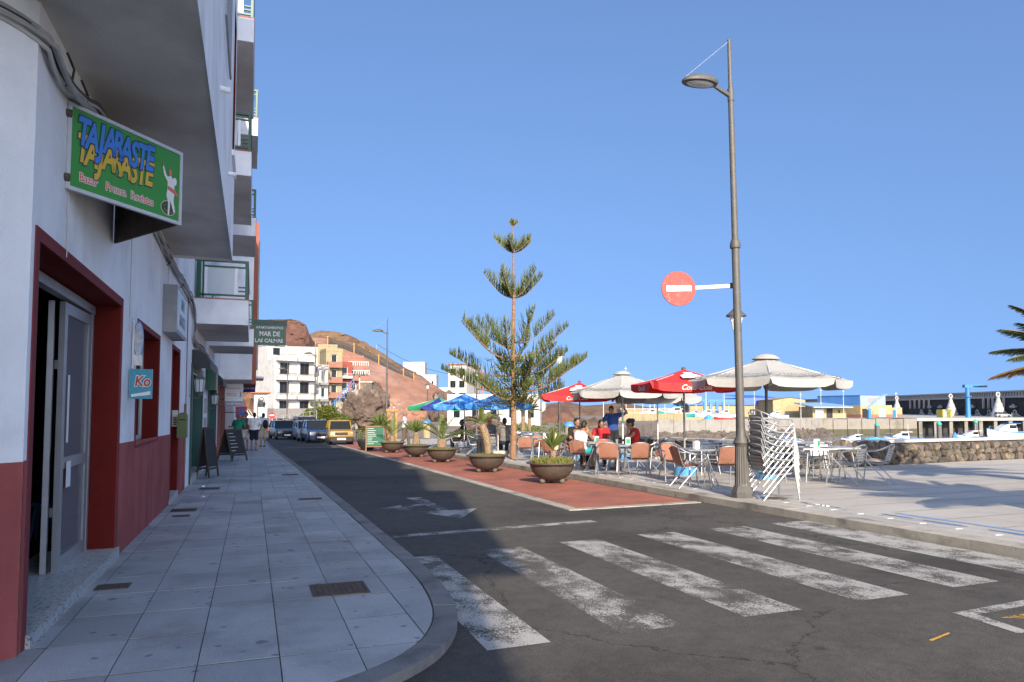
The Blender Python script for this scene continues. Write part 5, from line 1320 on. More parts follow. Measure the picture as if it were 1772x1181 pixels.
def small_palm(x, y, label, trunk_h, lean, r0, r1, fr, kind='palm'):
    o = empty('potted_palm', (x, y, gz(y, .55))); tag(o, label, 'palm', 'plants in the bowl planters')
    pts = [(lean[0] * t * t, lean[1] * t * t, trunk_h * t - .03) for t in (0, .25, .5, .75, 1)]
    b = MB(); vs = []
    rs = [r0 + (r1 - r0) * t for t in (0, .25, .5, .75, 1)]
    b.tube(pts, rs, 12); n_st = int(trunk_h / .045)
    for j in range(n_st):
        t = j / max(1, n_st); c = Vector(pts[0]).lerp(Vector(pts[-1]), t); c.x = lean[0] * t * t; c.y = lean[1] * t * t; rr = r0 + (r1 - r0) * t
        for k in range(7):
            an = 2 * math.pi * (k + .5 * (j % 2)) / 7; dx, dy = math.cos(an), math.sin(an)
            b.add([(c.x + dx * rr * .8 - dy * .02, c.y + dy * rr * .8 + dx * .02, c.z - .02), (c.x + dx * rr * .8 + dy * .02, c.y + dy * rr * .8 - dx * .02, c.z - .02), (c.x + dx * (rr + .03), c.y + dy * (rr + .03), c.z + .05)], [(0, 1, 2)])
    b.build('trunk', M['palm_bark'], o)
    tp = Vector(pts[-1])
    if kind == 'palm':
        for az, el, L, dr in fr:
            rm, lm = MB(), MB(); frond_parts(rm, lm, tp, R(az), R(el), L, dr, 22, .022, .26 * min(1, L))
            f = lm.build('frond', M['frond'], o); rm.build('rachis', M['frond'], f)
    else:
        lm = MB()
        for k in range(fr[0]):
            az = random.uniform(0, 6.28); el = R(random.uniform(fr[2], 88)); L = fr[1] * random.uniform(.7, 1.05); dd = Vector((math.cos(az) * math.cos(el), math.sin(az) * math.cos(el), math.sin(el))); s_ = Vector((-math.sin(az), math.cos(az), 0)) * fr[3]
            q = tp + dd * L * .55; e = tp + dd * L + Vector((0, 0, -.08 * L)) + Vector((dd.x, dd.y, 0)) * .05
            lm.add([tp - s_ * .6, tp + s_ * .6, q + s_, e, q - s_], [(0, 1, 2, 3, 4)])
        lm.build('leaves', M['frond'], o)
    return o
yu = small_palm(6.50, 15.45, 'yucca with stiff upright leaves in the nearest planter', .22, (0, 0), .075, .07, (60, .62, 48, .022), 'yucca')
b = MB(); b.lathe([(.055, 0), (.065, .12), (.05, .26), (.015, .36)], 8, (.06, -.02, .22)); b.build('pale_heart', mat('pale_leaf', (.62, .52, .33), .7, .15, 8), yu)
small_palm(6.22, 19.45, 'young palm with a leaning scaly trunk in the second planter', .80, (-.17, .05), .10, .11, [(-60, 30, .75, 1.6), (-20, 40, .7, 1.5), (30, 50, .6, 1.4), (150, 25, .6, 1.7), (200, 35, .65, 1.6), (250, 60, .6, 1.2), (90, 70, .5, 1)])
small_palm(6.16, 24.5, 'low palm with long arching fronds in the third planter', .28, (.02, 0), .17, .15, [(-40, 30, 1.3, 1.0), (-15, 22, 1.35, 1.0), (150, 35, 1.3, .9), (165, 55, 1.1, .8), (200, 48, .95, .9), (80, 72, .9, .7), (0, 66, .9, .8), (260, 55, .9, .9)])
small_palm(6.09, 28.3, 'stubby cabbage tree with bulbous stem in the fourth planter', .46, (0, 0), .16, .11, (110, .68, 22, .014), 'yucca')
small_palm(5.95, 32.7, 'small palm with thin fronds in the fifth planter', .26, (0, 0), .14, .11, [(-20, 35, 1.15, 1.0), (20, 55, .95, .9), (150, 45, 1.0, 1.0), (180, 60, .9, .8), (230, 45, .85, .9), (70, 68, .9, .7)])
# round dark pot with a leafy plant and a spiky palm by the menu board
op = empty('round_pot', (5.35, 36.2, gz(36.2, .006))); tag(op, 'dark round pot with bushy plant behind the green menu board', 'planter')
b = MB(); b.lathe([(.25, 0), (.42, .2), (.50, .45), (.46, .5), (.4, .46)], 20); b.build('pot', M['plastic'], op, True)
def leaf_cloud(mb, c, r, n, size, flat=.0, rnd=random):
    for i in range(n):
        while True:
            v = Vector((rnd.uniform(-1, 1), rnd.uniform(-1, 1), rnd.uniform(-1, 1)))
            if v.length <= 1: break
        if rnd.random() < .75 and v.length > 1e-3: v = v.normalized() * (v.length ** .35)
        p = Vector((c[0] + v.x * r[0], c[1] + v.y * r[1], c[2] + v.z * r[2]))
        a = Vector((rnd.gauss(0, 1), rnd.gauss(0, 1), rnd.gauss(0, .6))).normalized() * size * rnd.uniform(.6, 1.3); b_ = a.cross(Vector((rnd.gauss(0, 1), rnd.gauss(0, 1), rnd.gauss(0, 1)))).normalized() * size * .38
        mb.add([p - a * .5, p + b_, p + a * .5, p - b_], [(0, 1, 2, 3)])
b = MB(); leaf_cloud(b, (-.1, 0, .75), (.5, .4, .4), 420, .10); b.build('foliage', M['shrub'], op)
sp = small_palm(5.9, 35.6, 'spiky pale green plant rising behind the menu board', .55, (0, 0), .10, .08, (80, 1.0, 30, .025), 'yucca')

# ------------------------------------------------------------------ the Norfolk pine on the terrace
random.seed(8)
nt_ = empty('norfolk_pine', (8.50, 23.73, gz(23.73, TER))); tag(nt_, 'tall young pine with tiered upswept boughs standing on the terrace', 'tree')
Z0 = gz(23.73, TER)
b = MB(); tz = [0, .15, .8, 2.2, 3.8, 5.6, 7.3, 8.25]; tr = [.145, .12, .105, .095, .075, .05, .03, .012]
b.tube([(.02 * math.sin(z * 1.3), .015 * math.cos(z), z) for z in tz], tr, 14); b.build('trunk', M['bark'], nt_, True)
def bough(z, az, L, rise, sag, dens=1.0, bl=.30, m='needle', droop=.0):
    rm, lm = MB(), MB(); pts = []; n = 14; wob = random.uniform(-.12, .12)
    for i in range(n + 1):
        t = i / n; r = L * t; zz = z - sag * math.sin(math.pi * min(1, t * 1.3)) + rise * t ** 1.8
        a = az + wob * t
        pts.append(Vector((r * math.cos(a), r * math.sin(a), zz)))
    rm.tube(pts, [max(.006, (.034 if L > 1.5 else .02) * (1 - t / n) + .004) for t in range(n + 1)], 6)
    N_ = int(62 * L * dens)
    for i in range(N_):
        t = .10 + .90 * (i + random.random()) / N_
        if t < .5 and random.random() < .8 and L > 1.4: continue
        k = min(n - 1, int(t * n)); q = pts[k].lerp(pts[k + 1], t * n - k); dr = (pts[k + 1] - pts[k]).normalized()
        side = dr.cross(Vector((0, 0, 1))).normalized() * random.choice((1, -1)); up = side.cross(dr).normalized()
        if up.z < 0: up = -up
        l_ = bl * (.65 + .5 * math.sin(math.pi * t)) * random.uniform(.7, 1.15)
        if t > .9: l_ *= .8
        d1 = (side * random.uniform(.1, .75) + up * random.uniform(.5, 1.0) + dr * random.uniform(.15, .5)).normalized(); d2 = (d1 * .45 + Vector((0, 0, 1)) * .9 + dr * .1).normalized()
        p1 = q + d1 * l_ * .5; p2 = p1 + d2 * l_ * .55
        lm.tube([q, p1, p2], [.009, .0125, .004], 4, False)
    bo = rm.build('bough', M['bark'], nt_, True); tag(lm.build('branchlets', M[m], bo), kind='stuff')
TIERS = [(8.15, 4, .20, .16, 0, .18), (7.22, 5, .74, .50, .0, .32), (5.62, 5, 1.10, .92, .02, .42)]
for z, n_, L, rise, sag, bl in TIERS:
    a0 = random.uniform(0, 6.28)
    for k in range(n_): bough(z, a0 + 2 * math.pi * (k + random.uniform(-.15, .15)) / n_, L * random.uniform(.85, 1.08), rise * random.uniform(.85, 1.1), sag, 1.25, bl)
CR = -R(19.6)      # right of the view along the street
for z, L, rise, azs in ((3.95, 1.6, 1.15, (12, 130, 165, 300)), (3.45, 2.15, 1.1, (-4, 60, 185, 215, 262)), (2.9, 2.4, .8, (25, 100, 172, 320)), (2.45, 2.75, .85, (2, 48, 181, 285, 335)), (2.15, 2.0, .55, (30, 140, 235, 290))):
    for a in azs: bough(z + random.uniform(-.12, .12), CR + R(a + random.uniform(-8, 8)), L * random.uniform(.82, 1.06), rise * random.uniform(.8, 1.15), .12 * L / 2, 1.0, .46, random.choice(('needle', 'needle', 'needle_dark')))
lm = MB()
for i in range(480):
    z = random.uniform(1.75, 3.4); r = abs(random.gauss(0, .42)); a = random.uniform(0, 6.28); q = Vector((r * math.cos(a), r * math.sin(a), z)); d1 = Vector((math.cos(a) * .6 + random.gauss(0, .3), math.sin(a) * .6 + random.gauss(0, .3), random.uniform(-.3, .9))).normalized(); l_ = random.uniform(.2, .42)
    lm.tube([q, q + d1 * l_ * .5, q + d1 * l_ + Vector((0, 0, .06))], [.011, .014, .004], 4, False)
tag(lm.build('inner_foliage', M['needle'], nt_), kind='stuff')

# ------------------------------------------------------------------ date palms at the right
def date_palm(x, y, z, trunk_h, nf, L, label, dry=2, seed=1):
    random.seed(seed); o = empty('date_palm', (x, y, z)); tag(o, label, 'palm tree')
    b = MB(); b.tube([(0, 0, 0), (.02, 0, trunk_h * .5), (0, .02, trunk_h)], [.24, .2, .22], 14)
    for j in range(int(trunk_h / .12)):
        for k in range(9):
            an = 2 * math.pi * (k + .5 * (j % 2)) / 9; c = (math.cos(an), math.sin(an)); zz = j * .12
            b.add([(c[0] * .19 - c[1] * .05, c[1] * .19 + c[0] * .05, zz), (c[0] * .19 + c[1] * .05, c[1] * .19 - c[0] * .05, zz), (c[0] * .29, c[1] * .29, zz + .12)], [(0, 1, 2)])
    b.build('trunk', M['palm_bark'], o)
    for k in range(nf):
        az = 2.399 * k; el = R(82 - 95 * (k / nf)); rm, lm = MB(), MB(); l_ = L * random.uniform(.85, 1.05)
        dr_ = k >= nf - dry
        frond_parts(rm, lm, (0, 0, trunk_h), az, el, l_, .20 + .14 * random.random(), 76, .036, .44, vee=-.3)
        f = lm.build('frond', M['frond_dry'] if dr_ else M['frond_dark'], o); rm.build('rachis', M['frond_dry'], f)
    return o
dp = date_palm(15.45, 9.40, gz(9.4, TER), 2.45, 40, 2.05, 'date palm whose drooping fronds reach in at the right edge', 5, 4)
date_palm(10.6, 3.3, gz(3.3, TER), 2.9, 44, 2.0, 'date palm just out of view at the right that shades the terrace paving', 2, 9)
for e_, n_, th, w_ in ((1.21, 80, 3.4, 'left of'), (2.19, 92, 3.0, 'almost behind')):
    p = site(e_, n_); date_palm(p.x, p.y, -1.6, th, 16, 1.7, 'small palm tree in the distance %s the far red parasol' % w_, 0, n_)

# ------------------------------------------------------------------ people
def capsule(mb, p, q, r1, r2, n=10):
    p, q = Vector(p), Vector(q)
    mb.tube([p, q], [r1, r2], n); mb.ell(p, r1, n, 6); mb.ell(q, r2, n, 6)
def remeshed(mb, name, m, vox, parent, smooth_it=4):
    me = mb.mesh(name, m); tmp = bpy.data.objects.new(name, me); col.objects.link(tmp)
    md = tmp.modifiers.new('r', 'REMESH'); md.mode = 'VOXEL'; md.voxel_size = vox; md.use_smooth_shade = True
    ms = tmp.modifiers.new('s', 'SMOOTH'); ms.factor = .5; ms.iterations = smooth_it
    dg = bpy.context.evaluated_depsgraph_get(); res = bpy.data.meshes.new_from_object(tmp.evaluated_get(dg))
    bpy.data.objects.remove(tmp); bpy.data.meshes.remove(me)
    res.materials.clear(); res.materials.append(m); res.polygons.foreach_set('use_smooth', [True] * len(res.polygons))
    return link(name, res, parent)
STAND = dict(anL=(-.10, 0, .08), anR=(.10, .0, .08), knL=(-.10, .03, .48), knR=(.10, .03, .48), hiL=(-.09, 0, .90), hiR=(.09, 0, .90), pel=(0, 0, .95), wai=(0, .01, 1.12), che=(0, 0, 1.32), nek=(0, -.01, 1.46), hed=(0, .025, 1.61),
             shL=(-.185, -.01, 1.41), shR=(.185, -.01, 1.41), elL=(-.24, -.04, 1.13), elR=(.24, -.04, 1.13), wrL=(-.24, .06, .90), wrR=(.24, .06, .90), face=(0, 1, -.05))
SIT = dict(anL=(-.11, .40, .08), anR=(.11, .42, .08), knL=(-.11, .42, .50), knR=(.11, .44, .50), hiL=(-.09, -.04, .53), hiR=(.09, -.04, .53), pel=(0, -.06, .55), wai=(0, -.07, .72), che=(0, -.06, .94), nek=(0, -.03, 1.08), hed=(0, .02, 1.23),
           shL=(-.18, -.05, 1.03), shR=(.18, -.05, 1.03), elL=(-.25, .05, .78), elR=(.25, .05, .78), wrL=(-.15, .30, .76), wrR=(.15, .30, .76), face=(0, 1, -.1))
def person(x, y, z, deg, label, pose, skin='skin', top='cloth_white', legs='cloth_navy', hair='hair', leg_len=.55, sleeve=.5, hairlen=0, shoe='cloth_brown', s=1.0, bulk=1.0, skirt=False, strap=False, bald=False, **kw):
    J = dict(pose); J.update(kw); V = {k: Vector(v) for k, v in J.items()}
    o = empty('person', (x, y, z), R(deg)); o.scale = (s, s, s); tag(o, label, 'person')
    fd = V['face'].normalized(); B = bulk
    b = MB()
    capsule(b, V['pel'] + Vector((-.06, 0, 0)), V['pel'] + Vector((.06, 0, 0)), .115 * B, .115 * B); capsule(b, V['pel'], V['wai'], .125 * B, .12 * B)
    capsule(b, V['wai'] + Vector((-.04, 0, 0)), V['che'] + Vector((-.06, 0, 0)), .105 * B, .115 * B); capsule(b, V['wai'] + Vector((.04, 0, 0)), V['che'] + Vector((.06, 0, 0)), .105 * B, .115 * B)
    capsule(b, V['shL'], V['shR'], .065 * B, .065 * B); capsule(b, V['che'], V['nek'], .10 * B, .055); capsule(b, V['nek'], V['hed'] - Vector((0, 0, .06)), .052, .052)
    side = fd.cross(Vector((0, 0, 1))).normalized(); upv = side.cross(fd).normalized(); F = Matrix((side, fd, upv)).transposed()
    b.ell(V['hed'], (.074, .095, .115), 14, 10, rot=F)
    P = lambda a, c, d: V['hed'] + side * a + fd * c + upv * d
    b.ell(P(0, .02, -.065), (.055, .075, .055), 10, 7, rot=F); b.ell(P(0, .10, -.012), (.014, .022, .024), 8, 6, rot=F)
    for s_ in (1, -1): b.ell(P(s_ * .077, -.005, -.005), (.012, .022, .034), 8, 6, rot=F)
    for sd in ('L', 'R'):
        sg_ = -1 if sd == 'L' else 1
        capsule(b, V['sh' + sd], V['el' + sd], .052, .042); capsule(b, V['el' + sd], V['wr' + sd], .040, .029)
        d_ = (V['wr' + sd] - V['el' + sd]).normalized(); pc = V['wr' + sd] + d_ * .055; capsule(b, V['wr' + sd], pc, .028, .034)
        lat = d_.cross(Vector((0, 1, .2))).normalized() if abs(d_.dot(Vector((0, 1, .2)).normalized())) < .95 else Vector((1, 0, 0)); nn_ = lat.cross(d_).normalized()
        for k in range(4):
            q = pc + lat * (-.027 + .018 * k) + d_ * .02; L_ = (.062, .074, .070, .055)[k]; m_ = q + d_ * L_ * .6; capsule(b, q, m_, .0095, .009, 6); capsule(b, m_, m_ + (d_ * .7 + nn_ * .6).normalized() * L_ * .5, .009, .008, 6)
        q = V['wr' + sd] + d_ * .03 + lat * (-.03); capsule(b, q, q + (d_ * .6 - lat * .8).normalized() * .055, .011, .009, 6)
        capsule(b, V['hi' + sd], V['kn' + sd], .086 * B, .058); capsule(b, V['kn' + sd], V['an' + sd], .056, .037)
        mc = V['kn' + sd].lerp(V['an' + sd], .3); b.ell(mc - Vector((0, .015, 0)), (.055, .058, .11), 10, 7)
        capsule(b, V['an' + sd] - Vector((0, .03, .035)), V['an' + sd] + Vector((0, .15, -.045)), .036, .03)
    remeshed(b, 'body', M[skin], .0135, o, 3)
    for s_ in (1, -1): MB().ell(P(s_ * .032, .088, .012), .010, 8, 6).build('eye', M['dark'], o)
    MB().ell(P(0, .092, -.058), (.024, .008, .006), 8, 5, rot=F).build('mouth', M['skin_tan'] if skin == 'skin' else M['cloth_brown'], o)
    # clothes
    c = MB(); e = .016
    if top:
        capsule(c, V['pel'] + Vector((-.05, 0, .03)), V['pel'] + Vector((.05, 0, .03)), .122 * B + e, .122 * B + e); capsule(c, V['pel'] + Vector((0, 0, .03)), V['wai'], .13 * B + e, .125 * B + e)
        for q in (-.05, .05): capsule(c, V['wai'] + Vector((q, 0, 0)), V['che'] + Vector((q * 1.3, 0, 0)), .108 * B + e, .118 * B + e)
        if not strap:
            capsule(c, V['shL'], V['shR'], .066 * B + e, .066 * B + e)
            for sd in ('L', 'R'): capsule(c, V['sh' + sd], V['sh' + sd].lerp(V['el' + sd], min(1, sleeve)), .06 + e, .056 + e)
            if sleeve > 1:
                for sd in ('L', 'R'): capsule(c, V['el' + sd], V['wr' + sd].lerp(V['el' + sd], .1), .052, .042)
        remeshed(c, 'shirt', M[top], .015, o, 3)
    if strap:
        c = MB()
        for sx in (-.09, .09): c.tube([V['che'] + Vector((sx, .11, .06)), V['nek'] + Vector((sx * 1.05, .01, -.0)), V['che'] + Vector((sx, -.11, .06))], .010, 6)
        c.build('strap', M[top], o)
    c = MB(); capsule(c, V['pel'] + Vector((-.06, 0, -.01)), V['pel'] + Vector((.06, 0, -.01)), .118 * B + e, .118 * B + e)
    for sd in ('L', 'R'):
        if leg_len <= 1: capsule(c, V['hi' + sd], V['hi' + sd].lerp(V['kn' + sd], leg_len), .092 * B + e, (.075 if not skirt else .09) + e)
        else: capsule(c, V['hi' + sd], V['kn' + sd], .092 * B + e, .066 + e); capsule(c, V['kn' + sd], V['kn' + sd].lerp(V['an' + sd], .93), .062 + e, .05 + e)
    if skirt: capsule(c, V['hiL'].lerp(V['hiR'], .5), V['knL'].lerp(V['knR'], .5) * leg_len + V['hiL'].lerp(V['hiR'], .5) * (1 - leg_len), .11, .10)
    remeshed(c, 'skirt' if skirt else ('trousers' if leg_len > 1 else 'shorts'), M[legs], .015, o, 3)
    for sd in ('L', 'R'):
        a_ = V['an' + sd]; q = MB(); capsule(q, a_ + Vector((0, -.035, -.042)), a_ + Vector((0, .155, -.050)), .040, .034); q.v = [(x_, y_, max(z_, a_.z - .08)) for x_, y_, z_ in q.v]; q.build('shoe', M[shoe], o, True)
    h_ = MB()
    if bald: h_.lathe([(.083, -.02), (.085, 0), (.082, .03)], 12); h_.v = [tuple(V['hed'] + F @ Vector((x_ * 1.0, y_ * 1.15 - .012, z_))) for x_, y_, z_ in h_.v]
    else:
        h_.ell(P(0, -.018, .028), (.083, .098, .108), 14, 9, rot=F)
        h_.ell(P(0, -.045, -.02), (.078, .07, .085), 12, 8, rot=F)
        if hairlen == 1: h_.ell(P(0, -.09, .075), (.06, .06, .055), 10, 7); h_.ell(P(0, .0, .06), (.095, .10, .085), 10, 7)
        if hairlen == 2: capsule(h_, P(0, -.05, -.02), P(0, -.075, -.20), .075, .05)
    remeshed(h_, 'hair', M[hair], .014, o, 2)
    return o
def gl(x, y): return gz(y, .062)
def gt(x, y): return gz(y, TER + .002)
# on the left pavement
person(-.62, 35.3, gl(0, 35.3), -25, 'bald man in a green shirt and dark shorts leaning on the wall ledge', STAND, 'skin_tan', 'cloth_green', 'cloth_navy', 'hair_grey', .8, .6, bald=True, s=1.02, bulk=1.12,
       nek=(-.02, .16, 1.40), hed=(-.03, .24, 1.53), che=(-.01, .10, 1.26), wai=(0, .03, 1.10), shL=(-.19, .13, 1.34), shR=(.17, .11, 1.35), elL=(-.38, .30, 1.12), wrL=(-.55, .42, 1.10), elR=(.26, .24, 1.12), wrR=(.10, .40, 1.08))
person(-.28, 37.0, gl(0, 37), 150, 'man in a grey T-shirt and cap with folded arms beside the man in green', STAND, 'skin_tan', 'cloth_grey', 'cloth_white', 'hair', .8, .55, s=1.04, elL=(-.27, .06, 1.16), wrL=(.02, .22, 1.22), elR=(.27, .06, 1.16), wrR=(-.04, .24, 1.26))
person(.10, 36.4, gl(0, 36.4), -8, 'man in a white T-shirt and navy shorts seen from behind on the pavement', STAND, 'skin_tan', 'cloth_white', 'cloth_navy', 'hair', .85, .6, s=1.03, bulk=1.18, elR=(.32, -.02, 1.14), wrR=(.24, .12, .98))
pk = person(.58, 41.8, gl(0, 41.8), 25, 'person in a pale shirt with a dark backpack at the end of the pavement', STAND, 'skin_tan', 'cloth_lav', 'cloth_beige', 'hair', .9, .55, s=1.05)
b = MB(); b.ell((0, -.20, 1.22), (.15, .12, .24), 12, 9); tag(b.build('backpack', M['cloth_black'], None, True, (.58 + .02, 41.8, gl(0, 41.8)), R(25)), 'dark backpack worn by the person at the end of the pavement', 'backpack')
# waiter-like man in blue under the white parasol
person(11.22, 21.59, gt(11, 21.6), 165, 'man in a blue T-shirt standing with one hand on the parasol pole', STAND, 'skin_tan', 'cloth_blue', 'cloth_black', 'hair', 1.5, .55, shoe='cloth_black', s=1.03,
       shL=(-.19, -.01, 1.42), elL=(-.45, .04, 1.50), wrL=(-.30, .10, 1.76), elR=(.34, -.05, 1.18), wrR=(.20, .04, .98), hed=(.06, .05, 1.60), face=(.45, 1, -.35))
person(8.28, 17.72, gt(8, 17.7), -50, 'woman in a white strap top and turquoise skirt sitting with her back to us', SIT, 'skin_tan', 'cloth_white', 'cloth_turq', 'hair', .75, 0, 0, skirt=True, strap=True, s=.98, elR=(.24, .16, .84), wrR=(.08, .16, 1.14), nek=(.02, .03, 1.07), hed=(.03, .10, 1.20), face=(0, 1, -.45))
person(9.55, 17.25, gt(9.5, 17.2), 75, 'woman with pinned-up hair in a patterned sleeveless top, chin on hand', SIT, 'skin_tan', 'cloth_red', 'cloth_pattern', 'hair', .9, .05, 1, s=1.0, elL=(-.20, .22, .76), wrL=(-.06, .13, 1.06), nek=(0, .02, 1.07), hed=(0, .07, 1.22))
person(8.95, 19.5, gt(9, 19.5), 190, 'man in a black shirt sitting at the far side of the table', SIT, 'skin_tan', 'cloth_black', 'cloth_black', 'hair', 1.5, .6, s=1.02)
person(9.52, 19.05, gt(9.5, 19), 150, 'woman with long dark hair in a red top sitting at the table', SIT, 'skin_tan', 'cloth_red', 'cloth_navy', 'hair', 1.5, .4, 2, s=.98, face=(-.5, 1, -.3))
# under the blue parasols
p = site(-0.83, 27.5); person(p.x, p.y, gt(0, p.y), 110, 'man in a patterned grey shirt sitting beside the leaning palm', SIT, 'skin_tan', 'cloth_pattern', 'cloth_black', 'hair_grey', 1.5, .7, bald=True, s=1.04, bulk=1.1)
p = site(-0.27, 26.6); person(p.x, p.y, gt(0, p.y), -15, 'man with short black hair in a grey top seen from behind by the pine trunk', SIT, 'skin_tan', 'cloth_grey', 'cloth_navy', 'hair', 1.5, .6, s=1.04)
person(6.95, 35.0, gz(35, .09), -105, 'man in a pale lilac shirt and dark trousers walking past the menu board', STAND, 'skin_tan', 'cloth_lav', 'cloth_brown', 'hair_grey', 1.5, .7, shoe='cloth_black', s=1.04, knL=(-.10, .16, .50), anL=(-.10, .22, .10), knR=(.10, -.02, .48), anR=(.10, -.26, .12), elL=(-.24, -.14, 1.14), wrL=(-.22, -.10, .90), elR=(.24, .06, 1.13), wrR=(.22, .20, .95))
p = site(-2.12, 31); person(p.x, p.y, gt(0, p.y), 60, 'person in a dark shirt sitting in the shade of the light blue parasol', SIT, 'skin_tan', 'cloth_navy', 'cloth_black', 'hair', 1.5, .6, s=1.0)

# ------------------------------------------------------------------ menu boards
def a_board(x, y, z, deg, w_, h, label, fm, bm_, spread=.28, lines=0, slab='coping'):
    o = empty('menu_board', (x, y, z), R(deg)); tag(o, label, 'menu board')
    for s in (1, -1):
        f = MB(); rot = Matrix.Rotation(-s * math.atan(spread / h), 3, 'X'); off = Vector((0, -s * spread / 2, h / 2))
        q = lambda v: rot @ Vector(v)
        for cx_, cz, ww, hh in ((-w_ / 2 + .025, 0, .05, h), (w_ / 2 - .025, 0, .05, h), (0, h / 2 - .025, w_ - .1, .05), (0, -h / 2 + .22, w_ - .1, .05)): f.box(q((cx_, 0, cz)) + off, (ww, .03, hh), rot=rot)
        fo = f.build('frame', fm, o); p_ = MB(); p_.box(q((0, -s * .0, .11)) + off, (w_ - .1, .016, h - .31), rot=rot); bo = p_.build('board', bm_, fo)
        if lines and s == 1:
            t = MB(); rnd = random.Random(3)
            for k in range(lines): ll = rnd.uniform(.3, .75) * (w_ - .16); t.box(q((-(w_ - .16) / 2 + ll / 2, -.0105, .11 + (h - .40) * (.5 - (k + .5) / lines))) + off, (ll, .003, .016), rot=rot)
            t.build('chalk_writing', M['dim_white'], fo)
    return o
a_board(5.42, 34.3, gz(34.3, .01), -8, .86, 1.22, 'green chalk menu board in a brown frame at the end of the red strip', M['wood'], mat('green_chalk', (.01, .10, .06), .7, .2, 5), .4, 9)
a_board(-.62, 27.0, gz(27, .062), 35, .62, 1.15, 'black chalk menu board in a brown frame on the left pavement', M['dark_wood'], M['chalk'], .45, 6)
a_board(-1.02, 19.7, gz(19.7, .062), 70, .6, 1.25, 'narrow dark menu board folded against the first green shopfront', M['dark_wood'], M['chalk'], .16)
# open wooden kiosk frame and litter bin near the second street lamp
kf = empty('wooden_frame', (6.55, 37.4, gz(37.4, .06))); tag(kf, 'yellowish wooden display frame beside the second street lamp', 'frame')
M['pine_wood'] = mat('pine_wood', (.38, .22, .07), .7, .25, 5)
for x_ in (0, .42): b = MB(); b.bb(x_ - .06, x_ + .06, -.06, .06, 0, 1.85); b.build('post', M['pine_wood'], kf)
b = MB(); b.bb(-.1, .52, -.1, .1, 1.85, 1.97); b.build('lintel', M['pine_wood'], kf); b = MB(); b.bb(-.25, .75, -.3, .3, 0, .08); b.build('foot_board', M['pine_wood'], kf)
for (e_, n_, lb) in ((-6.07, 52, 'cream litter bin with a blue lid beyond the terrace tables'), (3.3, 42, 'litter bin with a blue lid beyond the far red parasol')):
    p = site(e_, n_); bn = empty('litter_bin', (p.x, p.y, -.62)); tag(bn, lb, 'litter bin', 'litter bins with blue lids')
    b = MB(); b.lathe([(.26, 0), (.30, 1.05)], 14); b.build('body', M['far_yellow'], bn, True); b = MB(); b.lathe([(.34, 1.05), (.33, 1.15), (.2, 1.3), (.05, 1.34)], 14); b.build('lid', M['shed_blue'], bn, True)

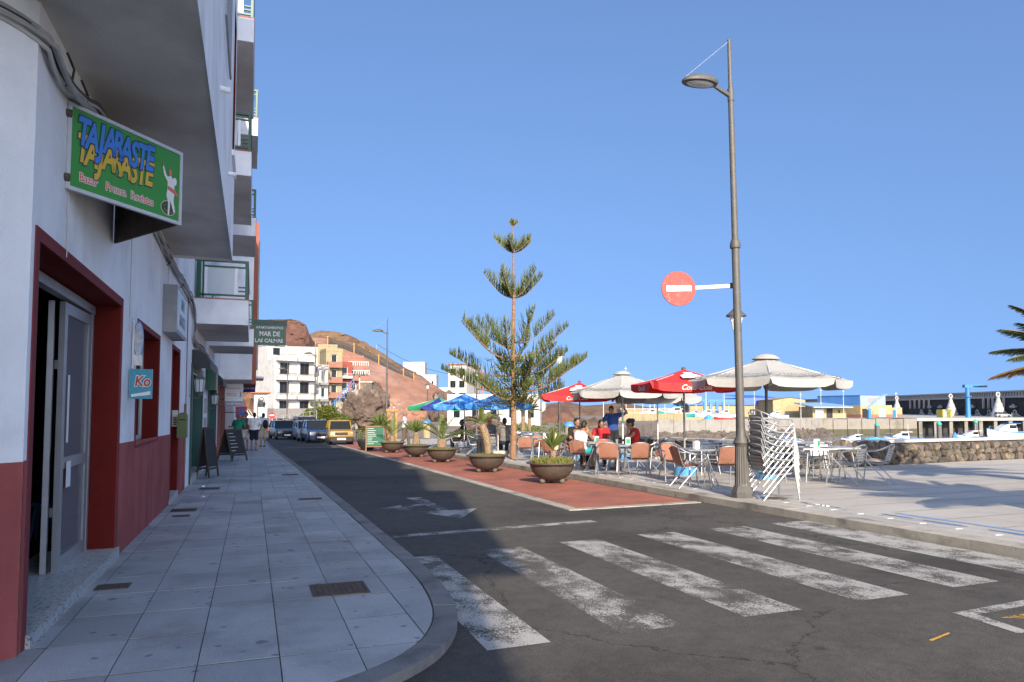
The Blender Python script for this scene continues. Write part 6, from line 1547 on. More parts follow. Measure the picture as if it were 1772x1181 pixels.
# ------------------------------------------------------------------ cars
def loft(mb, secs, close=True):
    n = len(secs[0]); vs = [p for s in secs for p in s]
    mb.add(vs, [(i * n + k, i * n + (k + 1) % n, (i + 1) * n + (k + 1) % n, (i + 1) * n + k) for i in range(len(secs) - 1) for k in range(n)] + ([tuple(range(n - 1, -1, -1)), tuple(range((len(secs) - 1) * n, len(secs) * n))] if close else []))
    return mb
def car(x, y, z, deg, label, pm, L=3.9, W=1.62, H=1.42, hood=.84, belt=.92, ws0=.95, ws1=1.55, rear0=.25, bumper='paint', van=False, group='cars parked along the red strip', boxy=0.0, plate='white'):
    """front towards local -Y; y runs from 0 (nose) to L (tail)"""
    o = empty('parked_car', (x, y, z), R(deg)); tag(o, label, 'car', group); w2 = W / 2
    bd = MB(); gr = .20; secs = []
    prof = [(0.0, gr + .08, hood - .20, .88), (.06, gr, hood - .10, .95), (.25, gr, hood - .04, .985), (ws0, gr, belt - .01, 1), (ws1, gr, belt + .01, 1), (L * .6, gr, belt + .03, 1), (L - .35, gr, belt + .04, .99), (L - .06, gr, belt + .02, .95), (L, gr + .1, belt - .05, .9)]
    for yy, z0, z1, ww in prof:
        h_ = w2 * ww; zm = z0 + (z1 - z0) * .55
        secs.append([(-h_ + .05, yy, z0), (h_ - .05, yy, z0), (h_, yy, z0 + .08), (h_ + .012, yy, zm), (h_ - .015, yy, z1 - .07), (h_ - .09, yy, z1), (-h_ + .09, yy, z1), (-h_ + .015, yy, z1 - .07), (-h_ - .012, yy, zm), (-h_, yy, z0 + .08)])
    loft(bd, secs).build('body', pm, o, True)
    rz0, rz1 = belt - .02, H; rw = w2 - .17 + boxy * .05; bw = w2 - .07; y1, y2, y3, y4 = ws0, ws1, L - rear0 - .15, L - rear0 + (.08 if van else .10)
    cabn = MB()     # roof shell
    loft(cabn, [[(-rw + .01, y2 - .03, H - .045), (-rw + .10, y2, H - .01), (rw - .10, y2, H - .01), (rw - .01, y2 - .03, H - .045)], [(-rw, y2 + .5, H - .03), (-rw + .10, y2 + .5, H + .015), (rw - .10, y2 + .5, H + .015), (rw, y2 + .5, H - .03)], [(-rw, y3 - .1, H - .04), (-rw + .10, y3 - .1, H), (rw - .10, y3 - .1, H), (rw, y3 - .1, H - .04)], [(-rw + .02, y3 + .05, H - .08), (-rw + .1, y3 + .05, H - .05), (rw - .1, y3 + .05, H - .05), (rw - .02, y3 + .05, H - .08)]]).build('roof', pm, o, True)
    for s in (1, -1):
        b = MB(); 
        b.tube([(s * bw, y1 + .02, rz0), (s * (rw - .01), y2, H - .03)], .032, 6); b.tube([(s * bw, (y2 + y3) / 2 - .1, rz0), (s * rw, (y2 + y3) / 2 - .1, H - .03)], .03, 6); b.tube([(s * bw, y4, rz0), (s * (rw - .02), y3 + .03, H - .06)], .055, 6); b.build('pillar', pm, o, True)
        g = MB(); ym = (y2 + y3) / 2 - .1; bx, rx = bw - .015, rw - .015
        g.quad((s * bx, y1 + .1, rz0), (s * bx, ym, rz0), (s * rx, ym, H - .05), (s * rx, y2 + .03, H - .05)); g.quad((s * bx, ym, rz0), (s * bx, y4 - .03, rz0), (s * rx, y3, H - .06), (s * rx, ym, H - .05)); g.build('side_window', M['car_glass'], o)
        hl = MB(); hl.box((s * (w2 * .70), .075, hood - .235), (.27, .12, .13)); hl.build('headlight', M['headlight'], o)
        ml = MB(); ml.ell((s * (w2 + .09), ws0 + .18, belt + .06), (.09, .05, .065), 10, 7); ml.tube([(s * (w2 - .05), ws0 + .22, belt + .02), (s * (w2 + .05), ws0 + .18, belt + .05)], .02, 6); ml.build('mirror', M['plastic'] if bumper != 'paint' else pm, o, True)
        for yy in (.72, L - .68):
            wh = empty('wheel', (s * (w2 - .09), yy, .29)); wh.parent = o
            t = MB(); t.lathe([(.17, -.09), (.27, -.09), (.29, -.06), (.29, .06), (.27, .09), (.17, .09)], 22); t.v = [(zz, xx, yy_) for xx, yy_, zz in t.v]; t.build('tyre', M['rubber'], wh, True)
            t = MB(); t.lathe([(.02, .05), (.16, .07), (.175, .085), (.175, -.08)], 16, cap=True); t.v = [(s * zz, xx, yy_) for xx, yy_, zz in t.v]; t.build('rim', M['alu_matt'], wh, True)
            ar = MB(); ar.lathe([(.33, -.11), (.33, .1145)], 22); ar.v = [(s * (w2 - .10) + s * zz, yy + xx, .29 + yy_) for xx, yy_, zz in ar.v]; ar.build('wheel_arch', M['plastic'], o, True)
    g = MB(); g.quad((-bw + .06, y1 + .03, rz0 + .01), (bw - .06, y1 + .03, rz0 + .01), (rw - .05, y2 - .01, H - .045), (-rw + .05, y2 - .01, H - .045)); g.build('windscreen', M['car_glass'], o)
    g = MB(); g.quad((bw - .08, y4, rz0 + .02), (-bw + .08, y4, rz0 + .02), (-rw + .06, y3 + .05, H - .09), (rw - .06, y3 + .05, H - .09)); g.build('rear_window', M['car_glass'], o)
    b = MB(); bz0, bz1 = gr + .02, gr + .27; n = 8
    pts = [(-w2 * 1.0, .35), (-w2 * .99, .12), (-w2 * .88, -.03), (-w2 * .5, -.075), (w2 * .5, -.075), (w2 * .88, -.03), (w2 * .99, .12), (w2 * 1.0, .35)]
    for (xa, ya), (xb, yb) in zip(pts, pts[1:]): b.add([(xa, ya, bz0), (xb, yb, bz0), (xb, yb - .01, bz1), (xa, ya - .01, bz1), (xa, ya + .06, bz1 + .02), (xb, yb + .06, bz1 + .02)], [(0, 1, 2, 3), (3, 2, 5, 4)])
    b.build('bumper', M['plastic'] if bumper != 'paint' else pm, o, True)
    b = MB(); b.box((0, .03, hood - .235), (W * .42, .12, .12)); gl_ = b.build('grille', M['plastic'], o)
    b = MB(); b.box((0, -.082, gr + .15), (.50, .012, .11)); b.build('number_plate', M['white_paint'], o)
    b = MB(); b.box((0, -.0, gr + .02), (W * .7, .06, .10)); b.build('air_intake', M['dark'], o)
    if bumper != 'paint':
        b = MB(); b.bb(-w2 * .52, w2 * .52, -.005, .05, hood - .33, hood - .16); b.build('front_panel', M['plastic'], o)
    return o
CP = dict(yellow=paint('yellow', (.36, .21, .025), .35), navy=paint('navy', (.010, .016, .05)), silver=paint('silver', (.30, .31, .32), .3), grey=paint('grey', (.12, .125, .14)), blue=paint('blue', (.012, .03, .10)), black=paint('black', (.015, .018, .022)), white=paint('white', (.72, .72, .70), .35))
car(5.05, 44.6, gz(44.6, .01), -2, 'old boxy yellow hatchback with black bumper, nearest of the parked row', CP['yellow'], 3.45, 1.46, 1.44, .90, .92, .80, 1.20, .05, 'black', boxy=.8)
car(4.30, 49.6, gz(49.6, .01), 4, 'dark blue hatchback parked just behind the yellow car', CP['navy'], 4.1, 1.68, 1.45, .84, .92, .95, 1.75, .30)
car(4.0, 54.8, gz(54.8, .01), 4, 'silver car parked behind the dark blue hatchback', CP['silver'], 4.1, 1.68, 1.43, .82, .90, .95, 1.75, .30)
car(4.35, 60.2, gz(60.2, .01), 5, 'tall grey-blue van in the middle of the parked row', CP['grey'], 4.4, 1.75, 1.78, .95, 1.02, .8, 1.6, .1, van=True)
car(3.6, 66.5, gz(66.5, .01), 8, 'small blue car glimpsed beside the tall van', CP['blue'], 3.8, 1.6, 1.42)
car(2.62, 59.5, gz(59.5, .01), 8, 'black car at the left end of the parked row', CP['black'], 4.0, 1.68, 1.46, .84, .92, .95, 1.7, .3)

# scraps of paper on the pavement, a plastic stool inside the shop door
for x, y, lb in ((-.82, 14.6, 'crumpled white paper scrap on the pavement near the grey wall'), (-.95, 16.9, 'second white paper scrap farther along the pavement')):
    me = rock_mesh('paper_scrap', M['paper'], int(x * -100), .5); o = link('paper_scrap', me, None, (x, y, gz(y, .075))); o.scale = (.07, .05, .035); tag(o, lb, 'litter')
stl = empty('stool', (-2.3, 10.1, -.12)); tag(stl, 'blue plastic stool just inside the dark shop doorway', 'stool')
b = MB(); b.lathe([(.15, .42), (.16, .45), (.15, .46), (.02, .46)], 14); b.build('seat', M['shed_blue'], stl)
for k in range(4): an = R(45 + 90 * k); b = MB(); b.tube([(.11 * math.cos(an), .11 * math.sin(an), .43), (.17 * math.cos(an), .17 * math.sin(an), 0)], .018, 6); b.build('leg', M['shed_blue'], stl)

# ------------------------------------------------------------------ sea, land and far shore
SEA = -4.9
def water_mat():
    m = mat('sea_water', (.012, .035, .06), .08, .1, .02, world=True, spec=.5)
    t = m.node_tree; N = t.nodes; L = t.links; b = N['Principled BSDF']
    ge = N.new('ShaderNodeNewGeometry'); mp = N.new('ShaderNodeMapping'); mp.inputs['Scale'].default_value = (.5, 1.1, 1); mp.inputs['Rotation'].default_value = (0, 0, R(25)); L.new(ge.outputs['Position'], mp.inputs[0])
    n = N.new('ShaderNodeTexNoise'); n.inputs['Scale'].default_value = 1.0; n.inputs['Detail'].default_value = 6; L.new(mp.outputs[0], n.inputs['Vector'])
    bu = N.new('ShaderNodeBump'); bu.inputs['Strength'].default_value = .35; bu.inputs['Distance'].default_value = .3; L.new(n.outputs['Fac'], bu.inputs['Height']); L.new(bu.outputs[0], b.inputs['Normal'])
    return m
M['water'] = water_mat()
b = MB(); b.quad((-9000, -600, SEA), (9000, -600, SEA), (9000, 12000, SEA), (-9000, 12000, SEA)); S(b.build('sea', M['water']))
def sp(poly): return [tuple(site(e, n).xy) for e, n in poly]
def ccw(p):
    a = sum(p[i][0] * p[(i + 1) % len(p)][1] - p[(i + 1) % len(p)][0] * p[i][1] for i in range(len(p)))
    return p if a > 0 else p[::-1]
b = MB(); b.prism(ccw(sp([(-600, 20), (-14, 20), (-8, 50), (-3, 56), (8, 80), (18, 110), (30, 150), (52, 160), (75, 178), (75, 420), (-600, 420)])), -9, -1.3); S(b.build('ground', M['ground']))
b = MB(); b.prism(ccw(sp([(75.01, 183), (103, 190), (103, 420), (75.01, 420)])), -9, -1.15); S(b.build('quay_yard', M['far_concrete']))
# rubble bank down to the water
random.seed(31); rk = [rock_mesh('rubble', M['rock'], 40 + k, .3) for k in range(6)]
rb = MB()
def rubble(a, c, cnt_, s0, s1, z0=-5.4, z1=-3.5, back=4.5):
    a, c = Vector(a), Vector(c); u = (c - a).normalized(); n_ = Vector((u.y, -u.x))
    for i in range(cnt_):
        t = random.random(); h = random.random(); q = a.lerp(c, t) + n_ * (1 - h) * back * .9; p = site(q.x, q.y, z0 + (z1 - z0) * h)
        me = random.choice(rk); s = random.uniform(s0, s1); rot = Matrix.Rotation(random.uniform(0, 6), 3, 'Z') @ Matrix.Rotation(random.uniform(-.6, .6), 3, 'X')
        rb.add([rot @ (v.co * s) + p for v in me.vertices], [tuple(f.vertices) for f in me.polygons])
rubble((-3, 56), (8, 80), 90, .6, 1.4); rubble((8, 80), (18, 110), 140, .7, 1.7); rubble((18, 110), (30, 150), 260, .8, 1.7); rubble((30, 150), (52, 160), 240, .8, 1.7); rubble((52, 160), (75, 178), 260, .8, 1.8)
tag(rb.build('rubble_bank', M['rock']), 'dark boulder rubble sloping down to the harbour water', kind='stuff')
# pale promenade walls along the far shore
for e0, n0, e1, n1, h, lb in ((29.5, 148.6, 52, 158.9, .45, 'pale concrete promenade wall above the rubble, left stretch'), (52, 158.9, 75.2, 176.9, .6, 'pale concrete promenade wall above the rubble, right stretch')):
    a, c = Vector((e0, n0)), Vector((e1, n1)); u = (c - a).normalized(); n_ = Vector((-u.y, u.x)) * .6
    w_ = empty('promenade_wall'); tag(w_, lb, 'wall'); k = 6
    for i in range(k):
        p, q = a.lerp(c, i / k + .004), a.lerp(c, (i + 1) / k); b = MB(); b.prism(ccw(sp([tuple(p), tuple(q), tuple(q + n_), tuple(p + n_)])), -4.2, -1.3 + h + random.uniform(-.05, .05)); b.build('wall_section', M['concrete'], w_)
# quay block and the open pier with its piles
qb = empty('quay_wall'); tag(qb, 'weathered concrete quay wall below the blue and yellow shed', 'quay')
for i in range(7):
    e0 = 75 + 28 * i / 7; e1 = 75 + 28 * (i + 1) / 7 - .15; f = lambda e: 178.5 + (e - 75) * .25
    b = MB(); b.prism(ccw(sp([(e0, f(e0)), (e1, f(e1)), (e1, f(e1) + 5.5), (e0, f(e0) + 5.5)])), -3.6, -1.05 - .1 * (i % 2)); b.build('block', M['quay'], qb)
    b = MB(); b.prism(ccw(sp([(e0, f(e0) - .1), (e1, f(e1) - .1), (e1, f(e1) + 5), (e0, f(e0) + 5)])), -6, -3.6); b.build('tide_band', M['quay_wet'], qb)
pr = empty('open_pier'); tag(pr, 'dark open pier on piles along the far quay', 'pier')
b = MB(); b.prism(ccw(sp([(103.2, 186), (200, 210), (200, 420), (103.2, 420)])), -1.7, -.95); b.build('deck', M['far_concrete'], pr)
b = MB(); b.prism(ccw(sp([(103.2, 190), (200, 214), (200, 230), (103.2, 230)])), -6, -1.71); b.build('shadow_wall', M['pier_shade'], pr)  # near-black backing stands in for the shade under the deck
for i in range(11):
    e = 104.5 + i * 4.6; p = site(e, 187.2 + (e - 104.5) * .247); b = MB(); b.box((p.x, p.y, -3.6), (.9, .9, 3.8), SITE_ROT); b.build('pile', M['quay'], pr)

# ------------------------------------------------------------------ breakwater
def bwp(n, off=0, z=0): return site(150 + (n - 213) * .111 - off, n, z)
BR = math.atan2(*(bwp(300) - bwp(200)).yx)
bw = empty('breakwater'); tag(bw, 'long dark breakwater wall with a toothed pale parapet across the harbour', 'breakwater')
b = MB(); n0, n1 = 150, 640
q0, q1 = bwp(n0), bwp(n1); r0, r1 = bwp(n0, -8), bwp(n1, -8)
b.add([(*bwp(n0, 1.6).xy, -1.2), (*bwp(n1, 1.6).xy, -1.2), (*q1.xy, 5.2), (*q0.xy, 5.2), (*r1.xy, 5.2), (*r0.xy, 5.2), (*r1.xy, -6), (*r0.xy, -6)], [(0, 1, 2, 3), (3, 2, 4, 5), (5, 4, 6, 7), (0, 3, 5, 7), (1, 6, 4, 2)]); b.build('wall', M['breakwater'], bw)
def along(name, na, nb, off0, off1, z0, z1, m, parent=bw):
    b = MB(); a, c = bwp(na, off0), bwp(nb, off0); d_, e = bwp(nb, off1), bwp(na, off1); b.prism(ccw([tuple(a.xy), tuple(c.xy), tuple(d_.xy), tuple(e.xy)]), z0, z1); return b.build(name, m, parent)
along('cornice', 150, 640, .5, -2, 4.75, 5.35, M['far_concrete']); along('parapet_top', 150, 640, .7, -2, 6.55, 6.95, M['far_concrete']); along('parapet_back', 150, 640, -.4, -2, 5.35, 6.55, M['far_concrete'])
tb = MB(); n = 152
while n < 560:
    st = 1.5; a = bwp(n, .55); c = bwp(n + .75, .55); e = bwp(n + .4, -.4); 
    tb.add([(*a.xy, 5.35), (*c.xy, 5.35), (*bwp(n + .1, .55).xy, 6.55), (*bwp(n - .3, .55).xy, 6.55), (*bwp(n, -.4).xy, 5.35), (*bwp(n + .75, -.4).xy, 5.35), (*bwp(n + .1, -.4).xy, 6.55), (*bwp(n - .3, -.4).xy, 6.55)], [(0, 1, 2, 3), (4, 7, 6, 5), (0, 4, 5, 1), (1, 5, 6, 2), (2, 6, 7, 3), (3, 7, 4, 0)]); n += st
tag(tb.build('parapet_teeth', M['far_concrete'], bw), kind='stuff')
along('foot_walk', 150, 640, 4.0, 1.2, -1.15, -.75, M['far_concrete'])
for nc in (222.5, 225.5, 228.5, 231, 234, 272, 276, 280, 284, 288):
    b = MB(); p = bwp(nc, 1.0); b.box((p.x, p.y, 3.2), (.55, .55, 3.4), BR); b.build('column', M['far_concrete'], bw)
for nc in (214, 221, 228, 235, 241, 262, 268, 275):       # ring-shaped scrolls on wave bases
    b = MB(); pts = []; p = bwp(nc, 2.6); u = Vector((math.cos(BR), math.sin(BR), 0))
    pts = [p + u * (.75 * math.cos(R(a))) + Vector((0, 0, .3 + .75 * math.sin(R(a)))) for a in range(-90, 271, 24)]
    b.tube(pts, .17, 6); ro = b.build('ring', M['far_concrete'], bw)
    b = MB(); c = [(-2.4, -.75), (2.4, -.75), (1.4, -.35), (.7, .1), (-.7, .1), (-1.4, -.35)]; b.add([p + u * x - Vector((0, 0, 0)) + Vector((0, 0, z)) for x, z in c] + [bwp(nc, 2.2) + u * x + Vector((0, 0, z)) for x, z in c], [tuple(range(6)), tuple(range(11, 5, -1))] + [(i, 6 + i, 6 + (i + 1) % 6, (i + 1) % 6) for i in range(6)]); b.build('wave_base', M['far_concrete'], ro)
for nc in (216.5, 226, 240, 262, 270):                # folded-boat reliefs
    p = bwp(nc, 1.5); u = Vector((math.cos(BR), math.sin(BR), 0)); c = [(-1.7, .35), (-.5, .35), (0, .9), (.5, .35), (1.7, .35), (1.2, -.35), (-1.2, -.35)]; o_ = Vector((0, 0, 2.0)); nn_ = bwp(nc, 1.9) - p
    b = MB(); k = len(c); b.add([p + nn_ + u * x + o_ + Vector((0, 0, z)) for x, z in c] + [p - nn_ * .5 + u * x + o_ + Vector((0, 0, z)) for x, z in c], [tuple(range(k)), tuple(range(2 * k - 1, k - 1, -1))] + [(i, k + i, k + (i + 1) % k, (i + 1) % k) for i in range(k)]); b.build('boat_relief', M['grey_metal'], bw)
for nc, wd in ((219, 'rightmost'), (248, 'middle'), (292, 'leftmost, half behind the shed')):
    p = bwp(nc, 4.6); o = empty('tapered_monument', (p.x, p.y, -.95)); tag(o, 'white tiered cone with a ring on top, %s of three' % wd, 'monument', 'white cones before the breakwater')
    for k in range(4): b = MB(); b.lathe([(2.2 - .47 * k, 1.42 * k), (2.12 - .47 * k, 1.42 * k + .3), (1.86 - .47 * k, 1.42 * k + 1.36)], 16); b.build('tier', M['far_white'], o, True)
    b = MB(); b.lathe([(.25, 5.6), (.42, 5.75), (.42, 5.95), (.2, 6.0)], 12); b.build('neck', M['far_white'], o, True)
    b = MB(); b.tube([(.62 * math.cos(R(a)), .0, 6.65 + .62 * math.sin(R(a))) for a in range(0, 361, 24)], .24, 8); rg_ = b.build('ring', M['far_white'], o, True); rg_.rotation_euler[2] = SITE_ROT + .3

# ------------------------------------------------------------------ harbour sheds, cranes, container
def sbox(name, e0, e1, n0, n1, z0, z1, m, parent, rot=0):
    c = site((e0 + e1) / 2, (n0 + n1) / 2, (z0 + z1) / 2); b = MB(); b.box((0, 0, 0), (abs(e1 - e0), abs(n1 - n0), z1 - z0)); o = b.build(name, m, parent); o.location = c; o.rotation_euler[2] = SITE_ROT + rot; return o
def grp(name, label, cat, group=None): return tag(empty(name), label, cat, group)
sh = grp('harbour_shed', 'harbour shed with blue upper walls over yellow lower walls', 'shed'); n_ = 200
rot_ = R(22)
c0 = site(99.84, 205); sh.location = (c0.x, c0.y, -1.15); sh.rotation_euler[2] = SITE_ROT + rot_
def lb_(name, x0, x1, y0, y1, z0, z1, m, p=sh): b = MB(); b.bb(x0, x1, y0, y1, z0, z1); return b.build(name, m, p)
lb_('lower_wall', -2.5, 9.5, 0, 16, 0, 3.6, M['far_yellow']); lb_('red_base', -2.53, 9.53, -.03, 16.03, 0, 1.0, M['far_pink']); lb_('upper_wall', -2.4, 7.2, .2, 15.8, 3.6, 6.4, M['shed_blue']); lb_('front_cladding', -2.3, 7.2, .12, .19, 3.65, 6.3, M['shed_pale'])
b = MB(); b.prism([(-2.6, 0), (7.4, 0), (7.4, 16), (-2.6, 16)], 6.4, lambda x, y: 6.4 + .7 * (1 - abs(y - 8) / 8)); b.build('roof', M['shed_pale'], sh)
lb_('annex', 9.55, 13.5, 0, 10, 0, 2.9, M['far_yellow']); lb_('annex_base', 9.56, 13.53, -.03, 10, 0, 1.0, M['far_pink']); lb_('door', 9.8, 10.9, -.09, -.02, .1, 2.2, M['blue_paint']); lb_('roller_door', 4.2, 7.0, -.09, -.035, .05, 2.9, M['far_concrete']); lb_('louvre', .5, 3.6, .05, .13, 4.2, 5.7, M['grey_metal']); lb_('dark_door', -1.9, .6, -.09, -.035, .05, 2.6, M['dark'])
s2 = grp('low_shed', 'low yellow shed with a pale blue lean-to roof left of the blue shed', 'shed')
sbox('wall', 84.93, 94.37, 206, 216, -1.15, 2.0, M['far_yellow'], s2); b = MB(); e0, e1 = 83.95, 95.02
b.add([site(e0, 203, 2.0), site(e1, 203, 2.0), site(e1, 217, 3.3), site(e0, 217, 3.3), site(e0, 203, 1.7), site(e1, 203, 1.7), site(e1, 217, 3.0), site(e0, 217, 3.0)], [(0, 1, 2, 3), (7, 6, 5, 4), (0, 4, 5, 1), (1, 5, 6, 2), (2, 6, 7, 3), (3, 7, 4, 0)]); b.build('roof', M['shed_pale'], s2)
sbox('dark_opening', 88.83, 90.46, 205.8, 206.1, -1.1, 1.5, M['dark'], s2); sbox('door', 85.58, 87.86, 205.7, 206.1, -1.1, 1.2, M['white_paint'], s2); sbox('window', 92.09, 92.58, 205.8, 206.1, .3, 1.0, M['dark'], s2)
s3 = grp('yellow_warehouse', 'plain yellow gabled warehouse right of the street lamp', 'warehouse'); b = MB()
e0, e1, n0, n1 = 79.46, 89.33, 222, 250; gp = [(e0, -1.15), (e1, -1.15), (e1, 4.18), ((e0 + e1) / 2, 4.8), (e0, 4.0)]
b.add([site(e, n0, z) for e, z in gp] + [site(e, n1, z) for e, z in gp], [(0, 1, 2, 3, 4), (9, 8, 7, 6, 5), (1, 0, 5, 6), (2, 1, 6, 7), (0, 4, 9, 5)]); b.build('wall', M['far_yellow'], s3)
b = MB(); b.add([site(gp[i][0] + d_, n, gp[i][1] + .1) for n in (n0 - .3, n1) for i, d_ in ((2, .4), (3, 0), (4, -.4))], [(0, 1, 4, 3), (1, 2, 5, 4)]); b.build('roof', M['ochre'], s3); sbox('side_door', e0 + 1, e0 + 2.2, 221.8, 222, -1.1, 1.0, M['ochre'], s3)
s4 = grp('blue_roofed_hall', 'long yellow hall under a bright blue roof behind the boat yard', 'warehouse')
sbox('wall', 57.63, 84.67, 236, 256, -1.2, 2.6, M['far_yellow'], s4); sbox('blue_fascia', 74.42, 84.3, 235.5, 256, 2.6, 5.0, M['roof_blue'], s4); sbox('roof_left', 56.7, 74.23, 235.4, 256, 2.6, 3.6, M['roof_blue'], s4)
b = MB(); e0, e1 = 74.23, 85.61; b.add([site(e0, 235.3, 5.02), site(e1, 235.3, 5.02), site(e1, 256, 6.2), site(e0, 256, 6.2)], [(0, 1, 2, 3)]); b.build('roof', M['roof_blue'], s4)
for px in (61.36, 77.21): sbox('shutter', px, px + 1.6, 235.7, 236.0, -1.1, 1.4, M['grey_metal'], s4)
s5 = grp('travel_hoist', 'blue steel boat hoist frame in the yard left of the street lamp', 'boat hoist')
for e in (58.36, 62.11):
    for n in (214, 221): sbox('leg', e - .4, e + .4, n - .3, n + .3, -1.2, 3.4, M['crane_blue'], s5)
sbox('beam', 57.33, 66.21, 213.7, 214.3, 3.4, 4.2, M['crane_blue'], s5); sbox('beam', 57.33, 66.21, 220.7, 221.3, 3.4, 4.2, M['crane_blue'], s5)
cr = grp('blue_crane', 'tall blue pillar crane with a folded jib on the far quay', 'crane'); p = site(123.83, 198); cr.location = (p.x, p.y, -.95); cr.rotation_euler[2] = SITE_ROT
b = MB(); b.lathe([(.75, 0), (.62, .6), (.55, 5.5), (.48, 8.1)], 14); b.build('pillar', M['crane_blue'], cr, True); b = MB(); b.lathe([(1.0, 5.6), (1.0, 5.85)], 14); b.build('platform', M['crane_blue'], cr)
b = MB(); b.bb(-1.0, 1.0, -.6, .6, 8.1, 8.9); b.tube([(.3, 0, 8.6), (4.4, 0, 8.85)], .3, 6); b.build('jib', M['crane_blue'], cr); b = MB(); b.tube([(2.2, .5, 8.5), (5.6, .5, 8.5)], [.3, .35], 6); b.build('jib_tip', M['black_iron'], cr)
c2_ = grp('small_crane', 'small grey-blue davit crane in front of the blue shed', 'crane'); p = site(94.02, 192); c2_.location = (p.x, p.y, -1.1); c2_.rotation_euler[2] = SITE_ROT
b = MB(); b.lathe([(.5, 0), (.42, 2.6)], 10); b.build('pillar', M['crane_blue'], c2_, True); b = MB(); b.tube([(-.6, 0, 2.3), (1.2, 0, 4.2), (3.6, 0, 6.0), (4.9, 0, 6.3)], [.35, .3, .22, .14], 6); b.build('jib', mat('crane_grey', (.16, .24, .33), .5), c2_)
ct = grp('yellow_kiosk', 'yellow container kiosk at the foot of the breakwater', 'container'); sbox('body', 121.05, 123.65, 205, 208, -1.0, 1.2, mat('cont_yellow', (.55, .46, .06), .5), ct); sbox('shutter', 121.21, 122.35, 204.9, 205, -.8, .9, M['grey_metal'], ct)
car(*site(139.08, 204, -.94), -19.6 - 90 + 180, 'small silver car parked on the quay before the breakwater', CP['silver'], 4.0, 1.7, 1.45, group='cars by the far quay')
fn = grp('yard_fence', 'yellow boarded fence along the boat yard behind the standing man', 'fence')
for i in range(22):
    e = 23.83 + i * .72; sbox('board', e, e + .66, 166, 166.15, -1.3, .3 + .05 * (i % 2), M['ochre'], fn)
yw = grp('yellow_yard_wall', 'low yellow wall of the boat yard right of the boarded fence', 'wall'); sbox('wall', 38.76, 49.24, 168, 168.4, -1.3, -.55, M['far_yellow'], yw); sbox('pier', 38.24, 38.76, 167.9, 168.5, -1.3, 1.0, M['far_yellow'], yw)
cb_ = grp('yard_cabins', 'low cream cabins behind the boat yard left of the masts', 'cabins')
sbox('wall', 34.5, 53.67, 230, 240, -1.3, 1.2, M['far_yellow'], cb_); sbox('roof', 34.13, 54.03, 229.5, 240.5, 1.2, 1.5, M['far_white'], cb_)

# ------------------------------------------------------------------ boats
def boat(e, n, z, L, W, deg, label, hull, cabin=True, group='boats moored in the harbour', sail=0, trim='blue_paint', keel=False, cover_=None):
    p = site(e, n, z); o = empty('boat', (p.x, p.y, p.z), SITE_ROT + R(deg)); tag(o, label, 'boat', group); F = L * .16
    secs = []
    for t, w_, sh_, dr_ in ((0, .85, 1.0, .0), (.25, 1.0, .95, -.1), (.55, .98, 1.0, -.1), (.8, .66, 1.18, 0), (.94, .28, 1.35, .15), (1, .02, 1.45, .5)):
        h = W / 2 * w_; y = -L / 2 + L * t; secs.append([(0, y, dr_ * F * 2 - F * .3), (h * .75, y, F * .15 + dr_ * F), (h, y, F * sh_), (-h, y, F * sh_), (-h * .75, y, F * .15 + dr_ * F)])
    loft(MB(), secs).build('hull', M[hull], o, True)
    b = MB(); 
    for s in (1, -1): b.tube([(s * W / 2 * w_ * 1.01, -L / 2 + L * t, F * sh_) for t, w_, sh_ in ((0, .85, 1.0), (.25, 1.0, .95), (.55, .98, 1.0), (.8, .66, 1.18), (.94, .28, 1.35), (1, .02, 1.45))], .05 * L / 5, 5)
    b.build('gunwale', M[trim], o)
    if cabin:
        ch = L * .17; b = MB(); loft(b, [[(-W * .33, -L * .12, F), (W * .33, -L * .12, F), (W * .28, -L * .10, F + ch), (-W * .28, -L * .10, F + ch)], [(-W * .33, L * .12, F), (W * .33, L * .12, F), (W * .27, L * .06, F + ch), (-W * .27, L * .06, F + ch)], [(-W * .25, L * .30, F * 1.1), (W * .25, L * .30, F * 1.1), (W * .22, L * .27, F + ch * .35), (-W * .22, L * .27, F + ch * .35)]]); cbn = b.build('cabin', M['hull_white'], o)
        b = MB(); b.bb(-W * .335, W * .335, -L * .09, L * .06, F + ch * .45, F + ch * .85); b.build('window', M['glass_dark'], cbn)
        b = MB(); b.bb(-W * .34, W * .34, -L * .2, L * .09, F + ch, F + ch * 1.08); b.build('roof', M['hull_white'] if not cover_ else M[cover_], cbn)
        b = MB(); b.tube([(0, -L * .1, F + ch), (0, -L * .1, F + ch * 2.3)], .03, 5); b.build('antenna', M['alu_matt'], cbn)
    elif cover_:
        b = MB(); loft(b, [[(-W * .4, -L * .4, F), (W * .4, -L * .4, F), (0, -L * .4, F + .35)], [(-W * .45, L * .1, F), (W * .45, L * .1, F), (0, L * .1, F + .7)], [(-W * .1, L * .4, F), (W * .1, L * .4, F), (0, L * .4, F + .2)]]); b.build('tarpaulin', M[cover_], o)
    if sail: b = MB(); b.tube([(0, L * .08, F), (0, L * .08, F + sail)], [.09, .05], 6); m_ = b.build('mast', M['alu_matt'], o); b = MB(); b.tube([(0, L * .08, F + 1.0), (0, -L * .35, F + 1.0)], .07, 5); b.build('boom', M['alu_matt'], m_)
    b = MB(); b.tube([(0, L * .47, F * 1.4), (0, L * .42, F * 1.4 + .5), (W * .2, L * .25, F * 1.25 + .5), (W * .22, L * .25, F * 1.25)], .025, 5); b.build('bow_rail', M['alu'], o)
    return o
boat(60.14, 128, SEA + .1, 5.2, 1.9, 95, 'little white cabin boat, leftmost of those moored beyond the wall', 'hull_white')
boat(62.6, 126, SEA + .1, 4.6, 1.8, 80, 'small boat under a bright blue tarpaulin', 'shed_blue', False, cover_='blue_fabric')
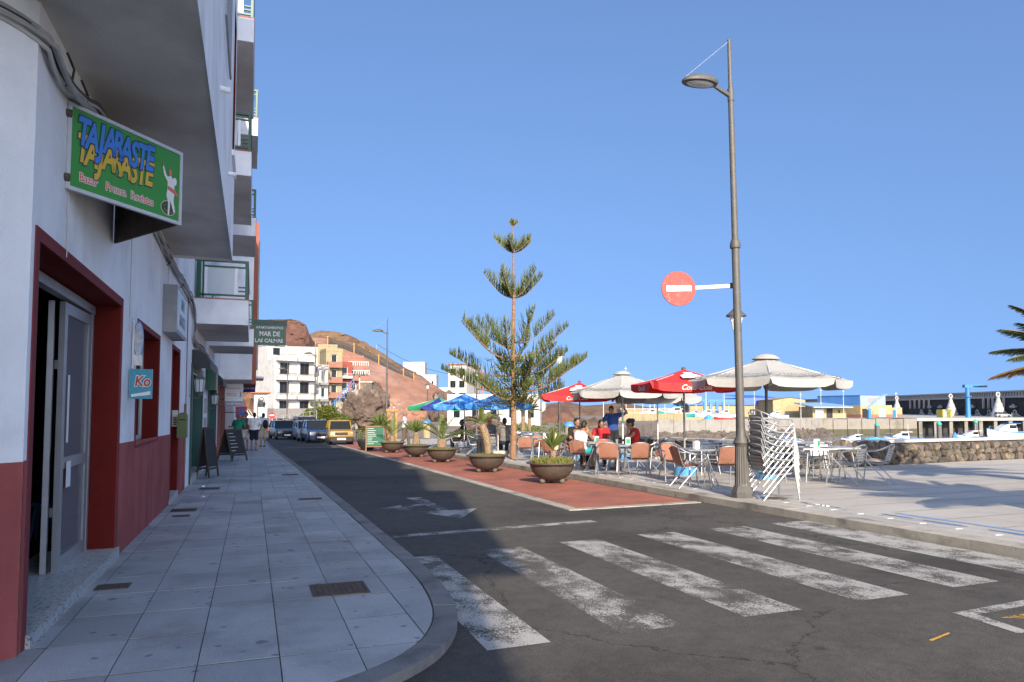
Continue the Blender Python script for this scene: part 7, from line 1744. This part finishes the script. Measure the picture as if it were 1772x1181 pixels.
boat(68.67, 128, SEA + .15, 6.4, 2.2, 70, 'white motor boat with a dark windscreen between the first two pilings', 'hull_white')
boat(70.07, 124, SEA + .05, 4.2, 1.6, 60, 'low open boat with blue cover beside the second piling', 'shed_blue', False, cover_='shed_blue')
boat(83.18, 132, SEA + .35, 6.0, 2.3, 95, 'white wheelhouse boat in front of the third piling', 'hull_white', cover_='hull_white')
boat(86.96, 128, SEA + .9, 8.6, 2.9, 100, 'larger white sport-fishing boat with blue canopy at the right edge', 'hull_white', cover_='blue_paint')
boat(50.86, 120, SEA, 4.6, 1.7, 75, 'low white dinghy seen just over the tables', 'hull_white', False)
boat(48.9, 130, SEA, 4.6, 1.7, 90, 'low pale dinghy seen behind the stack of chairs', 'hull_white', False, cover_='blue_fabric')
for e, n, ze, lb in ((68.0, 136, -0.98, 'leftmost'), (77.21, 132, -0.7, 'second from left'), (90.16, 142, -0.52, 'rightmost')):
    p = site(e, n, -6.5); o = empty('mooring_pile', p); tag(o, 'dark mooring pile with a green pointed cap, %s of three' % lb, 'mooring pile', 'mooring piles with green caps'); h = ze + 6.5
    b = MB(); b.lathe([(.42, 0), (.42, h - .7)], 14); b.build('pile', M['piling'], o, True); b = MB(); b.lathe([(.47, h - .7), (.47, h - .55), (.05, h)], 14); b.build('cap', M['green_cap'], o, True)
p = site(76.4, 126, -6.5); o = empty('fuel_post', p); tag(o, 'short pile with a bright blue pointed hood among the moored boats', 'mooring pile'); b = MB(); b.lathe([(.42, 0), (.42, 2.6)], 12); b.build('pile', M['piling'], o, True); b = MB(); b.lathe([(.55, 2.3), (.55, 3.0), (.05, 3.9)], 6); b.build('hood', M['shed_blue'], o)
YB = 'boats laid up in the yard'
boat(51.12, 190, -.9, 6.4, 2.2, 80, 'white yacht laid up ashore, left one of a pair left of the street lamp', 'hull_white', True, YB, 9); boat(56.38, 192, -.8, 6.0, 2.2, 75, 'white yacht laid up ashore, right one of a pair left of the street lamp', 'hull_white', True, YB, 8)
boat(43.95, 195, -1.2, 9.5, 2.8, 85, 'long teal fishing boat laid up ashore', 'hull_teal', True, YB, 0, 'hull_white', cover_='hull_teal'); boat(66.01, 182, -1.0, 5.5, 2.0, 85, 'white and blue fishing boat laid up right of the street lamp', 'hull_white', True, YB)
boat(47.75, 165, -1.3, 4.4, 1.5, 95, 'red and white rowing boat on the promenade near the lamp', 'red_paint', False, YB, 0, 'hull_white'); boat(38.41, 200, -1.0, 7, 2.2, 85, 'white cabin cruiser laid up behind the boarded fence', 'hull_white', True, YB, 7)
boat(50.16, 200, -1.0, 6, 2.1, 95, 'red-topped boat laid up beside the teal fishing boat', 'hull_white', True, YB, 0, 'red_paint', cover_='red_paint')
random.seed(17)
ORD = 'second third fourth fifth sixth seventh eighth first ninth tenth eleventh twelfth thirteenth'.split()
for i, (e, n, top) in enumerate(((29.71, 190, 12.5), (33.65, 200, 8.5), (33.18, 185, 7), (40.02, 205, 8), (39.81, 190, 6.5), (51.0, 210, 7.5), (51.74, 205, 7), (20.06, 160, 6), (71.5, 215, 8.5), (81.19, 205, 6), (89.0, 210, 7.2), (90.95, 200, 6.8), (103.29, 196, 6.0))):
    p = site(e, n, -1.2); o = empty('mast', p); tag(o, 'thin pale pole %s counting from the left across the far harbour' % ORD[i], 'mast', 'masts and poles across the harbour'); b = MB(); b.lathe([(.10, 0), (.06, top + 1.2)], 6); b.build('pole', M['alu_matt'], o); b = MB(); b.bb(-.4, .4, -.05, .05, top + .6, top + .7); b.build('crosstree', M['alu_matt'], o)
sk = grp('beach_tent', 'blue beach tent on the promenade left of the street lamp', 'tent'); p = site(44.05, 163.5, -1.3); sk.location = p; b = MB(); b.lathe([(1.1, 0), (.95, .7), (.5, 1.2), (.05, 1.4)], 12); b.build('tent_cloth', M['blue_fabric'], sk, True); b = MB(); b.bb(-1.6, -.9, -.5, .5, 0, .35); b.build('ground_mat', M['red_fabric'], sk)

# ------------------------------------------------------------------ hills and cliffs
def ridge_mesh(name, ridge, n_base, n_ridge, z_base, m, ny=16, seed=0, amp=1.0, face_pow=.75, back=60, sub=4):
    """hill: ridge = list of (e, z) along the crest; face from n_base up to n_ridge, then a back slope"""
    R_ = []
    for (e0, z0), (e1, z1) in zip(ridge, ridge[1:]):
        for k in range(sub): t = k / sub; R_.append((e0 + (e1 - e0) * t, z0 + (z1 - z0) * t))
    R_.append(ridge[-1]); vs = []; W_ = len(R_)
    for j in range(ny + 5):
        for i, (e, zr) in enumerate(R_):
            t = min(1, j / ny); nn_ = n_base + (n_ridge - n_base) * t ** 1.25; z = z_base + (zr - z_base) * t ** face_pow
            if j > ny: q = (j - ny) / 4; nn_ = n_ridge + back * q; z = zr - (zr - z_base) * q ** 1.6
            p = Vector((e * .11, nn_ * .11, z * .16 + seed)); w_ = mnoise.fractal(p, .9, 2.1, 6); w2 = mnoise.noise(p * 5 + Vector((7, 3, seed))) + .7 * mnoise.noise(p * 12 + Vector((1, 9, seed)))
            k_ = amp * (1 if 0 < t else 0)
            nn_ += (w_ * 2.4 + w2 * .9) * k_; z += (w_ * .7 + .45 * w2) * k_ * (.45 if j == ny else 1); vs.append(site(e + w_ * .4 * k_, nn_, max(z, z_base - .5)))
    fs = [(j * W_ + i, j * W_ + i + 1, (j + 1) * W_ + i + 1, (j + 1) * W_ + i) for j in range(ny + 4) for i in range(W_ - 1)]
    return MB().add(vs, fs).build(name, m, None, False)
NR = 185
S(ridge_mesh('pink_hill', [(-71.36, 18), (-61.08, 19.58), (-53.74, 19.88), (-47.87, 19.73), (-41.99, 18.26), (-36.12, 15.62), (-30.25, 12.39), (-25.11, 10.04), (-20.7, 7.84), (-17.03, 5.63), (-14.83, 3.58), (-12.92, 0.06)], 160, 185, -1.4, M['cliff'], 44, 3, 1.0, .7, 70, 12))
S(ridge_mesh('brown_crest', [(-57.12, 18.16), (-54.81, 21.7), (-52.5, 22.77), (-47.88, 22.47), (-43.27, 21.23), (-40.19, 19.7), (-36.34, 17.23), (-30.18, 13.23), (-24.02, 9.23), (-20.94, 6.45)], 188, 195, 8, M['cliff_brown'], 16, 9, .9, .6, 40, 10))
S(ridge_mesh('red_bluff', [(-65.47, 19), (-60.8, 22.18), (-55.47, 22.58), (-51.47, 22.45), (-49.33, 21.65), (-48.0, 19.92), (-47.07, 16.98), (-46.13, 13.92)], 160, 169, -1.4, M['cliff_red'], 30, 5, 1.5, .55, 24, 10))
S(ridge_mesh('headland', [(-18.46, 2.56), (-16.5, 4.92), (-14.54, 5.31), (-12.83, 4.13), (-11.26, 1.52), (-10.48, -0.32)], 158, 166, -1.4, M['cliff_brown'], 20, 14, 1.3, .6, 20, 10))
S(ridge_mesh('far_moor', [(2.29, 0.56), (9.9, 2.85), (18.79, 3.86), (25.14, 4.37), (31.49, 2.59), (41.65, 3.61), (48.0, 4.12), (56.89, 2.85), (67.05, 1.07)], 290, 325, -1.4, M['cliff_brown'], 8, 21, 1.2, .7, 60, 4))
S(ridge_mesh('scrub_knoll', [(4.64, -0.16), (7.62, 2.1), (10.24, 2.46), (11.55, 1.75), (12.38, -0.16)], 143, 151, -1.4, M['cliff_red'], 8, 25, .8, .5, 14, 5))
S(ridge_mesh('spoil_heaps', [(9.43, -1.07), (11.33, 0.16), (12.57, -0.31), (13.71, 0.26), (15.62, -1.07)], 114, 121, -1.4, M['cliff_brown'], 8, 33, .5, .6, 10, 5))
# scrub on the flat land between terrace and harbour
random.seed(44); b = MB()
for i in range(46):
    e, n = random.uniform(-6, 12), random.uniform(62, 135)
    if e > (n - 56) * .42 - 5: continue
    q = site(e, n, -1.1); leaf_cloud(b, q, (random.uniform(.5, 1.6), random.uniform(.5, 1.6), random.uniform(.25, .7)), 130, .22)
tag(b.build('scrub', M['shrub']), 'low dry scrub on the waste ground beyond the terrace', kind='stuff')
# netting fence along the cliff edge
fe = grp('cliff_fence', 'dark netting fence with orange posts running along the cliff top', 'fence')
M['netting'] = glass_mat('netting', (.05, .045, .04), .9, .6)
FP = [(-45.97, 18.76), (-39.36, 16.75), (-33.18, 13.88), (-27.01, 10.43), (-24.42, 9.28)]
for (e0, z0), (e1, z1) in zip(FP, FP[1:]):
    b = MB(); b.add([site(e0, 181, z0 - 2.4), site(e1, 181, z1 - 2.4), site(e1, 181, z1 + .4), site(e0, 181, z0 + .9), site(e0, 181.1, z0 - 2.4), site(e1, 181.1, z1 - 2.4), site(e1, 181.1, z1 + .4), site(e0, 181.1, z0 + .9)], [(0, 1, 2, 3), (7, 6, 5, 4), (3, 2, 6, 7)]); b.build('net_panel', M['netting'], fe)
for e0, z0 in FP: b = MB(); b.tube([site(e0, 180.9, z0 - 2.6), site(e0, 180.9, z0 + 1.1)], .16, 6); b.build('post', M['pine_wood'], fe)
f2 = grp('upper_net', 'dark safety net above the white flats at the foot of the cliff', 'fence'); b = MB(); e0, e1 = -42.76, -36.87
b.add([site(e0, 158, 14.68), site(e1, 158, 13.17), site(e1, 158, 14.3), site(e0, 158, 15.81)], [(0, 1, 2, 3)]); b.build('net_panel', M['netting'], f2)
for t in (0, .33, .66, 1): b = MB(); e = e0 + (e1 - e0) * t; b.tube([site(e, 158, -1), site(e, 158, 15.93 + (-1.5) * t)], .14, 6); b.build('post', M['pine_wood'], f2)
pl = grp('power_line', 'thin overhead cables strung down the hillside from small poles', 'cables')
for (ea, za, na), (eb, zb, nb) in (((-36.56, 18.95, 196), (-17.62, 11.05, 200)),): 
    b = MB(); b.tube([site(ea, na, za - 3.5), site(ea, na, za)], .1, 6); b.build('pole', M['grey_metal'], pl)
    b = MB(); b.tube([site(ea + (eb - ea) * t, na + (nb - na) * t, za + (zb - za) * t - 1.2 * 4 * t * (1 - t)) for t in [k / 10 for k in range(11)]], .05, 4); b.build('cable', M['black_iron'], pl)

# ------------------------------------------------------------------ houses under the cliff
def house(e, n, z, W, D, H, rot, m, label, name='house', floors=3, cols=2, wm=(1.5, 1.6), gable=None, side_m=None, balc=None, roof=None, parapet=.5, base_m=None, wmat=None, side=True, cat='house', group=None, fz0=.6):
    p = site(e, n, z); o = empty(name, p, SITE_ROT + R(rot)); tag(o, label, cat, group)
    fh = (H - .3) / floors; ops = []
    for f in range(floors):
        for c in range(cols):
            cx_ = W * (c + .5) / cols; ops.append((cx_ - wm[0] / 2, cx_ + wm[0] / 2, f * fh + fz0, f * fh + fz0 + wm[1]))
    b = MB(); P = facade(b, (0, 0, 0), (1, 0, 0), W, 0, H, ops, .25, 0, 0)
    b.quad((0, D, 0), (0, 0, 0), (0, 0, H), (0, D, H)); b.quad((W, 0, 0), (W, D, 0), (W, D, H), (W, 0, H)); b.quad((W, D, 0), (0, D, 0), (0, D, H), (W, D, H)); b.quad((0, 0, H), (W, 0, H), (W, D, H), (0, D, H)); b.build('wall', m, o)
    for op in ops: framed(None, P, op, .24, .09, .08, 2 if wm[0] > 1.2 else 1, o, wmat or M['alu_matt'], M['glass_dark'])
    if balc:
        for f in range(1, floors + (1 if balc.get('top') else 0)):
            for c in range(cols):
                x0, x1 = W * c / cols + .15, W * (c + 1) / cols - .15; zb = f * fh + .1
                q = MB(); q.bb(x0, x1, -1.1, 0, zb - .12, zb); q.bb(x0, x1, -1.1, -1.0, zb, zb + balc.get('h', .5)); q.bb(x0, x0 + .1, -1.0, 0, zb, zb + balc.get('h', .5)); q.bb(x1 - .1, x1, -1.0, 0, zb, zb + balc.get('h', .5)); bo = q.build('balcony', balc['m'], o)
                if balc.get('rail'):
                    r = MB(); zt = zb + balc.get('h', .5); r.bb(x0, x1, -1.08, -1.02, zt + .45, zt + .5); k = int((x1 - x0) / .22)
                    for i in range(k + 1): xx = x0 + (x1 - x0 - .04) * i / k; r.bb(xx, xx + .04, -1.07, -1.03, zt, zt + .45)
                    r.build('railing', balc['rail'], bo)
    if parapet: q = MB(); q.bb(-.05, W + .05, -.05, .2, H, H + parapet); q.bb(-.05, .2, .2, D, H, H + parapet); q.bb(W - .2, W + .05, .2, D, H, H + parapet); q.build('parapet', m, o)
    if roof: q = MB(); q.prism([(-.4, -.5), (W + .4, -.5), (W + .4, D + .3), (-.4, D + .3)], H + .02, lambda x, y: H + .15 + max(0, 1.3 * (1 - abs(y - D / 2) / (D / 2)))); q.build('roof', roof, o)
    if base_m: q = MB(); q.bb(-.06, W + .06, -.06, D, 0, 1.7); q.build('base_cladding', base_m, o)
    return o
wf = house(-40.2, 123, -.2, 7.4, 7.4, 10.1, 43, M['far_white'], 'white block of flats with dark windows and balconies under the cliff', 'apartment_block', 3, 2, (1.7, 2.0), balc=dict(m=M['far_white'], h=.55, rail=M['black_iron'], top=True), wmat=M['dark_wood'], cat='apartment block', parapet=.0, fz0=1.0, base_m=M['far_grey'])
b = MB(); b.bb(.01, 3.2, 2.8, 7.1, 10.1, 12.6); rt = b.build('roof_storey', M['far_white'], wf); b = MB(); b.bb(-.1, 3.4, 2.5, 7.2, 12.6, 12.75); b.build('roof', M['far_concrete'], rt); b = MB(); b.bb(1.0, 2.2, 2.72, 2.8, 11.0, 12.2); b.build('window', M['glass_dark'], rt)
house(-36.56, 130.5, -.2, 3.6, 7, 9.2, 30, M['far_white'], 'narrow white house with grey arched top balcony', 'arched_house', 3, 2, (.7, 1.9), balc=dict(m=M['far_grey'], h=.3, rail=M['far_white']), parapet=.4)
ah = [o for o in col.objects if o.name.startswith('arched_house')][0]
for k in range(3):
    x0 = .1 + k * 1.15; b = MB(); b.tube([(x0 + .55 + .55 * math.cos(R(a)), -1.05, 8.5 + .9 * math.sin(R(a))) for a in range(0, 181, 20)], .14, 6); b.tube([(x0, -1.05, 6.5), (x0, -1.05, 8.5)], .12, 6); b.build('arch', M['far_grey'], ah)
house(-48.33, 147, -.5, 9.9, 8, 14.2, 14, M['far_white'], 'big blank white house rising behind the flats', 'white_house', 1, 1, (.05, .05), parapet=.4)
house(-34.54, 135, .6, 3.0, 6, 11.6, 26, M['ochre'], 'narrow ochre yellow house with brown balconies', 'ochre_house', 4, 1, (1.1, 1.9), balc=dict(m=M['far_pink'], h=.95), parapet=.5)
house(-33.22, 138, 1.4, 2.9, 6, 9.0, 26, M['far_red'], 'narrow red house with white balconies beside the ochre one', 'red_house', 3, 1, (1.2, 1.6), balc=dict(m=M['far_white'], h=.35, rail=M['far_white']), parapet=.0)
ph = house(-31.56, 141, 4.2, 3.6, 6, 5.6, 20, M['far_pink'], 'pink house with white balustrades on the rock shelf', 'pink_house', 2, 2, (.9, 1.6), balc=dict(m=M['far_pink'], h=.9), parapet=0)
for z_ in (5.6, 3.85):
    b = MB(); b.bb(-.2, 3.7, -1.25 if z_ < 5 else -.1, -1.1 if z_ < 5 else .05, z_ + .7, z_ + .85)
    for k in range(10): b.bb(-.2 + k * .42, -.05 + k * .42, -1.25 if z_ < 5 else -.1, -1.1 if z_ < 5 else .05, z_, z_ + .7)
    b.build('balustrade', M['far_white'], ph)
house(-35.24, 150, 6, 4.6, 6, 5.9, 20, M['far_pink'], 'upper pink house with a white roof balustrade', 'upper_pink_house', 2, 2, (.9, 1.3), parapet=.6)
house(-39.52, 148, 8, 3.8, 6, 6.2, 18, M['ochre'], 'small yellow house at the top left under the net', 'upper_ochre_house', 2, 2, (.7, 1.2), parapet=.4)
house(-32.57, 92, -1.2, 1.6, 4, 4.6, 20, M['far_white'], 'small white house with a red tiled roof at the street end', 'tiled_house', 2, 1, (.8, 1.1), roof=M['roof_tile'], parapet=0)
# right of the hill
hr = house(-15.57, 178, 3.0, 4.6, 8, 9.2, -14, M['far_white'], 'white three-storey house with green windows above the blue parasols', 'white_villa', 3, 2, (1.4, 1.7), roof=M['roof_tile'], parapet=0, wmat=M['dgreen_paint'])
house(-12.57, 184, 3.0, 3.2, 8, 9.0, -8, M['far_white'], 'side wing of the white three-storey house', 'white_wing', 3, 2, (.6, 1.2), parapet=.3)
st_ = grp('white_stair', 'outside stair in orange steel beside the white three-storey house', 'stair')
for k in range(8): sbox('tread', -9.14 + k * .25, -9.14 + k * .25 + .7, 178, 179, 5.0 + k * .35, 5.15 + k * .35, M['far_concrete'], st_)
for e in (-8.71, -7.29): sbox('post', e, e + .3, 178.5, 178.8, 3, 11, M['roof_tile'], st_)
house(-10.46, 118, -1.3, 15, 10, 4.7, -4, M['far_white'], 'long low white building behind the blue parasols', 'low_white_house', 1, 5, (1.2, 1.8), roof=None, parapet=.4, fz0=1.2)
house(-2.14, 150, -1.3, 9, 8, 3.8, -4, M['far_white'], 'second low white house right of the pine trunk', 'low_white_house', 1, 4, (.9, 1.2), parapet=.3, fz0=1.2)
house(-32.08, 214, 8, 6.4, 6, 15.19 - 8, 0, M['far_white'], 'plain white cube house on top of the hill slope', 'hilltop_house', 1, 1, (.05, .05), parapet=0)
house(-26.25, 210, 5, 4.4, 6, 10.96 - 5, 0, M['far_white'], 'smaller white house stepping down from the hilltop cube', 'hilltop_house', 2, 2, (.7, 1.0), parapet=.3)
house(-22.78, 206, 3, 8.0, 6, 7.15 - 3, 0, M['far_white'], 'low white house behind the brown headland', 'hilltop_house', 1, 1, (.6, .8), parapet=.3)

# ------------------------------------------------------------------ big rock, ramp, shrub, van, small signs
def rock_thing(name, e, n, z, r, label, m, seed, rot=0, sub=5, amp=.40):
    bm = bmesh.new(); bmesh.ops.create_icosphere(bm, subdivisions=sub, radius=1)
    for v in bm.verts:
        q = v.co * 1.2 + Vector((seed, seed * .7, 3)); k = 1 + amp * mnoise.fractal(q, .7, 2.2, 6) + .13 * mnoise.noise(v.co * 4 + Vector((seed, 0, 0))); c = v.co * k
        c.x = math.copysign(abs(c.x) ** .85, c.x); v.co = Vector((c.x * r[0], c.y * r[1], c.z * r[2]))
    me = bpy.data.meshes.new(name); bm.to_mesh(me); bm.free(); me.materials.append(m); me.polygons.foreach_set('use_smooth', [False] * len(me.polygons))
    o = link(name, me, None, site(e, n, z), rot); return tag(o, label, 'rock')
rock_thing('boulder', -19.35, 96, 1.3, (2.75, 2.8, 3.0), 'huge brown lava boulder in front of the pink cliff', M['boulder'], 5)
rock_thing('boulder', -21.79, 98, .2, (1.8, 2.0, 1.9), 'smaller brown rock leaning against the left of the huge boulder', M['boulder'], 12)
rock_thing('boulder', -3.56, 88, -.6, (2.6, 1.8, 1.25), 'low brown rock behind the tables under the blue parasols', M['boulder'], 17)
rock_thing('boulder', -14.1, 157, 1.2, (3.4, 3, 3.4), 'brown lava outcrop at the right foot of the pink cliff', M['boulder'], 23)
lk = grp('rock_terrace', 'walled lookout with white posts on top of the huge boulder', 'lookout'); sbox('wall', -19.81, -18.29, 95, 97.5, 3.7, 4.85, M['lava'], lk); sbox('coping', -19.89, -18.21, 94.9, 97.6, 4.86, 5.02, M['coping'], lk); sbox('post', -19.96, -19.81, 94.9, 95.2, 3.9, 5.5, M['far_white'], lk)
sr = grp('rock_stair', 'stepped path with blue railings climbing the boulder from the left', 'stair')
for k in range(9): sbox('step', -23.57 + k * .38, -23.57 + k * .38 + .6, 94.5, 96, -1.2, .6 + k * .42, M['concrete'], sr)
b = MB(); ra, rb_ = site(-23.57, 94.4, 1.7), site(-20.53, 94.4, 5.3)
for d_ in (0, -.5): b.tube([ra + Vector((0, 0, d_)), rb_ + Vector((0, 0, d_))], .05, 6)
b.build('railing', M['shed_blue'], sr)
for k in range(6): q = ra.lerp(rb_, k / 5); b = MB(); b.tube([q - Vector((0, 0, 1.1)), q], .05, 6); b.build('rail_post', M['shed_blue'], sr)
rw = grp('ramp_wall', 'dark stone retaining wall below the ramp at the street end', 'wall'); b = MB()
e0, e1 = -26.18, -20.57; b.add([site(e0, 76, -1.5), site(e1, 76, -1.5), site(e1, 76, .05), site(e0, 76, -.55), site(e0, 76.6, -1.5), site(e1, 76.6, -1.5), site(e1, 76.6, .05), site(e0, 76.6, -.55)], [(0, 1, 2, 3), (7, 6, 5, 4), (3, 2, 6, 7), (1, 5, 6, 2), (0, 3, 7, 4)]); b.build('wall', M['lava'], rw)
b = MB(); b.add([site(e0, 76.6, -.6), site(-21.47, 76.6, -.05), site(-25.43, 90, -.05), site(e0 - 6, 96, -.4)], [(0, 1, 2, 3)]); S(b.build('ramp', M['far_concrete']))
rl = grp('ramp_railing', 'grey railing along the ramp at the street end', 'railing')
for k in range(9):
    t = k / 8; b = MB(); q = site(e0 + (e1 - e0) * t, 76.8, -.55 + .85 * t); b.tube([q, q + Vector((0, 0, .95))], .035, 5); b.build('post', M['grey_metal'], rl)
for h in (.5, .95): b = MB(); b.tube([site(e0, 76.8, -.55 + h), site(e1, 76.8, .3 + h)], .03, 5); b.build('rail', M['grey_metal'], rl)
vq = site(-29.07, 84, -.35); car(vq.x, vq.y, vq.z, -19.6 + 90 + 8, 'white panel van parked on the ramp at the street end', CP['white'], 4.0, 1.6, 1.75, .92, 1.0, .85, 1.35, .05, van=True, group='cars on the ramp')
sn = grp('small_no_entry_sign', 'small distant no-entry sign on a pole by the white van', 'traffic sign'); sn.location = site(-23.66, 72, -1.2); sn.rotation_euler[2] = SITE_ROT
b = MB(); b.lathe([(.04, 0), (.04, 2.2)], 8); b.build('pole', M['alu_matt'], sn); b = MB(); b.lathe([(.0, -.02), (.32, -.02), (.32, .02), (.0, .02)], 20, cap=False); b.v = [(x, -.06 - z, 2.0 + y) for x, y, z in b.v]; b.build('disc', M['red_paint'], sn); b = MB(); b.bb(-.22, .22, -.095, -.085, 1.94, 2.06); b.build('bar', M['white_paint'], sn)
al = grp('arched_lamp', 'lantern hanging from a curved bracket pole at the street end', 'street lamp'); al.location = site(-27.18, 78, -1.2); al.rotation_euler[2] = SITE_ROT
b = MB(); b.tube([(0, 0, 0), (0, 0, 3.3), (.1, 0, 3.7), (.35, 0, 3.9), (.6, 0, 3.75), (.65, 0, 3.4)], .05, 7); b.build('pole', M['black_iron'], al); b = MB(); b.lathe([(.06, 2.75), (.16, 3.1), (.22, 3.15), (.05, 3.4)], 10, (.65, 0, 0)); b.build('lantern', M['black_iron'], al)
sb = grp('spreading_shrub', 'wide bushy green tamarisk-like shrub behind the parked cars', 'shrub'); sb.location = site(-21.74, 82, -1.15); sb.scale = (1.12, 1.1, 1.1); sb.rotation_euler[2] = SITE_ROT
random.seed(77); b = MB()
for k in range(7): a = random.uniform(0, 6.28); b.tube([(0, 0, 0), (math.cos(a) * .6, math.sin(a) * .4, .9), (math.cos(a) * 1.8, math.sin(a) * 1.0, 1.7)], [.13, .08, .04], 6)
b.build('trunk', M['bark'], sb)
for k in range(60):
    t = random.uniform(-1, 1); x = t * 2.75; zt = .75 + 2.1 * (1 - t * t) * random.uniform(.1, 1) + .35 * t; y = random.uniform(-1.1, 1.1); r = random.uniform(.35, .65)
    b = MB(); leaf_cloud(b, (x, y, zt), (r * 1.25, r, r * .6), 230, .16); b.build('crown', M['shrub'], sb)
bt_ = grp('bather', 'seated figure in swimwear far off by the dark wall', 'person')
bpy.data.objects.remove(bt_)
person(*site(-23.44, 70, -1.2), 40, 'distant seated person in swimwear by the dark retaining wall', SIT, 'skin_tan', None, 'cloth_red', 'hair', .4, 0, s=1.0)
